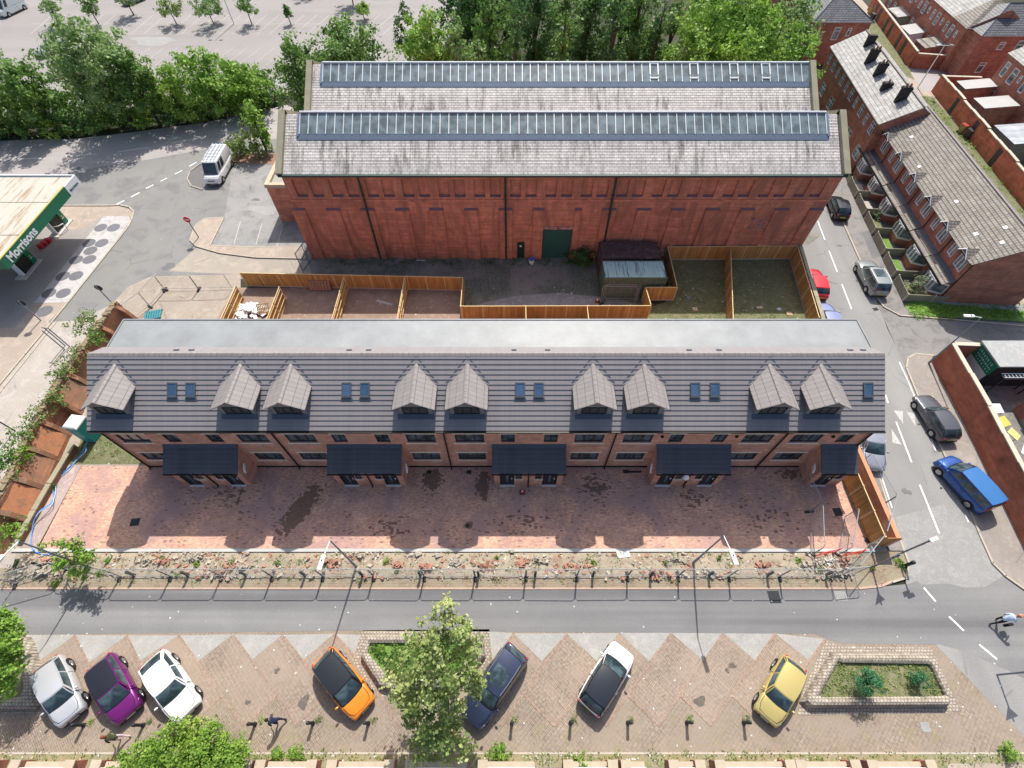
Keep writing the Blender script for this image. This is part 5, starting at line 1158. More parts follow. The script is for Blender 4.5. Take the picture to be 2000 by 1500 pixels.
def timber(label, pts, h=1.75, panels=None, rails=0, board=True, group='orange timber fences round the new back gardens'):
    c = pts[0]; t = thing('timber_fence', label, 'fence', (c[0], c[1], 0), 0, group)
    for a, b in zip(pts, pts[1:]):
        a = Vector(a[:2]); b = Vector(b[:2]); L_ = (b-a).length; n = max(1, round(L_/1.85)); d = (b-a).normalized(); nn = Vector((-d.y, d.x))
        for k in range(n):
            p, q = a+d*(L_*k/n+.05), a+d*(L_*(k+1)/n-.05)
            mb = MB(); mb.wall(p, q, .035, .17 if board else .02, h-.03); mb.build('panel', M['timber'], t)
            if rails:
                mb = MB()
                for z in (.35, .95, 1.5): mb.wall(p+nn*rails*.045, q+nn*rails*.045, .05, z, z+.09)
                mb.build('rails', M['timber_pale'], t)
            mb = MB(); mb.wall(p, q, .07, h-.028, h+.02); mb.build('capping', M['timber_pale'], t)
        for k in range(n+1): p = a+d*L_*k/n; mb = MB(); mb.rbox((p.x,p.y,h/2+.03), (.1,.1,h+.06), math.atan2(d.y,d.x)); mb.build('post', M['timber_pale'], t)
        if board: mb = MB(); mb.wall(a, b, .05, 0, .165); mb.build('gravel_board', M['gravel_board'], t)
    return t
fz = 1.75
def TP(*q): return [tuple(P(x, y, fz))[:2] for x, y in q]
f1 = TP((469,533),(904,542)); 
timber('long orange timber fence closing the soil gardens, nearest the left end of the warehouse', f1)
def yrear(px, py): return P2(px, py, fz)
ybot = 23.7
for (x0, y0, lab) in ((460,559,'timber divider fence beside the heap of white boards, left of the other dividers'),(545,561,'timber divider fence between the white board heap and the bare soil plot'),(671,542,'timber divider fence on the left of the plot with the loose plank'),(790,542,'timber divider fence on the right of the plot with the loose plank')):
    a = P2(x0, y0, fz); timber(lab, [a, (a[0]-.02, ybot)], rails=1, board=False)
a = P2(904, 542, fz); b = P2(906, 598, fz)
timber('timber fence closing the right side of the last bare soil plot', [a, (a[0]+.0, b[1])])
c1 = P2(1272, 597, fz); timber('timber fence run standing just behind the grey flat roof', [(a[0]+.1, b[1]), c1])
for x0 in (1027, 1147):
    q = P2(x0, 600, fz); timber('short timber divider behind the flat roof, ' + ('nearer the green door side' if x0 < 1100 else 'nearer the containers'), [q, (q[0], ybot)], board=False)
d1 = P2(1261, 561, fz); d2 = P2(1323, 561, fz); d3 = P2(1304, 482, fz); d4 = P2(1427, 481, fz); d5 = P2(1558, 480, fz)
timber('timber fence stepping round the pale green container', [c1, d1, d2, d3])
timber('timber fence at the back of the grassy gardens below the painted graffiti', [d3, d4, d5])
e = P2(1402, 622, fz); timber('timber divider fence between the two grassy gardens', [d4, (e[0], ybot)], board=False)
e = P2(1600, 620, fz); timber('timber fence along the side street with parked cars behind it', [d5, e])
brickrun('narrow weathered brick wall outside the side street timber fence', [(d5[0]+.35,d5[1]+.3),(e[0]+.35,e[1]),(25.6,20)], 1.7, mt='brick_old_plain', cm='coping', t=.24)
# front corner fence and brick planter wall
fa, fb = P2(1672, 925, 1.75), P2(1707, 1054, 1.75)
timber('timber fence between the right end of the driveway and the side street', [(24.95, 15.6), (24.95, 10.2)], board=False, group=None)
brickrun('low orange brick wall beside the corner timber fence', [(25.95,16.2),(25.95,10.1)], 1.15, mt='brick_new', cm='brick_new' if False else 'kerb_pale', t=.22) if False else None
t = thing('brick_wall', 'orange brick boundary wall along the footway outside the corner timber fence', 'wall', (25.9, 13, 0)); mb = MB(); mb.wall((25.95,17.5),(25.95,10.05),.3,-.01,1.5); mb.build('wall_face', M['brick_new'], t); mb = MB(); mb.wall((25.95,17.5),(25.95,10.05),.3,1.502,1.58); mb.build('coping', plain('orange_coping_bricks',(.55,.26,.15),.8,var=.2,vs=6), t)
mb = MB(); mb.wall((25.1,10.12),(26.1,10.12),.04,.05,1.7); mb.build('end_panel', M['timber'], t)
# ------------------------------------------------ mesh site fences
M['galv'] = plain('galvanised_tube', (.30,.315,.33), .75, .0, var=.1)
def panel_proto():
    t = bpy.data.objects.new('mesh_fence_panel', None); COL.objects.link(t)
    W_, H_ = 3.42, 1.95; mb = MB()
    mb.tube([(.02,0,.1),(.02,0,H_-.15),(.17,0,H_),(W_-.17,0,H_),(W_-.02,0,H_-.15),(W_-.02,0,.1)], .028, 6); mb.tube([(.02,0,.22),(W_-.02,0,.22)], .02, 6); mb.build('frame', M['galv'], t, world=False)
    mb = MB()
    for k in range(1, 30): x = .02+(W_-.04)*k/30; mb.box(x-.0018,x+.0018,-.0018,.0018,.22,H_-.01)
    for k in range(1, 9): z = .22+(H_-.24)*k/9; mb.box(.03,W_-.03,-.002,.002,z-.0018,z+.0018)
    mb.build('mesh_infill', M['galv'], t, world=False)
    mb = MB(); mb.rbox((0,0,.07), (.24,.66,.14)); mb.build('foot_block', plain('rubber_foot',(.035,.035,.038),.8,var=.3,vs=6), t, world=False, bevel=.03)
    mb = MB(); mb.rbox((0,0,1.2), (.1,.07,.06)); mb.rbox((0,0,.7), (.1,.07,.06)); mb.build('clamps', M['frame_dark'], t, world=False)
    return t
pp = panel_proto(); used = [False]
def put_panel(a, b, label, group):
    o = pp if not used[0] else copy_tree(pp); used[0] = True
    a = Vector(a[:2]); b = Vector(b[:2]); o.location = (a.x, a.y, 0); o.rotation_euler = (0, 0, math.atan2((b-a).y, (b-a).x)); L_ = (b-a).length; o.scale = (L_/3.44, 1, 1)
    tag(o, label, 'mesh fence', group); return o
xs = [237+98.75*k for k in range(15)]
for k in range(14):
    a, b = P2(xs[k], 1126.5), P2(xs[k+1], 1126.5+random.uniform(-.8,.8)); put_panel(a, b, f'mesh fence panel along the street kerb, {ORD[k+1]} from the left in the straight run', 'mesh site fence panels along the front street')
put_panel(P2(32,1141), P2(133,1113), 'mesh fence panel at the far left end by the tall street lamp', 'mesh site fence panels along the front street')
put_panel(P2(133,1113), P2(237,1126), 'mesh fence panel passing behind the young sycamore', 'mesh site fence panels along the front street')
put_panel(P2(1620,1126), P2(1668,1121), 'narrow mesh fence panel closing the right end of the street run', 'mesh site fence panels along the front street')
cpts = [P2(1650,1118),P2(1718,1072)]
v1 = [P(1733,1041,2),P(1716,988,2),P(1697,950,2),P(1684,918,2)]
put_panel(P2(1645,1122), v1[0], 'mesh fence panel cutting across the corner footway by the brick wall', 'mesh site fence panels on the side street footway')
put_panel(v1[0], (26.9,13.0), 'mesh fence panel on the side street footway beside the orange wall', 'mesh site fence panels on the side street footway'); put_panel((26.9,13.0), (26.5,16.3), 'mesh fence panel on the footway beside the silver grey car', 'mesh site fence panels on the side street footway')
q0 = P2(1578,1000); put_panel(P2(1582,1085), P2(1580,1000), 'mesh fence panel standing on the red driveway near its right end', 'mesh site fence panels standing in the driveway'); put_panel(P2(1580,1000), P2(1555,945), 'mesh fence panel on the driveway nearest the end porch', 'mesh site fence panels standing in the driveway')
put_panel(P2(1634,1085), P2(1648,1010), 'mesh fence panel on the driveway close to the timber fence', 'mesh site fence panels standing in the driveway')
gL = 'mesh site fence panels round the site yard on the left'
b0, b1, b2, b3 = P2(323,567), P2(389,566), P2(455,564), P2(476,563)
put_panel(b0, b1, 'mesh fence panel at the left corner of the bare site yard', gL); put_panel(b1, b2, 'mesh fence panel beside the end of the timber fence in the site yard', gL)
put_panel(b0, P2(294,600), 'mesh fence panel running down the left side of the site yard', gL); put_panel(P2(294,600), P2(262,625), 'mesh fence panel beside the teal pallet in the site yard', gL)
for k in range(3):
    o = copy_tree(pp); p = P(1172+k*1.5, 592-k*1.2); o.location = (p.x+k*.12, p.y-.1+k*.13, 0); o.rotation_euler = (R(-14), 0, R(-2+k)); o.scale = (.96,1,1)
    tag(o, 'mesh fence panel in the leaning stack against the pale green container', 'mesh fence', 'stacked mesh fence panels by the container')
# ------------------------------------------------ containers in the yard
def container(label, x0, x1, y0, y1, h, roofm, sidem):
    t = thing('shipping_container', label, 'container', ((x0+x1)/2, (y0+y1)/2, 0)); cx_, cy_ = (x0+x1)/2, (y0+y1)/2; X, Y = (x1-x0)/2, (y1-y0)/2
    mb = MB(); n = 28
    for s in (-1, 1):
        prev = None
        for k in range(n*2+1):
            x = -X+.08+(2*X-.16)*k/(2*n); y = s*(Y-.02-(.05 if (k//1) % 4 in (1,2) else 0))
            if prev: q = [(prev[0],prev[1],.12),(x,y,.12),(x,y,h-.1),(prev[0],prev[1],h-.1)]; mb.face(q if s < 0 else q[::-1])
            prev = (x, y)
    for s in (-1, 1): mb.box(s*(X-.05)-.03, s*(X-.05)+.03, -Y+.05, Y-.05, .12, h-.1)
    for sx in (-1, 1):
        for sy in (-1, 1): mb.box(sx*X-.08*(sx>0)-.0*(sx<0), sx*X+.08*(sx<0), sy*Y-.08*(sy>0), sy*Y+.08*(sy<0), 0, h)
    for sy in (-1, 1): mb.box(-X+.081, X-.081, sy*Y-.08*(sy>0)+.001, sy*Y+.08*(sy<0)-.001, h-.1, h-.01); mb.box(-X+.081, X-.081, sy*Y-.08*(sy>0)+.001, sy*Y+.08*(sy<0)-.001, .0, .12)
    mb.build('side_walls', sidem, t, world=False)
    mb = MB(); prev = None
    for k in range(n*2+1):
        x = -X+.08+(2*X-.16)*k/(2*n); z = h-.0-(.045 if k % 2 else 0)
        if prev: mb.face([(prev[0],-Y+.05,prev[1]),(x,-Y+.05,z),(x,Y-.05,z),(prev[0],Y-.05,prev[1])])
        prev = (x, z)
    mb.build('roof_sheet', roofm, t, world=False)
    mb = MB(); mb.box(-X-.01,-X+.02,-Y+.1,-.02,.15,h-.15); mb.box(-X-.01,-X+.02,.02,Y-.1,.15,h-.15)
    for y in (-.8,-.3,.3,.8): mb.tube([(-X-.04,y,.2),(-X-.04,y,h-.2)], .025, 5)
    mb.build('doors', sidem, t, world=False)
gt = NG('teal_container_roof'); o = gt.obj(); f = gt.ramp(gt.noise(gt.mapv(o, (5,.35,1)), 1, 5, .7), [(.55,0),(.63,1)]); gt.l(gt.mix(f, (.36,.50,.50), (.10,.15,.155)), gt.b.inputs['Base Color']); gt.b.inputs['Roughness'].default_value=.95
grn = rough_ground('green_container_paint', (.10,.16,.13), (.075,.125,.105), (.13,.15,.10), .7, 6)
rst = rough_ground('rusty_container', (.10,.065,.06), (.07,.05,.05), (.15,.11,.12), .7, 6)
container('shipping container with pale teal ribbed roof and green sides in the yard', 8.6, 14.5, 34.0, 36.35, 2.6, gt.mat, grn)
container('rusty dark shipping container against the warehouse wall behind the teal one', 8.6, 14.4, 36.75, 39.1, 2.6, rst, rst)
# ------------------------------------------------ yard and garden bits
def pallet(label, loc, rz, tilt, w=1.2, d=1.0, mat='timber_pale'):
    t = thing('pallet', label, 'pallet', loc, rz)
    t.rotation_euler = (tilt, 0, rz)
    mb = MB()
    for k in range(7): mb.box(-w/2+w*k/7+.02, -w/2+w*(k+1)/7-.03, -d/2, d/2, .12, .145)
    mb.build('top_boards', M[mat], t, world=False)
    mb = MB()
    for y in (-d/2+.05, 0, d/2-.05): mb.box(-w/2, w/2, y-.05, y+.05, .0, .118)
    mb.build('bearers', M[mat], t, world=False)
M['teal_pal'] = plain('teal_painted_wood', (.05,.22,.26), .6, var=.2)
p = P(628,566); pallet('long wooden pallet leaning upright against the timber fence', (p.x,p.y+.1,.55), 0, R(68), 2.1, 1.0, 'pot')
p = P(519,610); pallet('pale wooden pallet leaning beside the white board heap', (p.x,p.y,.5), R(10), R(50), 1.1, 1.0)
p = P(300,616); pallet('teal painted pallet lying at the end of the flat roof', (p.x,p.y,0), R(15), 0, 1.5, 1.1, 'teal_pal')
p = P(1158,505); pallet('small pallet propped against the rusty container', (p.x,p.y,.5), R(80), R(70), 1.0, .9)
random.seed(11); mb = MB()
c = P(488,610)
for k in range(95):
    a = random.uniform(0, 6.28); r = random.random()**.6; x = c.x+math.cos(a)*r*1.75; y = c.y+math.sin(a)*r*.95
    mb.rbox((x, y, .08+.45*(1-r)*random.random()+.1), (random.uniform(.15,.75), random.uniform(.15,.5), .03), random.uniform(0,3), random.uniform(-.4,.4), random.uniform(-.4,.4))
tag(mb.build('board_heap', plain('broken_plasterboard',(.74,.72,.72),.8,var=.12,vs=3)), 'heap of broken white plasterboard between two timber dividers', 'rubble', kind='stuff')
p = P(751,592); mb = MB(); mb.rbox((p.x,p.y,.05),(1.75,.32,.04),R(-20)); tag(mb.build('plank', M['gravel_board']), 'grey weathered plank lying on the bare soil plot', 'plank')
for (x, y, sx, sy, r, lab, col) in ((1345,581,.38,.3,.1,'grey slab lying on the dark grass of the left garden',(.2,.21,.22)),(1358,603,.5,.42,0,'pale board lying on sunlit grass in the left grassy garden',(.55,.42,.30)),(1484,600,.6,.3,.1,'pale board at the grass edge in the right grassy garden',(.50,.40,.32)),(1542,612,.55,.45,0,'tan board near the corner post of the right grassy garden',(.42,.30,.2)),(1522,603,.4,.3,.2,'pale blue slab in the right grassy garden',(.5,.55,.58)),(822,508,.9,.15,0,'pale beam lying at the foot of the warehouse wall',(.5,.5,.5)),(1217,1083,.9,.42,.12,'pale board lying on the rubble strip',(.60,.62,.58)),(1240,921,1.0,.12,.03,'black plastic strip lying at the house wall',(.02,.02,.025))):
    p = P(x, y, .1); mb = MB(); mb.rbox((p.x,p.y,.14 if y > 1000 else .06),(sx,sy,.05),r, R(4), R(3)); tag(mb.build('slab' if 'slab' in lab else 'board', plain('loose_board_%d' % x, col, .8, var=.15)), lab, 'board')
p = P(1038,514); t = thing('bucket', 'blue and white tub standing by the green roller door', 'tub', tuple(p)); mb = MB(); mb.cyl(0,0,0,.5,.24,.3,14); mb.build('tub_body', M['white_pvc'], t, world=False); mb = MB(); mb.cyl(0,0,.5,.6,.28,.26,14); mb.build('lid', plain('blue_lid',(.04,.12,.5),.5,var=0), t, world=False)
def cone(x, y, lab, z=0):
    p = P(x, y); t = thing('traffic_cone', lab, 'traffic cone', (p.x,p.y,z))
    mb = MB(); mb.rbox((0,0,.02),(.38,.38,.04)); mb.build('base', M['frame_dark'], t, world=False)
    mb = MB(); mb.tube([(0,0,.041),(0,0,.3)],[.15,.09],14); mb.tube([(0,0,.5),(0,0,.7)],[.06,.03],14); mb.build('cone_body', plain('cone_red',(.62,.04,.02),.5,var=0), t, world=False)
    mb = MB(); mb.tube([(0,0,.301),(0,0,.499)],[.09,.061],14); mb.build('reflective_band', M['white_pvc'], t, world=False)
cone(1020,962,'red traffic cone with white band on the driveway before the middle porch'); cone(1166,590,'orange traffic cone beside the stacked mesh fence panels')
p = P(1340,930,2.6); mb = MB(); mb.ball((p.x,p.y-.1,2.55),.22,10,(1,.8,1.3)); tag(mb.build('plastic_bag', M['white_pvc'], smooth=True), 'white plastic bag hanging at the fourth porch gutter', 'bag')
p = P(1686,1068); 
# red pedestrian barriers
for (x, y, rz, lab) in ((1609,1084,R(12),'red steel pedestrian barrier lying nearest the rubble strip'),(1656,1086,R(10),'red steel pedestrian barrier beside the corner timber fence')):
    p = P(x, y); t = thing('pedestrian_barrier', lab, 'barrier', (p.x,p.y,0), rz); mr = plain('red_barrier_paint',(.65,.04,.03),.45,var=0) if 'red_barrier_paint' not in bpy.data.materials else bpy.data.materials['red_barrier_paint']
    mb = MB(); mb.tube([(-.8,0,.05),(-.8,0,1.0),(.8,0,1.0),(.8,0,.05)],.025,6); mb.tube([(-.8,0,.3),(.8,0,.3)],.02,6); mb.build('frame', mr, t, world=False)
    mb = MB(); [mb.tube([(-.8+.16*k,0,.3),(-.8+.16*k,0,1.0)],.01,4) for k in range(1,10)]; mb.build('bars', mr, t, world=False)
    mb = MB(); [mb.tube([(s*.6,-.35,.03),(s*.6,.35,.03)],.025,6) for s in (-1,1)]; mb.build('feet', mr, t, world=False)
# blue-grey steel gate at the warehouse corner
a, b = P2(592,530), P2(615,505); t = thing('steel_gate', 'blue grey steel mesh gate at the left foot of the warehouse', 'gate', (a[0],a[1],0)); ms_ = plain('blue_grey_steel',(.16,.22,.30),.5,.2,var=.1)
mb = MB(); A, B = Vector(a), Vector((b[0]-.1, b[1]+.6)); 
for z in (.1,1.2,2.3): mb.tube([(A.x,A.y,z),(B.x,B.y,z)],.04,6)
for k in range(3): q = A.lerp(B,k/2); mb.tube([(q.x,q.y,0),(q.x,q.y,2.35)],.05,6)
mb.build('frame', ms_, t); mb = MB()
for k in range(26): q = A.lerp(B,k/25); mb.tube([(q.x,q.y,.1),(q.x,q.y,2.3)],.012,4)
mb.build('bars', ms_, t)
# ------------------------------------------------ bollards
def bollard_proto(name='bollard'):
    t = bpy.data.objects.new(name, None); COL.objects.link(t)
    mb = MB(); mb.tube([(0,0,0),(0,0,.12),(0,0,.14),(0,0,.72)],[.11,.11,.085,.08],12); mb.build('post', M['iron'], t, world=False)
    mb = MB(); mb.tube([(0,0,.721),(0,0,.76)],[.1,.1],12); mb.ball((0,0,.82),.1,12,(1,1,.7)); mb.build('cap', M['iron'], t, world=False, smooth=True); t.scale = (1,1,1.2); return t
bp = bollard_proto()
bx_ = [(165,1416),(281,1416),(391,1414),(499,1414),(612,1412),(720,1412),(1000,1411),(1114,1411),(1226,1411),(1341,1411),(1452,1411)]
nm = ['in front of the silver car','in front of the purple car','in front of the white car','right of the green hedge tree','left of the orange car nose','at the orange car nose','right of the navy car','below the white car with black roof','second right of the two tone car','third right of the two tone car','left of the yellow car']
for i, (x, y) in enumerate(bx_):
    o = bp if i == 0 else copy_tree(bp); o.location = P(x, y); tag(o, 'black cast iron bollard in the paved row ' + nm[i], 'bollard', 'bollards along the paved footway')
for i, x in enumerate([86+0, 119, 265,370,482,597,709,822,935,1045,1157,1269,1383,1497,1610]):
    y = 1107 if i < 2 else 1124.5
    o = copy_tree(bp); o.location = P(x, y); tag(o, f'black bollard behind the street fence panels, {ORD[i+1]} from the left', 'bollard', 'bollards behind the mesh fence on the kerb')
o = copy_tree(bp); o.location = P(1765,1106); o.scale = (1.3,1.3,1.25); tag(o, 'black bollard by the ivy covered sign post on the street corner', 'bollard')
# ------------------------------------------------ street lamps and signs
M['lamp_grey'] = plain('lamp_column_grey', (.22,.25,.29), .5, .3, var=.08)
M['lamp_white'] = plain('lamp_head_white', (.74,.78,.76), .4, var=.03)
def lamp(label, base, h, hd, L_=1.3, hl=.85):
    t = thing('street_lamp', label, 'street lamp', (base[0], base[1], 0)); d = Vector((math.cos(hd), math.sin(hd), 0))
    mb = MB(); mb.tube([(0,0,0),(0,0,1.3),(0,0,1.32),(0,0,h)],[.09,.09,.065,.04],10); mb.build('pole', M['lamp_grey'], t, world=False)
    mb = MB(); mb.tube([(0,0,h-.03),tuple(d*L_+Vector((0,0,h+.12)))],.03,8); mb.build('arm', M['lamp_white'], t, world=False)
    mb = MB(); a = math.atan2(d.y,d.x); p = d*(L_+hl*.45)+Vector((0,0,h+.14)); mb.rbox(p,(hl,.26,.12),a); hd_ = mb.build('lamp_head', M['lamp_white'], t, world=False, bevel=.04)
    mb = MB(); mb.rbox(p+Vector((0,0,-.07)),(hl*.6,.2,.03),a); mb.build('lens', M['glass'], hd_, world=False)
    mb = MB(); mb.cyl(p.x-d.x*.1,p.y-d.y*.1,p.z+.061,p.z+.12,.04,n=8); mb.build('photocell', M['frame_dark'], hd_, world=False)
    return t
b = P(697,1108); lamp('grey street lamp leaning over the rubble strip behind the seventh fence panel', (b.x,b.y), 6.0, R(-97), .9)
b = P(1353,1100); lamp('grey street lamp over the rubble strip in the right half of the street', (b.x,b.y), 6.0, R(-82), .9)
b = P(36,1057,6); lamp('tall street lamp at the far left end of the mesh fence', (b.x,b.y), 6.0, R(-108), .9)
b = P(1917,620,6); lamp('street lamp behind the corner of the long red garden wall', (b.x,b.y), 6.0, R(178), .7, .8)
def carpark_lamp(lab, bx, by, h, dbl=False, tx=None):
    b = P(bx, by); t = thing('car_park_lamp', lab, 'lamp', (b.x,b.y,0)); mb = MB(); mb.tube([(0,0,0),(0,0,h)],[.09,.05],8); mb.build('pole', M['lamp_white'], t, world=False)
    mb = MB(); mb.tube([(-.7,0,h),(.7,0,h)],.035,6); mb.build('crossbar', M['lamp_white'], t, world=False)
    for s in (-1, 1): mb = MB(); mb.rbox((s*.9,0,h+.03),(.55,.4,.12),0,0,s*.15); mb.build('lamp_head', M['lamp_grey'], t, world=False)
carpark_lamp('tall twin headed lamp standing in the tree belt above the access road', 216, 213, 8.2); carpark_lamp('twin headed lamp among the small car park trees', 457, 47, 8.5)
carpark_lamp('twin lamp rising beyond the back yards at the lane junction', 1792, 172, 5.5)
def sign(lab, bx, by, h, kind, face=-1, yaw=0, col=None):
    b = P(bx, by); t = thing('road_sign', lab, 'road sign', (b.x,b.y,0), yaw); mb = MB(); mb.tube([(0,0,0),(0,0,h+.1)],.055,8); mb.build('pole', M['lamp_grey'], t, world=False)
    mb = MB()
    if kind == 'disc':
        mb.tube([(0,.0-.05,h-.2),(0,-.075,h-.2)],.34,24)
        mb.build('sign_plate', plain('sign_red',(.62,.02,.03),.4,var=0) if col == 'red' else M['frame_dark'], t, world=False)
        if col == 'red': mb = MB(); mb.box(-.24,.24,-.09,-.078,h-.26,h-.14); mb.build('white_bar', M['white_pvc'], t, world=False)
    elif kind == 'tri':
        mb.add([(-.42,.06,h),(.42,.06,h),(0,.06,h-.74),(-.42,.09,h),(.42,.09,h),(0,.09,h-.74)],[(0,1,2),(5,4,3),(0,3,4,1),(1,4,5,2),(2,5,3,0)]); mb.build('sign_plate', plain('sign_back',(.10,.13,.15),.5,.3,var=0) if 'sign_back' not in bpy.data.materials else bpy.data.materials['sign_back'], t, world=False)
    elif kind == 'panel':
        mb.box(-.45,.1,-.06,-.035,h-.5,h-.1); mb.build('sign_plate', M['lamp_grey'], t, world=False); mb = MB(); mb.rbox((.1,0,h+.05),(.55,.2,.12),0,0,-.1); mb.build('sign_lamp', M['lamp_white'], t, world=False)
    return t
sign('red no entry sign on the traffic island point', 389, 465, 2.6, 'disc', col='red')
sign('dark back of a round sign beside the crumbling wall end', 224, 597, 2.5, 'disc'); sign('dark back of a round sign at the filling station lane kerb', 80, 626, 2.5, 'disc')
for pf in [o for o in bpy.data.objects if o.name.startswith('road_sign')][1:3]: pf.rotation_euler.z = math.pi
sign('give way sign back on the corner footway pole', 1702, 1108, 2.95, 'tri', yaw=R(25)); sign('tall pole with small sign lamp on the street corner', 1752, 1084, 3.4, 'panel', yaw=R(20)); sign('tall sign pole on the paving at the bottom right edge', 1947, 1318, 2.9, 'tri', yaw=R(15))
b = P(136,677); t = thing('height_barrier', 'pair of slim steel posts of a height barrier across the service lane', 'barrier', (b.x,b.y,0)); 
for i, d in enumerate(((0,0),(-.45,.1),(-.25,-.35))): mb = MB(); mb.tube([(d[0],d[1],0),(d[0],d[1],2.4+.1*i)],.05,6); mb.build('post', M['lamp_grey'], t, world=False)
mb = MB(); mb.tube([(0,0,2.45),(-.6,.1,2.5)],.05,6); mb.build('beam', M['lamp_grey'], t, world=False)
t = thing('cctv_pole', 'dark camera pole at the left edge beside the service lane', 'pole', tuple(P(30,842))); mb = MB(); mb.tube([(0,0,0),(0,0,2.6)],.05,6); mb.build('pole', M['frame_dark'], t, world=False); mb = MB(); mb.rbox((-.1,0,2.65),(.45,.2,.16)); mb.build('camera', M['frame_dark'], t, world=False)
# ------------------------------------------------ planters of granite setts
def planter(label, outer, inner, h=.62, bedm='garden', beds=True):
    c = Vector((sum(p[0] for p in outer)/len(outer), sum(p[1] for p in outer)/len(outer)))
    t = thing('stone_planter', label, 'planter', (c.x, c.y, 0)); n = len(outer); mb = MB()
    def ring(f, z): return [(o[0]+(i[0]-o[0])*f, o[1]+(i[1]-o[1])*f, z) for o, i in zip(outer, inner)]
    rings = [ring(-.12,0), ring(0,h*.55), ring(.2,h*.9), ring(.45,h), ring(.7,h*.97), ring(1,h*.8), ring(1.0,.2)]
    for r in rings: mb.v += r
    for a in range(len(rings)-1):
        for k in range(n): mb.f.append((a*n+k, a*n+(k+1)%n, (a+1)*n+(k+1)%n, (a+1)*n+k)); mb.m.append(0)
    ar = sum(outer[i][0]*outer[(i+1)%n][1]-outer[(i+1)%n][0]*outer[i][1] for i in range(n))
    if ar < 0: mb.f = [f[::-1] for f in mb.f]
    mb.build('sett_wall', M['setts'], t, smooth=False)
    mb = MB(); ii = inner if ar > 0 else inner[::-1]; mb.face([(p[0], p[1], .3) for p in ii]); mb.build('soil_bed', M[bedm], t)
    return t
def sub_(poly, n=7):
    out = []
    for a, b in zip(poly, poly[1:]+poly[:1]):
        for k in range(n): out.append((a[0]+(b[0]-a[0])*k/n, a[1]+(b[1]-a[1])*k/n))
    return out
def PL(z, *q): return [P2(x, y, z) for x, y in q]
out1 = PL(.55,(716,1240),(940,1239),(946,1282),(905,1330),(880,1345),(755,1347),(738,1340),(703,1283)); in1 = PL(.5,(722,1256),(925,1254),(925,1274),(893,1312),(872,1325),(770,1328),(760,1325),(718,1275))
planter('stone sett planter with ground ivy under the blossoming tree', out1, in1, bedm='grass')
out2 = PL(.55,(1632,1272),(1640,1275),(1812,1277),(1819,1286),(1861,1372),(1856,1379),(1585,1381),(1572,1370)); in2 = PL(.5,(1638,1291),(1645,1294),(1814,1296),(1819,1300),(1846,1357),(1840,1360),(1606,1362),(1600,1358))
planter('stone sett planter holding two round shrubs beside the yellow car', out2, in2)
out3 = PL(.55,(-80,1245),(45,1243),(55,1262),(72,1330),(74,1365),(62,1384),(-80,1388),(-100,1300)); in3 = PL(.5,(-60,1262),(25,1262),(32,1275),(45,1335),(44,1350),(38,1362),(-60,1366),(-80,1300))
planter('stone sett planter at the left edge under the overhanging tree', out3, in3)
sheet('sett_paving', [(708,1231),(956,1229),(957,1283),(915,1345),(880,1360),(740,1360),(688,1290)], M['setts'], Z(3))
sheet('sett_paving', [(1614,1249),(1640,1263),(1818,1265),(1876,1391),(1556,1398),(1568,1350)], M['setts'], Z(3))
sheet('sett_paving', [(-90,1240),(52,1237),(78,1320),(74,1392),(-90,1395)], M['setts'], Z(3))
# ------------------------------------------------ front garden walls along the bottom edge
M['tan_stone'] = plain('tan_stone_coping', (.44,.37,.28), .85, var=.22, vs=2)
sheet('front_gardens', [(-60,-2.08),(60,-2.08),(60,-14),(-60,-14)], M['tarmac_dark'], .012, px=False)
px_p = [12,62,165,215,500,525,622,660,768,808,945,1052,1106,1205,1262,1355,1392,1525,1648,1680,1790]
gaps = [(62,165),(215,500) if False else (0,0)]
segs_b = [(-40,12),(62,165),(215,500),(525,622),(660,768),(808,905),(945,1052),(1106,1190),(1215,1262),(1305,1355),(1392,1525),(1545,1648),(1680,1790)]
for i, (a, b) in enumerate(segs_b):
    A = P(a, 1484); B = P(b, 1484); y = -1.95
    t = thing('garden_wall', f'low brick garden wall with railing along the bottom edge, {ORD[i+1]} section from the left', 'garden wall', ((A.x+B.x)/2, y, 0), 0, 'front garden walls along the bottom of the view')
    mb = MB(); mb.box(A.x+.26, B.x-.26, y-.12, y+.12, -.01, .55); mb.build('wall_face', M['brick_terr'], t)
    mb = MB(); mb.box(A.x+.25, B.x-.25, y-.17, y+.17, .552, .63); mb.build('coping', M['tan_stone'], t)
    mb = MB(); mb.tube([(A.x+.25,y-.1,.95),(B.x-.25,y-.1,.95)],.025,6); mb.tube([(A.x+.25,y-.1,.72),(B.x-.25,y-.1,.72)],.018,6); mb.build('railing', M['lamp_white'], t)
    for q in ((A,B) if i in (0,1,2,3,4,5,7,9,10,11,12) else (A,)):
        mb = MB(); mb.box(q.x-.22, q.x+.22, y-.22, y+.22, -.01, 1.0); pl_ = mb.build('pillar', M['brick_terr'], t)
        mb = MB(); mb.box(q.x-.27, q.x+.27, y-.27, y+.27, 1.002, 1.09); off = root_loc(t); mb.v = [(v[0]-off.x, v[1]-off.y, v[2]-off.z) for v in mb.v]; mb.build('pillar_cap', M['tan_stone'], pl_, world=False)
kerb('path_edging', [(-60,-1.45),(60,-1.45)], .1, .03, px=False)
sheet('verge_strip', [(-60,-2.1),(60,-2.1),(60,-1.5),(-60,-1.5)], rough_ground('weedy_edge',(.26,.23,.12),(.30,.26,.19),(.16,.20,.07),1.2,9), Z(2), px=False)
sheet('flag_path', [(24.2,-1.9),(60,-1.9),(60,-6),(24.2,-6)], M['concrete_tan'], Z(4), px=False)
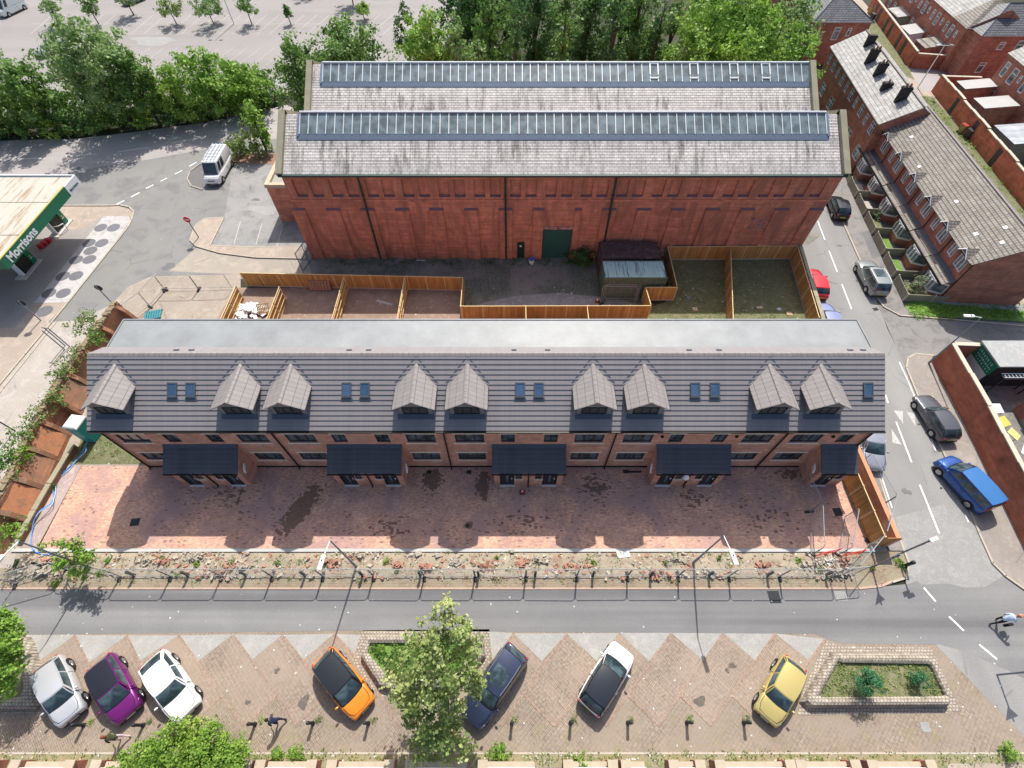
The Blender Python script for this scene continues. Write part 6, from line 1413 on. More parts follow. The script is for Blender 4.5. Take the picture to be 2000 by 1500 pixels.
# ------------------------------------------------ vehicles
M['tyre'] = plain('tyre_rubber', (.018,.018,.02), .8, var=0)
M['rim'] = plain('alloy_rim', (.45,.46,.48), .3, .8, var=0)
M['car_black'] = plain('black_trim', (.015,.016,.018), .45, var=0)
M['head_l'] = plain('headlamp_lens', (.55,.58,.60), .1, .2, var=0); M['tail_l'] = plain('tail_lamp', (.45,.015,.015), .2, var=0)
M['plate_y'] = plain('yellow_plate', (.65,.50,.05), .5, var=0); M['plate_w'] = plain('white_plate', (.72,.72,.70), .5, var=0)
g = NG('car_glass'); n_ = g.noise(g.obj(), 1.6, 3, .5, .5); g.l(g.mix(g.ramp(n_, [(.42,0),(.62,1)]), (.02,.034,.042), (.07,.11,.125)), g.b.inputs['Base Color']); g.b.inputs['Roughness'].default_value = .04; g.b.inputs['Specular IOR Level'].default_value = .7; M['car_glass'] = g.mat
def paint(name, col, metal=.3): return plain(name, col, .32, metal, var=0, coat=.7)
def car(name, label, cat, F, Rr, L=4.0, W=1.76, H=1.48, col=(.5,.5,.5), roofcol=None, xa=.20, xb=.06, xc=-.34, xd=-.45, hood=.92, belt=.96, nose=.70, tail=.92, metal=.35, glassroof=False, sunroof=False, rails=False, windows=((.04,.46),(.5,.92)), wb=.62, rear_drop=.0, rack=False, tailround=.8, lights_h=None, wr=.76, rim=True, vert=False, blackpil=False):
    """F, Rr: survey coordinates of the nose and the tail at bumper height"""
    f = P(F[0], F[1], .55); r = P(Rr[0], Rr[1], .55); c = (f+r)/2; yaw = math.atan2(f.y-r.y, f.x-r.x)
    t = thing(name, label, cat, (c.x, c.y, 0), yaw); hw = W/2; X = L/2
    pm = paint(name + '_paint', col, metal); pil_m = M['car_black'] if blackpil else pm; rm = paint(name + '_roof_paint', roofcol, .2) if roofcol else pm
    ts = [-1,-.985,-.93,-.8,-.6,-.3,0,.3,.55,.72,.86,.94,.985,1]
    def wid(u): return hw*(1-.05*u*u-(.17 if u > 0 else .12)*abs(u)**7)
    def top(u):
        x = u*X
        if x > xa*L: k = (x-xa*L)/(X-xa*L); return hood+(nose-hood)*k**1.6
        if x < xd*L: k = (xd*L-x)/(X+xd*L+1e-6); return belt+(tail-belt)*min(1,max(0,k))
        return belt
    mb = MB(); nC = 9
    for u in ts:
        w_ = wid(u); zt = top(u); e = abs(u) > .99; zt2 = zt-(.13 if e else 0); lo = .34 if e else .2; 
        w2 = w_*(.93 if e else 1)
        sec = [(0,zt2+.015),(.5*w2,zt2+.005),(.8*w2,zt2-.015),(.94*w2,zt2-.075),(w2,zt2-.2),(w2*1.005,.5),(w2*.985,.36),(w2*.93,lo),(0,lo-.02)]
        full = sec + [(-y,z) for y, z in sec[-2:0:-1]]
        for y, z in full: mb.v.append((u*X, y, z))
    n = 2*nC-2
    for i in range(len(ts)-1):
        for k in range(n): mb.f.append((i*n+k, i*n+(k+1)%n, (i+1)*n+(k+1)%n, (i+1)*n+k)); mb.m.append(0)
    mb.f.append(tuple(range(n-1,-1,-1))); mb.m.append(0); mb.f.append(tuple((len(ts)-1)*n+k for k in range(n))); mb.m.append(0)
    mb.f = [f_[::-1] for f_ in mb.f]
    body = mb.build('body', pm, t, world=False, smooth=True); s = body.modifiers.new('sub', 'SUBSURF'); s.levels = 1; s.render_levels = 1
    # cabin surfaces as parametric patches
    A, B, C_, D = xa*L, xb*L, xc*L, xd*L; zb = belt-.03; wbm = hw*.93; wrf = hw*wr
    def base_pt(x, s): return Vector((x, s*min(wbm, wid(x/X)*.95), zb if x < A-.01 else hood-.03))
    def roof_z(x, y): m = (B+C_)/2; return H-.035*(y/wrf)**2-.05*((x-m)/((B-C_)/2))**2 - rear_drop*max(0,(m-x)/(m-C_))**2
    def wsf(u, v):
        y0 = (u*2-1); yb_ = y0*wbm*.9; yr_ = y0*wrf*.92; a = Vector((A+.12*(1-y0*y0), yb_, hood-.03)); b_ = Vector((B+.06*(1-y0*y0), yr_, roof_z(B,yr_)))
        p = a.lerp(b_, v); p.x += .03*math.sin(math.pi*v); p.z += .04*math.sin(math.pi*v); return p
    def rwf(u, v):
        y0 = (u*2-1); yb_ = y0*wbm*.92; yr_ = y0*wrf*.94; a = Vector((D-.08*(1-y0*y0), yb_, belt-.03)); b_ = Vector((C_-.05*(1-y0*y0), yr_, roof_z(C_,yr_)))
        p = a.lerp(b_, v); p.z += .03*math.sin(math.pi*v); p.x -= .03*math.sin(math.pi*v); return p
    def rff(u, v): x = C_+(B-C_)*v; y0 = u*2-1; bul = (.06*v-.05*(1-v))*(1-y0*y0); y = y0*wrf*(.94+.06*math.sin(math.pi*v)); return Vector((x+bul, y, roof_z(x, y)))
    def sdf(s):
        def fn(u, v):
            xb_ = D+(A-D)*u; xr_ = C_+(B-C_)*u; yb_ = wbm*(.92+.08*math.sin(math.pi*u)); yr_ = wrf*(.94+.06*math.sin(math.pi*u))
            p = Vector((xb_, s*yb_, zb)).lerp(Vector((xr_, s*yr_, roof_z(xr_, yr_))), v); p.y += s*.035*math.sin(math.pi*v); return p
        return fn
    def patch(mb, fn, u0=0, u1=1, v0=0, v1=1, nu=6, nv=4, off=0, flip=False):
        b0 = len(mb.v); e = 1e-3
        for j in range(nv+1):
            for i in range(nu+1):
                u = u0+(u1-u0)*i/nu; v = v0+(v1-v0)*j/nv; p = fn(u, v)
                if off:
                    nn = (fn(u+e,v)-p).cross(fn(u,v+e)-p); 
                    if nn.length > 0: nn.normalize(); p = p+nn*off*(-1 if flip else 1)
                mb.v.append(tuple(p))
        for j in range(nv):
            for i in range(nu): a = b0+j*(nu+1)+i; q = (a,a+1,a+nu+2,a+nu+1); mb.f.append(q[::-1] if flip else q); mb.m.append(0)
    mb = MB(); patch(mb, wsf, flip=False); patch(mb, rwf, flip=True); patch(mb, sdf(1), flip=True, nu=8); patch(mb, sdf(-1), nu=8); mb.build('pillars', pil_m, t, world=False, smooth=True)
    mb = MB(); patch(mb, rff, nu=8, nv=8, flip=True, off=.012); mb.build('roof', M['car_glass'] if glassroof else rm, t, world=False, smooth=True)
    mb = MB(); patch(mb, wsf, .04, .96, .06, .93, off=.014, nu=8); mb.build('windscreen', M['car_glass'], t, world=False, smooth=True)
    mb = MB(); patch(mb, rwf, .07, .93, .12, .9, off=.014, flip=True, nu=8); mb.build('rear_window', M['car_glass'], t, world=False, smooth=True)
    for s in (1, -1):
        for (a, b_) in windows: mb = MB(); patch(mb, sdf(s), a, b_, .12, .88, off=.012, flip=(s > 0), nu=4); mb.build('side_window', M['car_glass'], t, world=False, smooth=True)
    if sunroof: mb = MB(); patch(mb, rff, .16, .84, .38, .86, off=.022, flip=True); mb.build('sunroof', M['car_glass'], t, world=False, smooth=True)
    if rails:
        for s in (0.02, .98): mb = MB(); mb.tube([rff(s, v)+Vector((0,0,.05)) for v in (.05,.3,.6,.95)], .022, 6); mb.build('roof_rail', M['rim'], t, world=False)
    # wiper cowl, bumpers, lights, plates, mirrors
    mb = MB(); patch(mb, wsf, .03, .97, -.05, .045, off=.02, nu=8, nv=1); mb.build('wiper_cowl', M['car_black'], t, world=False)
    mb = MB()
    for s in (-1, 1):
        pts = [Vector((A+.1, s*wbm*.86, hood+.0)), Vector((A+(X-A)*.5, s*hw*.78, top((A+(X-A)*.5)/X)+.0)), Vector((X*.9, s*hw*.62, top(.9)+.0))]; mb.tube(pts, .012, 4)
    mb.tube([Vector((X*.9, -hw*.62, top(.9))), Vector((X*.935,0,top(.935)+.012)), Vector((X*.9, hw*.62, top(.9)))], .012, 4); mb.build('bonnet_seam', M['car_black'], t, world=False)
    for s in (-1, 1):
        for xx in (A-.12, (A+D)/2-.05):
            y = s*wid(xx/X); mb = MB(); mb.tube([Vector((xx,y*.955,top(xx/X)-.07)),Vector((xx,y*1.004,top(xx/X)-.2)),Vector((xx,y*1.008,.5)),Vector((xx-.02,y*.99,.36))],.010,4); mb.build('door_seam', M['car_black'], t, world=False)
        mb = MB(); mb.rbox(((A+D)/2+.12, s*wid(.0)*1.012, belt-.2),(.18,.03,.035)); mb.build('door_handle', pm, t, world=False)
    mb = MB(); mb.rbox((X-.012,0,nose-.22),(.03,W*.42,.1)); mb.build('grille', M['car_black'], t, world=False)
    mb = MB(); mb.rbox((X-.02,0,.36),(.05,W*.72,.12)); mb.build('front_bumper_trim', M['car_black'], t, world=False); mb = MB(); mb.rbox((-X+.02,0,.36),(.05,W*.78,.14)); mb.build('rear_bumper_trim', M['car_black'], t, world=False)
    mb = MB(); mb.rbox((X+.008,0,.45),(.012,.5,.11)); mb.build('number_plate', M['plate_w'], t, world=False); mb = MB(); mb.rbox((-X-.004,0,.62),(.012,.5,.11)); mb.build('number_plate', M['plate_y'], t, world=False)
    for s in (-1, 1):
        mb = MB(); q = [(X*.985,s*hw*.46,nose-.13),(X*.93,s*wid(.93)*.93,nose-.06),(X*.80,s*wid(.8)*.97,nose+.0),(X*.86,s*wid(.86)*.74,nose+.025),(X*.95,s*hw*.5,nose-.02)]
        ce = [(x+.02,y*1.012,z-.07) for x, y, z in q]; mb.face([(x,y,z+.022) for x, y, z in (q if s > 0 else q[::-1])]); k_ = len(q)
        base_ = len(mb.v); mb.v += [(x,y,z+.022) for x,y,z in q]+[(x+.012,y*1.01,z-.1) for x,y,z in q]
        for i in range(3): mb.f.append((base_+i,base_+i+1,base_+k_+i+1,base_+k_+i)); mb.m.append(0)
        mb.build('headlight', M['head_l'], t, world=False)
        zt = (tail if not lights_h else lights_h)
        mb = MB(); mb.rbox((-X*.968,s*wid(.97)*.86,zt-.12),(.10,.13,.2 if not vert else .6),s*R(-28) if s < 0 else R(28)*-1*-1, 0, 0); mb.build('tail_light', M['tail_l'], t, world=False)
        mb = MB(); mb.ball((A-.18,s*(wbm+.13),belt+.07),.11,8,(.65,1.1,.7)); mb.build('mirror', pm, t, world=False, smooth=True)
    for sx in (wb/2*L+.03, -wb/2*L+.03):
        for s in (-1, 1):
            y = s*wid(sx/X); rr = .32 if H < 1.7 else .34
            mb = MB(); mb.tube([(sx,y-s*.06,rr+.01),(sx,y+s*.006,rr+.01)], rr+.06, 20); mb.build('wheel_arch', M['car_black'], t, world=False)
            mb = MB(); mb.tube([(sx,y-s*.18,rr),(sx,y+s*.015,rr)], rr, 20); wh_ = mb.build('wheel', M['tyre'], t, world=False)
            mb = MB(); mb.tube([(sx,y+s*.0,rr),(sx,y+s*.022,rr)], rr*.62, 16)
            for k in range(5): a = k*2*math.pi/5; mb.rbox((sx+math.cos(a)*rr*.3,y+s*.028,rr+math.sin(a)*rr*.3),(rr*.55,.02,.05),0,0,-a)
            mb.build('rim', M['rim'], wh_, world=False)
    if rack:
        for y in (-.62, -.2, .25, .62): mb = MB(); mb.tube([(B-.1,y,H+.14),(C_+.1,y,H+.14)], .04, 5); mb.build('rack_rail', M['lamp_grey'], t, world=False)
        mb = MB()
        for k in range(6): x = C_+.2+(B-C_-.4)*k/5; mb.tube([(x,-.72,H+.1),(x,.72,H+.1)], .03, 5)
        mb.build('rack_bars', M['lamp_grey'], t, world=False)
    return t
lab = 'parked_car'
car(lab, 'small silver hatchback parked nosing down at the left of the paved bays', 'car', (142,1402), (97,1297), 3.95, 1.68, 1.50, (.56,.57,.60), xa=.24, xb=.09, xc=-.36, xd=-.46, hood=.98, nose=.74)
car(lab, 'glossy purple hatchback with black roof parked beside the silver one', 'car', (254,1398), (198,1292), 3.95, 1.73, 1.53, (.17,.015,.16), roofcol=(.02,.02,.03), glassroof=False, xa=.26, xb=.07, xc=-.36, xd=-.46, hood=.98, nose=.72)
car(lab, 'white coupe like hatchback parked third from the left', 'car', (374,1399), (296,1283), 4.2, 1.80, 1.44, (.80,.80,.80), xa=.20, xb=.04, xc=-.30, xd=-.47, hood=.95, nose=.68, metal=0)
car(lab, 'orange crossover with black roof left of the blossoming tree', 'car', (716,1390), (628,1280), 4.1, 1.78, 1.56, (.80,.24,.02), roofcol=(.02,.024,.03), xa=.25, xb=.07, xc=-.36, xd=-.46, hood=1.0, nose=.74, metal=.1, blackpil=True)
car(lab, 'navy estate car with glass sunroof right of the blossoming tree', 'car', (922,1401), (1008,1277), 4.6, 1.84, 1.62, (.03,.042,.085), sunroof=True, rails=True, xa=.23, xb=.08, xc=-.38, xd=-.46, hood=1.02, nose=.76)
car(lab, 'white car with black roof parked nose up alone in the middle bays', 'car', (1217,1270), (1150,1381), 4.0, 1.76, 1.48, (.82,.82,.84), roofcol=(.02,.025,.035), xa=.25, xb=.08, xc=-.36, xd=-.47, hood=.98, nose=.72, metal=0, blackpil=True)
car(lab, 'pale yellow hatchback beside the shrub planter', 'car', (1496,1401), (1549,1298), 3.8, 1.67, 1.46, (.56,.46,.17), xa=.22, xb=.07, xc=-.36, xd=-.46, hood=.96, nose=.70, windows=((.04,.5),(.54,.92)))
car(lab, 'black hatchback parked at the far end of the side street by the warehouse', 'car', (1632,391), (1643,420), 3.9, 1.72, 1.48, (.012,.013,.016))
car(lab, 'grey green estate parked half on the pavement by the terrace gardens', 'car', (1690,520), (1714,566), 4.7, 1.9, 1.66, (.28,.31,.31), rails=True, sunroof=True, xa=.22, xb=.06, xc=-.40, xd=-.47, hood=1.05, nose=.78, tail=1.0)
car(lab, 'red car half hidden behind the side street timber fence', 'car', (1586,532), (1600,577), 4.0, 1.72, 1.45, (.62,.02,.03))
car(lab, 'lilac blue car behind the garden fence next to the red one', 'car', (1607,598), (1628,655), 4.2, 1.75, 1.46, (.24,.27,.46))
car(lab, 'silver grey car emerging from behind the right end of the new terrace', 'car', (1706,905), (1690,838), 4.1, 1.76, 1.47, (.30,.32,.38), xa=.20, xb=.03, hood=.96)
car(lab, 'dark grey hatchback parked by the long garden wall', 'car', (1806,783), (1848,850), 4.2, 1.78, 1.46, (.10,.105,.12), xa=.17, xb=.02, xc=-.36, xd=-.47)
car('parked_van', 'bright blue people carrier parked close to the long garden wall', 'van', (1848,905), (1922,987), 4.3, 1.84, 1.82, (.018,.08,.30), roofcol=(.045,.17,.42), xa=.30, xb=.14, xc=-.46, xd=-.485, hood=1.1, belt=1.06, nose=.82, tail=1.05, wr=.82, windows=((.05,.36),(.4,.68),(.72,.95)), vert=True, lights_h=1.3)
car('parked_van', 'white high roof van with ladder rack parked on the dark bay', 'van', (411,362), (444,303), 5.3, 1.98, 2.35, (.80,.81,.82), xa=.36, xb=.24, xc=-.485, xd=-.495, hood=1.25, belt=1.2, nose=.95, tail=1.2, wr=.90, windows=((.80,.95),(.58,.76)), metal=0, rack=True, vert=True, lights_h=1.4)
car('parked_van', 'white van parked at the top left corner of the car park', 'van', (2,27), (43,8), 5.4, 2.0, 2.4, (.78,.80,.78), xa=.36, xb=.24, xc=-.485, xd=-.495, hood=1.25, belt=1.2, nose=.95, tail=1.2, wr=.90, windows=((.82,.95),), metal=0, vert=True, lights_h=1.4)
car(lab, 'pale silver car just visible between the tree crowns at the car park edge', 'car', (82,103), (112,92), 4.2, 1.75, 1.46, (.45,.46,.46))
car(lab, 'dark car cut by the top edge of the car park', 'car', (243,4), (275,-8), 4.3, 1.8, 1.5, (.25,.25,.27))
# ------------------------------------------------ people
def person(label, px, py, yaw, skin, top_m, leg_m, hair_m, shoe_m, sc=1.0, lean=.15, stride=.35, bend=0, hair_long=False, bald=False, sleeve=None):
    b = P(px, py); t = thing('person', label, 'person', (b.x, b.y, 0), yaw); s_ = sc
    J = {}; V = []; E = []; Rd = []
    def j(n, p, r, par=None):
        J[n] = len(V); V.append(Vector(p)*s_); Rd.append(r*s_)
        if par: E.append((J[par], J[n]))
    ln_ = lean
    j('pel',(0,0,.95),.15); j('waist',(.03+ln_*.15,0,1.1),.135,'pel'); j('chest',(.06+ln_*.45,0,1.32),.155,'waist'); j('neckb',(.06+ln_*.62,0,1.47),.075,'chest'); j('neck',(.08+ln_*.7,0,1.53),.055,'neckb'); j('head',(.10+ln_*.85,0,1.65),.095,'neck'); j('crown',(.10+ln_*.9,0,1.74),.07,'head')
    for sgn, ph in ((1,1),(-1,-1)):
        n = 'L' if sgn > 0 else 'R'; st = stride*ph
        j(n+'hip',(0,sgn*.1,.9),.1,'pel'); j(n+'knee',(st*.5+.03,sgn*.11,.5),.062,n+'hip'); j(n+'ank',(st*1.0-.06,sgn*.11,.09 if ph > 0 else .14),.042,n+'knee'); j(n+'toe',(st*1.0+.14,sgn*.12,.035 if ph > 0 else .06),.035,n+'ank')
        j(n+'sh',(.06+ln_*.5,sgn*.18,1.42),.062,'chest'); a = -st*.6; j(n+'elb',(.05+ln_*.5+a*.5,sgn*.25,1.14),.042,n+'sh'); j(n+'wri',(.16+ln_*.5+a*.9+bend,sgn*.24,.9+bend),.03,n+'elb'); j(n+'palm',(.2+ln_*.5+a*1.0+bend,sgn*.235,.83+bend),.032,n+'wri')
        for k in range(4):
            yy = sgn*(.235+(-1.5+k)*.018); q = .2+ln_*.5+a+bend; ll = (.075,.085,.08,.065)[k]
            j(n+'f%d'%k,(q+.02+(k-1.5)*.012,yy,.83+bend-ll*.55),.0095,n+'palm'); j(n+'g%d'%k,(q+.035+(k-1.5)*.012,yy,.83+bend-ll),.008,n+'f%d'%k)
        j(n+'th',(.24+ln_*.5+a+bend,sgn*.21,.81+bend),.010,n+'palm')
    me = bpy.data.meshes.new('body'); me.from_pydata(V, E, []); o = bpy.data.objects.new('body', me); COL.objects.link(o)
    sk = o.modifiers.new('skin', 'SKIN'); 
    for i, v in enumerate(me.skin_vertices[0].data): v.radius = (Rd[i], Rd[i]); v.use_root = (i == 0)
    sb = o.modifiers.new('sub', 'SUBSURF'); sb.levels = 1; sb.render_levels = 1
    dg = bpy.context.evaluated_depsgraph_get(); me2 = bpy.data.meshes.new_from_object(o.evaluated_get(dg)); bpy.data.objects.remove(o)
    me2.name = 'body'; me2.materials.clear()
    for m in (skin, top_m, leg_m, shoe_m): me2.materials.append(m)
    bones = [(a, b) for a, b in E]; names = {i: n for n, i in J.items()}
    def seg(p, a, b):
        ab = b-a; tt = max(0, min(1, (p-a).dot(ab)/max(1e-9, ab.length_squared))); return (p-a-ab*tt).length
    for f in me2.polygons:
        c = f.center; best = min(bones, key=lambda e: seg(c, V[e[0]], V[e[1]]) - Rd[e[1]]*.5); n1 = names[best[1]]
        k = 0
        if n1 in ('waist','chest','neckb','Lsh','Rsh','Lelb','Relb'): k = 1
        if n1[1:] in ('hip','knee') or n1 == 'pel' : k = 2
        if n1[1:] == 'ank': k = 2
        if n1[1:] == 'toe': k = 3
        if n1[1:] == 'wri' and sleeve: k = 1
        f.material_index = k; f.use_smooth = True
    bo = bpy.data.objects.new('body', me2); COL.objects.link(bo); bo.parent = t
    h = V[J['head']]
    if not bald or hair_m:
        mb = MB(); mb.ball((h.x-.02*s_, 0, h.z+.035*s_), .112*s_, 12, (1,.92,1.0)); 
        if hair_long: mb.ball((h.x-.09*s_, 0, h.z-.06*s_), .1*s_, 10, (.7,1,1.3))
        mb.build('hair', hair_m, t, world=False, smooth=True)
    mb = MB(); [mb.ball((h.x+.1*s_, q*.035*s_, h.z+.005), .012*s_, 6) for q in (-1,1)]; mb.build('eyes', M['frame_dark'], bo, world=False)
    mb = MB(); mb.ball((h.x+.118*s_,0,h.z-.02*s_),.017*s_,6,(1,.8,1.3)); [mb.ball((h.x+.0*s_, q*.1*s_, h.z-.01), .022*s_, 6, (.8,.4,1.2)) for q in (-1,1)]; mb.build('nose_and_ears', skin, bo, world=False)
    return t, V, J
skin = plain('skin', (.50,.28,.19), .6, var=0); skin2 = plain('skin_tan', (.42,.24,.15), .6, var=0)
navy = plain('navy_cloth', (.03,.035,.08), .85, var=.15); black = plain('black_cloth', (.012,.012,.015), .85, var=0)
t, V, J = person('person in pale blue shirt and dark trousers striding across the junction', 1938, 1214, R(8), skin, plain('pale_blue_shirt', (.55,.66,.82), .8, var=.05), black, plain('ginger_grey_hair', (.36,.16,.09), .8, var=.2), black, 1.02, .3, .34, .06, sleeve=None)
mb = MB(); mb.rbox((.3,-.33,.62),(.42,.16,.36)); mb.build('held_bag', black, t, world=False, bevel=.03)
mb = MB(); mb.ball((V[J['head']].x+.02,0,V[J['head']].z+.07),.115,12,(1.05,.95,.55)); mb.tube([(V[J['head']].x+.09,0,V[J['head']].z+.07),(V[J['head']].x+.2,0,V[J['head']].z+.055)],[.09,.06],8); mb.build('cap', plain('orange_white_cap',(.62,.30,.2),.8,var=.3,vs=8), t, world=False)
person('person in navy hoodie and jeans walking past the paved bays', 551, 1408, R(172), skin2, navy, plain('dark_jeans',(.03,.035,.06),.85,var=.2), plain('dark_hair',(.02,.015,.012),.8,var=0), black, .98, .2, .24, .03, sleeve=True)
person('person in olive jacket and pale pink trousers walking below the purple car', 246, 1440, R(172), skin, plain('olive_jacket',(.07,.075,.035),.85,var=.2), plain('pale_pink_trousers',(.62,.50,.55),.85,var=.1), plain('auburn_hair',(.20,.06,.03),.7,var=.2), plain('pale_shoes',(.6,.45,.4),.7,var=0), .95, .25, .28, .05, hair_long=True, sleeve=True)
# ------------------------------------------------ vegetation
LEAF = {
 'mid': leafmat('leaf_mid', (.09,.185,.04), (.22,.37,.09), (.31,.45,.14)),
 'dark': leafmat('leaf_dark', (.05,.125,.04), (.13,.24,.07), (.20,.33,.10)),
 'bright': leafmat('leaf_bright', (.16,.31,.045), (.32,.50,.09), (.43,.56,.15)),
 'birch': leafmat('leaf_birch', (.14,.25,.075), (.30,.43,.16), (.42,.52,.26)),
 'yellow': leafmat('leaf_yellow', (.14,.28,.04), (.32,.46,.08), (.44,.54,.14)),
 'blossom': leafmat('leaf_blossom', (.19,.31,.07), (.48,.53,.22), (.66,.62,.34)),
 'teal': leafmat('leaf_teal', (.037,.150,.062), (.100,.300,.150), (.163,.400,.213)),
 'grey': leafmat('leaf_grey', (.188,.237,.125), (.375,.425,.275), (.525,.550,.400)),
 'weed': leafmat('leaf_weed', (.125,.213,.056), (.325,.400,.138), (.450,.475,.200)),
}
M['bark'] = plain('bark', (.09,.07,.05), .9, var=.3, vs=3)
def leaves_mesh(name, blobs, n, size, mat, seed=0, flat=.5, parent=None, fill=.25):
    """many leaf-clump faces spread through lumpy blobs: (x,y,z,rx,ry,rz)"""
    r = np.random.default_rng(seed); bl = np.array(blobs, float); vol = (bl[:,3]*bl[:,4]*bl[:,5])**(.75); w_ = vol/vol.sum(); cnt = np.maximum(1, (w_*n).astype(int)); P0 = []; N0 = []
    for b, c in zip(bl, cnt):
        # clumps on the blob shell, leaves round each clump
        nc = max(7, c//62); d = r.normal(size=(nc,3)); d /= np.linalg.norm(d,axis=1)[:,None]; rad = np.where(r.random(nc) < fill, r.uniform(.3,.8,nc), r.uniform(.82,1.12,nc)); cc = b[:3]+d*b[3:6]*rad[:,None]
        idx = r.integers(0, nc, c); cs = (b[3:6].mean()*.25+size*.6); q = cc[idx]+r.normal(size=(c,3))*cs*np.array([1,1,.7])*.55
        P0.append(q); nn = d[idx]*.9+r.normal(size=(c,3))*.55+np.array([0,0,.35]); N0.append(nn)
    p = np.concatenate(P0); nn = np.concatenate(N0); nn /= np.linalg.norm(nn,axis=1)[:,None]; k = len(p)
    keep = p[:,2] > .05; p = p[keep]; nn = nn[keep]; k = len(p)
    a = np.cross(nn, r.normal(size=(k,3))); a /= np.linalg.norm(a,axis=1)[:,None]+1e-9; b2 = np.cross(nn, a); s = size*r.uniform(.4,1.35,k)[:,None]
    v = np.empty((k,4,3)); v[:,0] = p-a*s*.5-b2*s*.18; v[:,1] = p+b2*s*-.42+a*s*.12; v[:,2] = p+a*s*.55+b2*s*.1; v[:,3] = p+b2*s*.42-a*s*.1
    v[:,2] += nn*s*-.12
    me = bpy.data.meshes.new(name); me.vertices.add(k*4); me.vertices.foreach_set('co', v.reshape(-1)); me.loops.add(k*4); me.loops.foreach_set('vertex_index', np.arange(k*4)); me.polygons.add(k); me.polygons.foreach_set('loop_start', np.arange(k)*4); me.polygons.foreach_set('loop_total', np.full(k,4)); me.update(); me.validate(); me.materials.append(mat)
    o = bpy.data.objects.new(name, me); COL.objects.link(o)
    if parent: o.parent = parent
    return o
TC = [0]
def tree(label, base, h, r, kind='mid', shape='round', dens=1.0, leaf=None, name='tree', cat='tree', trunk=True, blobs=None, ry=None, lowest=.25, group=None):
    TC[0] += 1; rr = random.Random(100+TC[0]); t = thing(name, label, cat, (base[0], base[1], 0), 0, group); ry = ry or r
    if blobs is None:
        blobs = []; nb = {'round': 11, 'tall': 12, 'birch': 13, 'bush': 7, 'small': 6}[shape]
        for i in range(nb):
            f = (i+.5)/nb; z = h*(lowest+(1-lowest)*f*.92)
            prof = {'round': math.sin(math.pi*(.18+.72*f))**.7, 'tall': (1-f)**.35*.75+.1, 'birch': (1-f)**.6*.85+.12, 'bush': math.sin(math.pi*(.3+.6*f)), 'small': math.sin(math.pi*(.25+.65*f))}[shape]
            a = i*2.4+rr.uniform(-.5,.5); k = prof*rr.uniform(.30,.58); br = prof*rr.uniform(.5,.72)
            blobs.append((math.cos(a)*r*k, math.sin(a)*ry*k, z, r*br, ry*br, min(r,h*.25)*br*1.05))
    leaf = leaf or {'round':.34,'tall':.34,'birch':.27,'bush':.26,'small':.24}[shape]
    vol = sum((b[3]*b[4]*b[5])**(2/3) for b in blobs); n = int(min(34000, max(400 if shape != 'bush' else 60, dens*vol*12.6/(leaf**2)*1.55)))
    leaves_mesh('crown', blobs, n, leaf, LEAF[kind], TC[0], parent=t)
    if trunk:
        mb = MB(); top = h*.72; tr = max(.07, h*.018); wob = [(rr.uniform(-.1,.1)*i, rr.uniform(-.1,.1)*i) for i in range(4)]
        mb.tube([(wob[i][0], wob[i][1], top*i/3) for i in range(4)], [tr*1.3, tr, tr*.75, tr*.35], 8)
        for b in blobs[::2]:
            z0 = max(.4, b[2]*.6); mb.tube([(0,0,z0), (b[0]*.5,b[1]*.5,(z0+b[2])/2+.1), (b[0],b[1],b[2])], [tr*.5, tr*.35, tr*.15], 5)
        mb.build('trunk', M['bark'], t, world=False, smooth=True)
    return t
def tpx(label, bx, by, ty, rpx, kind='mid', shape='round', **k):
    """tree rooted at a surveyed ground point; crown top and width as surveyed"""
    b = P(bx, by); tt = b.y/ P(bx, ty, 0).y; 
    h = CAM_H*(1-b.y/P(1000, ty, 0).y) if ty > -10000 else 8; pm_ = PXM((b.x, b.y, h*.6)); h = min(h, 17)
    return tree(label, (b.x, b.y), h, rpx/pm_, kind, shape, **k)
G1 = 'trees in the belt between the car park and the access road'
tpx('tall feathery willow like tree at the left edge of the tree belt', 25, 263, 45, 80, 'birch', 'round', group=G1)
tpx('tree cut by the left edge of the view in the tree belt', -60, 264, 80, 75, 'mid', 'round', group=G1)
tpx('mid green tree between the feathery tree and the lamp in the belt', 118, 258, 112, 55, 'mid', 'round', group=G1)
tpx('thin yellowish blossoming tree beside the twin headed lamp', 190, 225, 103, 34, 'blossom', 'small', dens=.7, group=G1)
tpx('tallest broad tree in the middle of the belt', 262, 248, 24, 78, 'birch', 'round', group=G1)
tpx('dark green tree right of the tallest belt tree', 315, 246, 90, 52, 'mid', 'round', group=G1)
tpx('rounded lime yellow tree in the belt', 368, 240, 128, 46, 'yellow', 'bush', group=G1)
tpx('broad bright green tree at the right of the belt', 440, 232, 93, 62, 'bright', 'round', group=G1)
tpx('bushy tree closing the right end of the belt', 503, 222, 118, 42, 'bright', 'round', group=G1)
us = [(-40,268),(15,270),(60,268),(105,266),(150,262),(195,258),(235,252),(285,249),(335,243),(385,237),(430,230),(478,224),(520,214)]
for i, (x, y) in enumerate(us):
    b = P(x, y-4); tree(f'low dark bush at the roadside foot of the tree belt, {ORD[i+1]} from the left', (b.x, b.y), 2.6+.8*(i%3)*.6, 2.4, ['dark','mid','mid','bright'][i%4], 'bush', trunk=False, name='bush', cat='bush', lowest=.1, group='bushes under the tree belt', leaf=.3)
for i, (x, y) in enumerate([(-30,225),(40,228),(95,222),(160,222),(220,215),(290,212),(350,205),(410,200),(470,196),(520,190)]):
    b = P(x, y); tree(f'shaded understory bush on the car park side of the belt, {ORD[i+1]} from the left', (b.x, b.y), 4.0, 2.8, 'mid' if i % 2 else 'dark', 'bush', trunk=False, name='bush', cat='bush', lowest=.1, group='bushes behind the tree belt', leaf=.34)
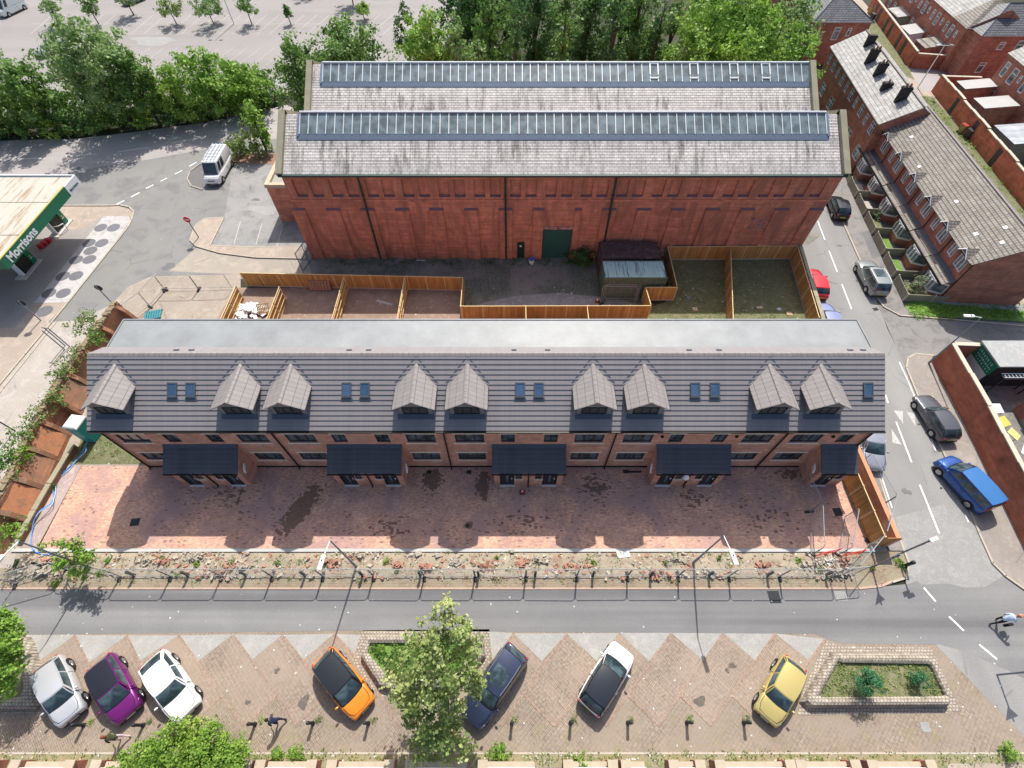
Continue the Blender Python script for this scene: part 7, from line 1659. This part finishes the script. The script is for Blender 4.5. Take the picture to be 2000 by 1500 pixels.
tpx('slender sapling standing between the access road and the annex', 520, 292, 188, 26, 'bright', 'tall', dens=.8)
tpx('grey green bush beside the annex wall', 500, 303, 236, 36, 'weed', 'bush', name='bush', cat='bush', trunk=False, lowest=.05)
tpx('low hedge bush along the annex parking bay', 462, 306, 272, 26, 'weed', 'bush', name='bush', cat='bush', trunk=False, lowest=.05)
def tw(label, cpx, top_py, Y, rpx, kind, shape='round', **k):
    """tree behind the warehouse: distance known, crown centre column and top surveyed"""
    h = CAM_H - Y/ (P(1000, top_py, 0).y/CAM_H); h = max(4, min(h, 18)); X = (cpx-1000)/PXM((0, Y, h*.65)); r = rpx/PXM((0, Y, h*.65))
    return tree(label, (X, Y), h, r, kind, shape, **k)
G2 = 'trees standing behind the brick warehouse'
tw('rounded tree just left of the warehouse roof corner', 588, 62, 64.5, 60, 'mid', group=G2); tw('large spreading tree behind the left end of the warehouse', 690, 32, 68, 82, 'mid', group=G2)
tw('second spreading tree behind the left part of the warehouse', 840, 8, 68, 66, 'bright', group=G2); tw('pale feathery birch behind the warehouse roof', 893, 8, 66.5, 46, 'birch', 'birch', group=G2); tw('small pale birch right of the feathery one', 937, 66, 66.5, 34, 'birch', 'birch', group=G2)
tw('dark bushy tree low behind the roof between two larger crowns', 765, 90, 64.5, 30, 'mid', 'bush', group=G2)
tw('tall shaded tree at the left edge of the dark wood', 925, -40, 80, 45, 'dark', 'round', group=G2); tw('deep green tree filling the gap behind the feathery birch', 905, -70, 88, 50, 'dark', 'round', group=G2)
tw('round dark evergreen at the car park edge behind the warehouse', 792, -6, 82, 32, 'dark', 'bush', group=G2, trunk=False)
for i, (x, ty, Y, r) in enumerate([(958,-60,72,52),(1005,-30,66,40),(1048,-90,75,55),(1100,-50,68,44),(1150,-90,75,52),(1200,-60,69,44),(1250,-90,76,50),(1288,-40,72,34),(985,-110,88,60),(1110,-130,90,60),(1230,-130,90,60)]):
    tw(f'tall dark tree in the wood behind the warehouse, {ORD[i+1]} from the left', x, ty, Y, r, 'dark' if i % 3 else 'mid', 'tall' if i % 2 else 'round', group='dark trees in the wood behind the warehouse', lowest=.1)
for i, (x, ty, Y, r, kd) in enumerate([(1350,70,65,50,'bright'),(1372,-20,69,72,'bright'),(1440,-60,72,85,'bright'),(1505,10,67,66,'bright'),(1552,60,66,44,'bright'),(1545,-30,76,50,'birch'),(1425,40,64.5,60,'bright'),(1320,-50,76,40,'birch')]):
    lb = ['low front lobe','broad left crown','highest central crown','right crown','lowest right crown touching the chimney terrace','pale rear right crown','front middle crown','pale rear left crown'][i]
    tw(f'bright green sycamore behind the warehouse, {lb}', x, ty, Y, r, kd, group='bright sycamores behind the right half of the warehouse', lowest=.15)
sheet('woodland_floor', [(-12,61),(46,61),(44,84),(44,130),(-9,130)], plain('leaf_litter',(.045,.05,.025),.95,var=.4,vs=1), .008, px=False)
cp = [(120,47,-6,22,'birch'),(193,47,-14,22,'mid'),(262,30,-40,28,'birch'),(345,47,-4,25,'weed'),(418,47,-8,33,'birch'),(492,47,-12,24,'mid'),(568,47,8,9,'mid'),(712,38,2,18,'yellow'),(600,-10,-60,26,'mid'),(690,10,-60,30,'mid')]
for i, (x, y, ty, r, kd) in enumerate(cp):
    tpx(f'small car park tree in the planted row, {ORD[i+1]} from the left', x, y, ty, r, kd, 'small' if r > 12 else 'tall', group='small trees in the car park rows', lowest=.42, dens=1.1)
# near trees
b = P(880,1318); bl = []
spec = [(868,1190,8.6,.55),(880,1212,8.2,.6),(855,1225,8.0,.75),(895,1235,7.6,.7),(815,1250,7.0,.75),(850,1262,7.4,.9),(905,1262,6.8,.75),(795,1275,6.2,.7),(875,1290,6.8,1.0),(830,1300,6.6,.95),(775,1325,5.4,.85),(915,1310,5.6,.8),(860,1335,5.8,1.1),(815,1345,5.2,1.0),(905,1345,4.8,.85),(925,1335,4.4,.6),(790,1355,4.6,.75),(850,1375,4.8,1.05),(890,1385,4.4,.9),(820,1395,4.2,.8),(860,1415,4.0,.95),(835,1440,3.4,.9),(880,1440,3.4,.85),(815,1455,3.0,.7),(895,1458,2.8,.7),(855,1466,2.8,.75)]
for (x, y, z, r) in spec:
    q = P(x, y, z); bl.append((q.x-b.x, q.y-b.y, z, r*1.02, r*1.02, r*.9))
tree('sprawling tree in cream blossom growing from the middle stone planter', (b.x, b.y), 8.5, 3, 'blossom', 'round', blobs=bl, leaf=.19, dens=1.0)
b = P(355,1500); bl = []
for (x, y, z, r) in [(300,1470,2.3,.85),(345,1450,2.8,.95),(400,1455,2.8,.95),(445,1470,2.4,.85),(270,1490,2.0,.8),(330,1495,2.4,1.1),(390,1495,2.6,1.1),(450,1498,2.2,.9),(240,1500,1.6,.6),(372,1425,2.7,.5),(360,1530,2.2,1.2),(430,1530,2.0,1.1),(290,1530,2.0,1.1)]:
    q = P(x, y, z); bl.append((q.x-b.x, q.y-b.y, z, r, r, r*.8))
tree('dense bright green bush tree rising from a front garden at the bottom edge', (b.x, b.y), 3.2, 2, 'yellow', 'bush', blobs=bl, leaf=.12, dens=2.2)
b = P(-10,1310); bl = []
for (x, y, z, r) in [(5,1215,4.2,.6),(10,1240,4.2,.8),(25,1262,3.8,.6),(0,1270,3.8,.9),(20,1290,3.3,.7),(-5,1310,3.0,.9),(12,1335,2.4,.6),(-20,1230,4.4,1.0),(0,1350,2.0,.5),(5,1205,4.4,.45)]:
    q = P(x, y, z); bl.append((q.x-b.x, q.y-b.y, z, r, r, r*.8))
tree('bright leafy tree overhanging the left edge planter', (b.x, b.y), 4.5, 2, 'bright', 'round', blobs=bl, leaf=.14, dens=1.8)
b = P(150,1105); bl = []
for (x, y, z, r) in [(145,1070,3.4,.5),(120,1065,3.0,.4),(160,1085,3.0,.6),(90,1065,2.4,.35),(140,1100,2.3,.65),(175,1100,2.2,.45),(118,1100,2.2,.5),(155,1118,1.4,.5),(150,1055,3.7,.3)]:
    q = P(x, y, z); bl.append((q.x-b.x, q.y-b.y, z, r, r, r*.8))
tree('young sycamore growing through the mesh fence at the left', (b.x, b.y), 3.6, 1.5, 'bright', 'small', blobs=bl, leaf=.17, dens=1.1)
for (x, y, r, h, kd, lb) in ((1668,1337,.85,2.4,'teal','larger round blue green conifer in the right planter'),(1774,1328,.52,1.6,'teal','smaller round blue green conifer in the right planter')):
    b = P(x, y); tree(lb, (b.x, b.y), h, r, kd, 'bush', blobs=[(0,0,h*.62,r*.8,r*.8,r*.75),(r*.35,.1,h*.6,r*.5,r*.5,r*.5),(-r*.3,-.1,h*.6,r*.5,r*.5,r*.5),(0,r*.3,h*.75,r*.5,r*.5,r*.4)], leaf=.075, name='shrub', cat='shrub', dens=.9)
b = P(1783,568); tree('large pale grey green bush in the corner front garden of the bay window terrace', (b.x, b.y), 1.9, 1.1, 'grey', 'bush', leaf=.12, name='bush', cat='bush', trunk=False, lowest=.1)
b = P(1708,425); tree('small grey green shrub in a front garden of the bay window terrace', (b.x, b.y), 1.1, .65, 'grey', 'bush', leaf=.11, name='shrub', cat='shrub', trunk=False, lowest=.1)
b = P(1138,512); tree('dark bramble bush beside the green roller door', (b.x, b.y), 1.9, 1.9, 'dark', 'bush', leaf=.13, name='bush', cat='bush', trunk=False, lowest=.05, ry=1.5)
for i, (x, y, r, kd, lb) in enumerate([(165,628,1.1,'weed','pale buddleia bush on top of the wall near the round sign'),(185,655,.7,'mid','green weed bush on the wall top below the buddleia'),(140,690,.8,'weed','straggly buddleia halfway down the wall top'),(115,720,.9,'weed','buddleia above the house ridge on the wall top'),(100,775,.8,'weed','weed bush on the wall top beside the first dormer'),(62,812,.8,'weed','yellow green weed bush on the wall top by the portable toilet'),(30,855,1.1,'mid','thick weed bush on the wall at the left edge'),(5,905,.9,'mid','dark weed bush at the left edge of the wall'),(8,1040,.8,'yellow','pale shrub at the left edge above the street lamp head'),(42,880,.5,'yellow','yellow flowering weed on the wall')]):
    q = P(x, y, 2.6); tree(lb, (q.x, q.y), 3.3 if i < 2 else 3.0, r, kd, 'bush', trunk=False, name='bush', cat='bush', lowest=.66, leaf=.14, dens=.35, ry=r*1.6, group='weed bushes growing on the old wall')
for i, (x, y, r, kd) in enumerate([(210,1095,.35,'bright'),(383,1100,.3,'bright'),(320,1092,.25,'weed'),(345,1122,.25,'weed'),(755,1097,.3,'yellow'),(775,1115,.25,'weed'),(640,1095,.25,'weed'),(540,1100,.3,'weed'),(455,1098,.25,'yellow'),(1320,1085,.3,'weed'),(1300,1100,.25,'weed'),(1405,1090,.25,'mid'),(1560,1095,.35,'yellow'),(1602,1112,.3,'weed'),(1640,1118,.3,'mid'),(1705,1110,.25,'weed'),(1758,1098,.45,'bright'),(105,1140,.35,'yellow'),(195,1118,.35,'yellow'),(970,1090,.25,'weed'),(1050,1095,.25,'weed'),(1160,1098,.25,'yellow'),(105,950,.3,'mid'),(60,1008,.4,'weed'),(118,918,.3,'mid'),(1680,975,.35,'weed')]):
    q = P(x, y, .2); tree(f'weed tuft rooted in the rubble strip or kerb, {ORD[i+1] if i < 24 else "one of the last"} counted in planting order' if False else 'small weed tuft growing in the rubble and kerbs of the building site', (q.x, q.y), .4, r*.85, kd, 'bush', trunk=False, name='weed', cat='weed', lowest=.1, leaf=.09, group='weed tufts in the rubble strip')
for i, (x, y) in enumerate(bx_):
    q = P(x+ (3 if i > 5 else 6), y-2); tree('weed tuft at the foot of a bollard in the paved row', (q.x+.12, q.y+.1), .14, .24, 'weed' if i % 3 else 'bright', 'bush', trunk=False, name='weed', cat='weed', lowest=.1, leaf=.06, group='weed tufts at the bollards')
for (x, y, r, lb) in ((743,1270,.35,'small ornamental grass clump in the middle planter'),(975,1472,.6,'fluffy green shrub against the bottom garden wall'),(1137,1495,.6,'bright shrub inside a front garden at the bottom edge'),(1972,1470,.55,'green tuft on the paving at the bottom right corner'),(575,1474,.5,'weedy tuft at the bottom wall left of the centre'),(540,1474,.4,'small weedy tuft beside the bottom wall pillars')):
    q = P(x, y, .3); tree(lb, (q.x, q.y), .8, r, 'bright', 'bush', trunk=False, name='shrub', cat='shrub', lowest=.1, leaf=.08)
# ground covers nobody could count
def cover(name, label, cat, region, n, size, kind, h=.12, z=0, seed=1):
    r = np.random.default_rng(seed); x0, x1, y0, y1 = region; bl = [(r.uniform(x0,x1), r.uniform(y0,y1), z+h*.5, .35, .3, h) for _ in range(n)]
    o = leaves_mesh(name, bl, n*26, size, LEAF[kind], seed); return tag(o, label, cat, kind='stuff')
ivb = []
r_ = np.random.default_rng(5)
A1 = [Vector(p) for p in PL(.5,(724,1257),(922,1256),(890,1310),(770,1325))]
for k in range(150):
    u, v = r_.random(), r_.random(); p = A1[0].lerp(A1[1],u).lerp(A1[3].lerp(A1[2],u),v); ivb.append((p.x,p.y,.42,.28,.28,.14))
tag(leaves_mesh('ground_ivy', ivb, 7000, .1, LEAF['mid'], 9), 'green ground ivy filling the middle stone planter', 'ground cover', kind='stuff')
A2 = [Vector(p) for p in PL(.5,(1642,1294),(1816,1298),(1842,1356),(1606,1358))]; gb_ = []
for k in range(160):
    u, v = r_.random(), r_.random(); p = A2[0].lerp(A2[1],u).lerp(A2[3].lerp(A2[2],u),v)
    if r_.random() < (.9 if u < .3 or u > .75 else .5): gb_.append((p.x,p.y,.33,.22,.22,.06))
tag(leaves_mesh('grass_tufts', gb_, 4500, .07, LEAF['weed'], 10), 'rough grass in the right stone planter', 'grass', kind='stuff')
cover('verge_weeds', 'weeds along the foot of the bottom garden walls', 'weeds', (-30,30,-1.8,-1.5), 260, .08, 'weed', .08, 0, 21)
cover('kerb_weeds', 'thin weeds along the rubble strip and street kerb', 'weeds', (-34,23,7.7,9.5), 230, .08, 'weed', .1, .08, 22)
cover('garden_grass', 'patchy grass in the fenced back gardens', 'grass', (14.8,25.3,24,36.5), 420, .09, 'weed', .05, 0, 23)
cover('corner_grass', 'patchy grass beside the left house end', 'grass', (-34,-28,16.4,21), 120, .09, 'weed', .05, 0, 24)
cover('verge_grass', 'bright grass verge at the gable end', 'grass', (37.8,50,31.2,33.0), 260, .1, 'bright', .08, .1, 25)
cover('yard_moss', 'dark weeds along the warehouse foot', 'weeds', (-19,8,38.6,39.5), 160, .1, 'dark', .08, 0, 26)
cover('lane_weeds', 'weeds in the rear lane beside the yard walls', 'weeds', (57.2,60,46,74), 90, .14, 'bright', .15, 0, 27)
# rubble: loose bricks and stones
random.seed(21); mats_r = [plain('rubble_red',(.40,.21,.15),.9,var=.2,vs=8), plain('rubble_grey',(.40,.355,.29),.9,var=.2,vs=8), plain('rubble_white',(.55,.52,.47),.9,var=.1,vs=8)]
heaps = [(random.uniform(-33,22.5), random.uniform(8.2,9.3), random.uniform(.35,1.1), random.uniform(.15,.4), random.choice((0,0,1,1,1,2))) for _ in range(30)]
for mi, (m, n, nm) in enumerate(zip(mats_r, (800, 1500, 260), ('broken_brick','broken_concrete','white_debris'))):
    mb = MB(); hp = [h for h in heaps if h[4] == mi] or heaps[:5]
    for k in range(n):
        s = random.choice((.25,.3,.4,.5,.6,.8,1.2))*(.7 if mi == 2 else 1); z = .1+random.random()*.06
        if random.random() < .62:
            h = random.choice(hp); a_ = random.uniform(0,6.28); q = abs(random.gauss(0,.6)); x = h[0]+math.cos(a_)*q*h[2]*1.6; y = h[1]+math.sin(a_)*q*h[2]*.6; z += max(0, h[3]*(1-q)*random.random())
        else: x = random.uniform(-33.4,23); y = random.uniform(7.85,9.55)
        x = max(-33.4, min(23, x)); y = max(7.85, min(9.58, y))
        mb.rbox((x,y,z),(.24*s*random.uniform(.6,1.5),.14*s*random.uniform(.7,1.4),.1*s),random.uniform(0,3),random.uniform(-.6,.6),random.uniform(-.6,.6))
    tag(mb.build(nm, m), ['broken red bricks','grey broken concrete lumps','white scraps of debris'][mi]+' scattered over the rubble strip', 'rubble', kind='stuff')
mb = MB()
for k in range(260):
    x = random.uniform(-30,30); y = random.choice((random.uniform(-2.1,7),random.gauss(-1.6,.12))); mb.rbox((x,y,.02),(random.uniform(.03,.12),random.uniform(.03,.08),.01),random.uniform(0,3))
for k in range(160):
    mb.rbox((random.uniform(-18,25), random.uniform(24,37), .03),(random.uniform(.05,.16),random.uniform(.04,.1),.02),random.uniform(0,3))
tag(mb.build('litter', plain('pale_litter',(.62,.62,.60),.8,var=.1)), 'small scraps of pale litter strewn on the paving and gardens', 'litter', kind='stuff')
for (x, y, sx, sy, h_, rz, lab) in ((818,1083,.45,.3,.25,.5,'pale concrete block on the rubble right of the first lamp'),(1000+0,1078,.3,.2,.2,.2,'brick lump on the rubble at the middle'),(262,1100,.25,.7,.15,.1,'upright pale timber baulk on the left rubble strip'),(858,1086,.5,.25,.15,.3,'tan concrete lump on the rubble by the second weed')):
    p = P(x, y); mb = MB(); mb.rbox((p.x,p.y,.2),(sx,sy,h_),rz,.2,.2); tag(mb.build('concrete_block', mats_r[1], bevel=.02), lab, 'block')
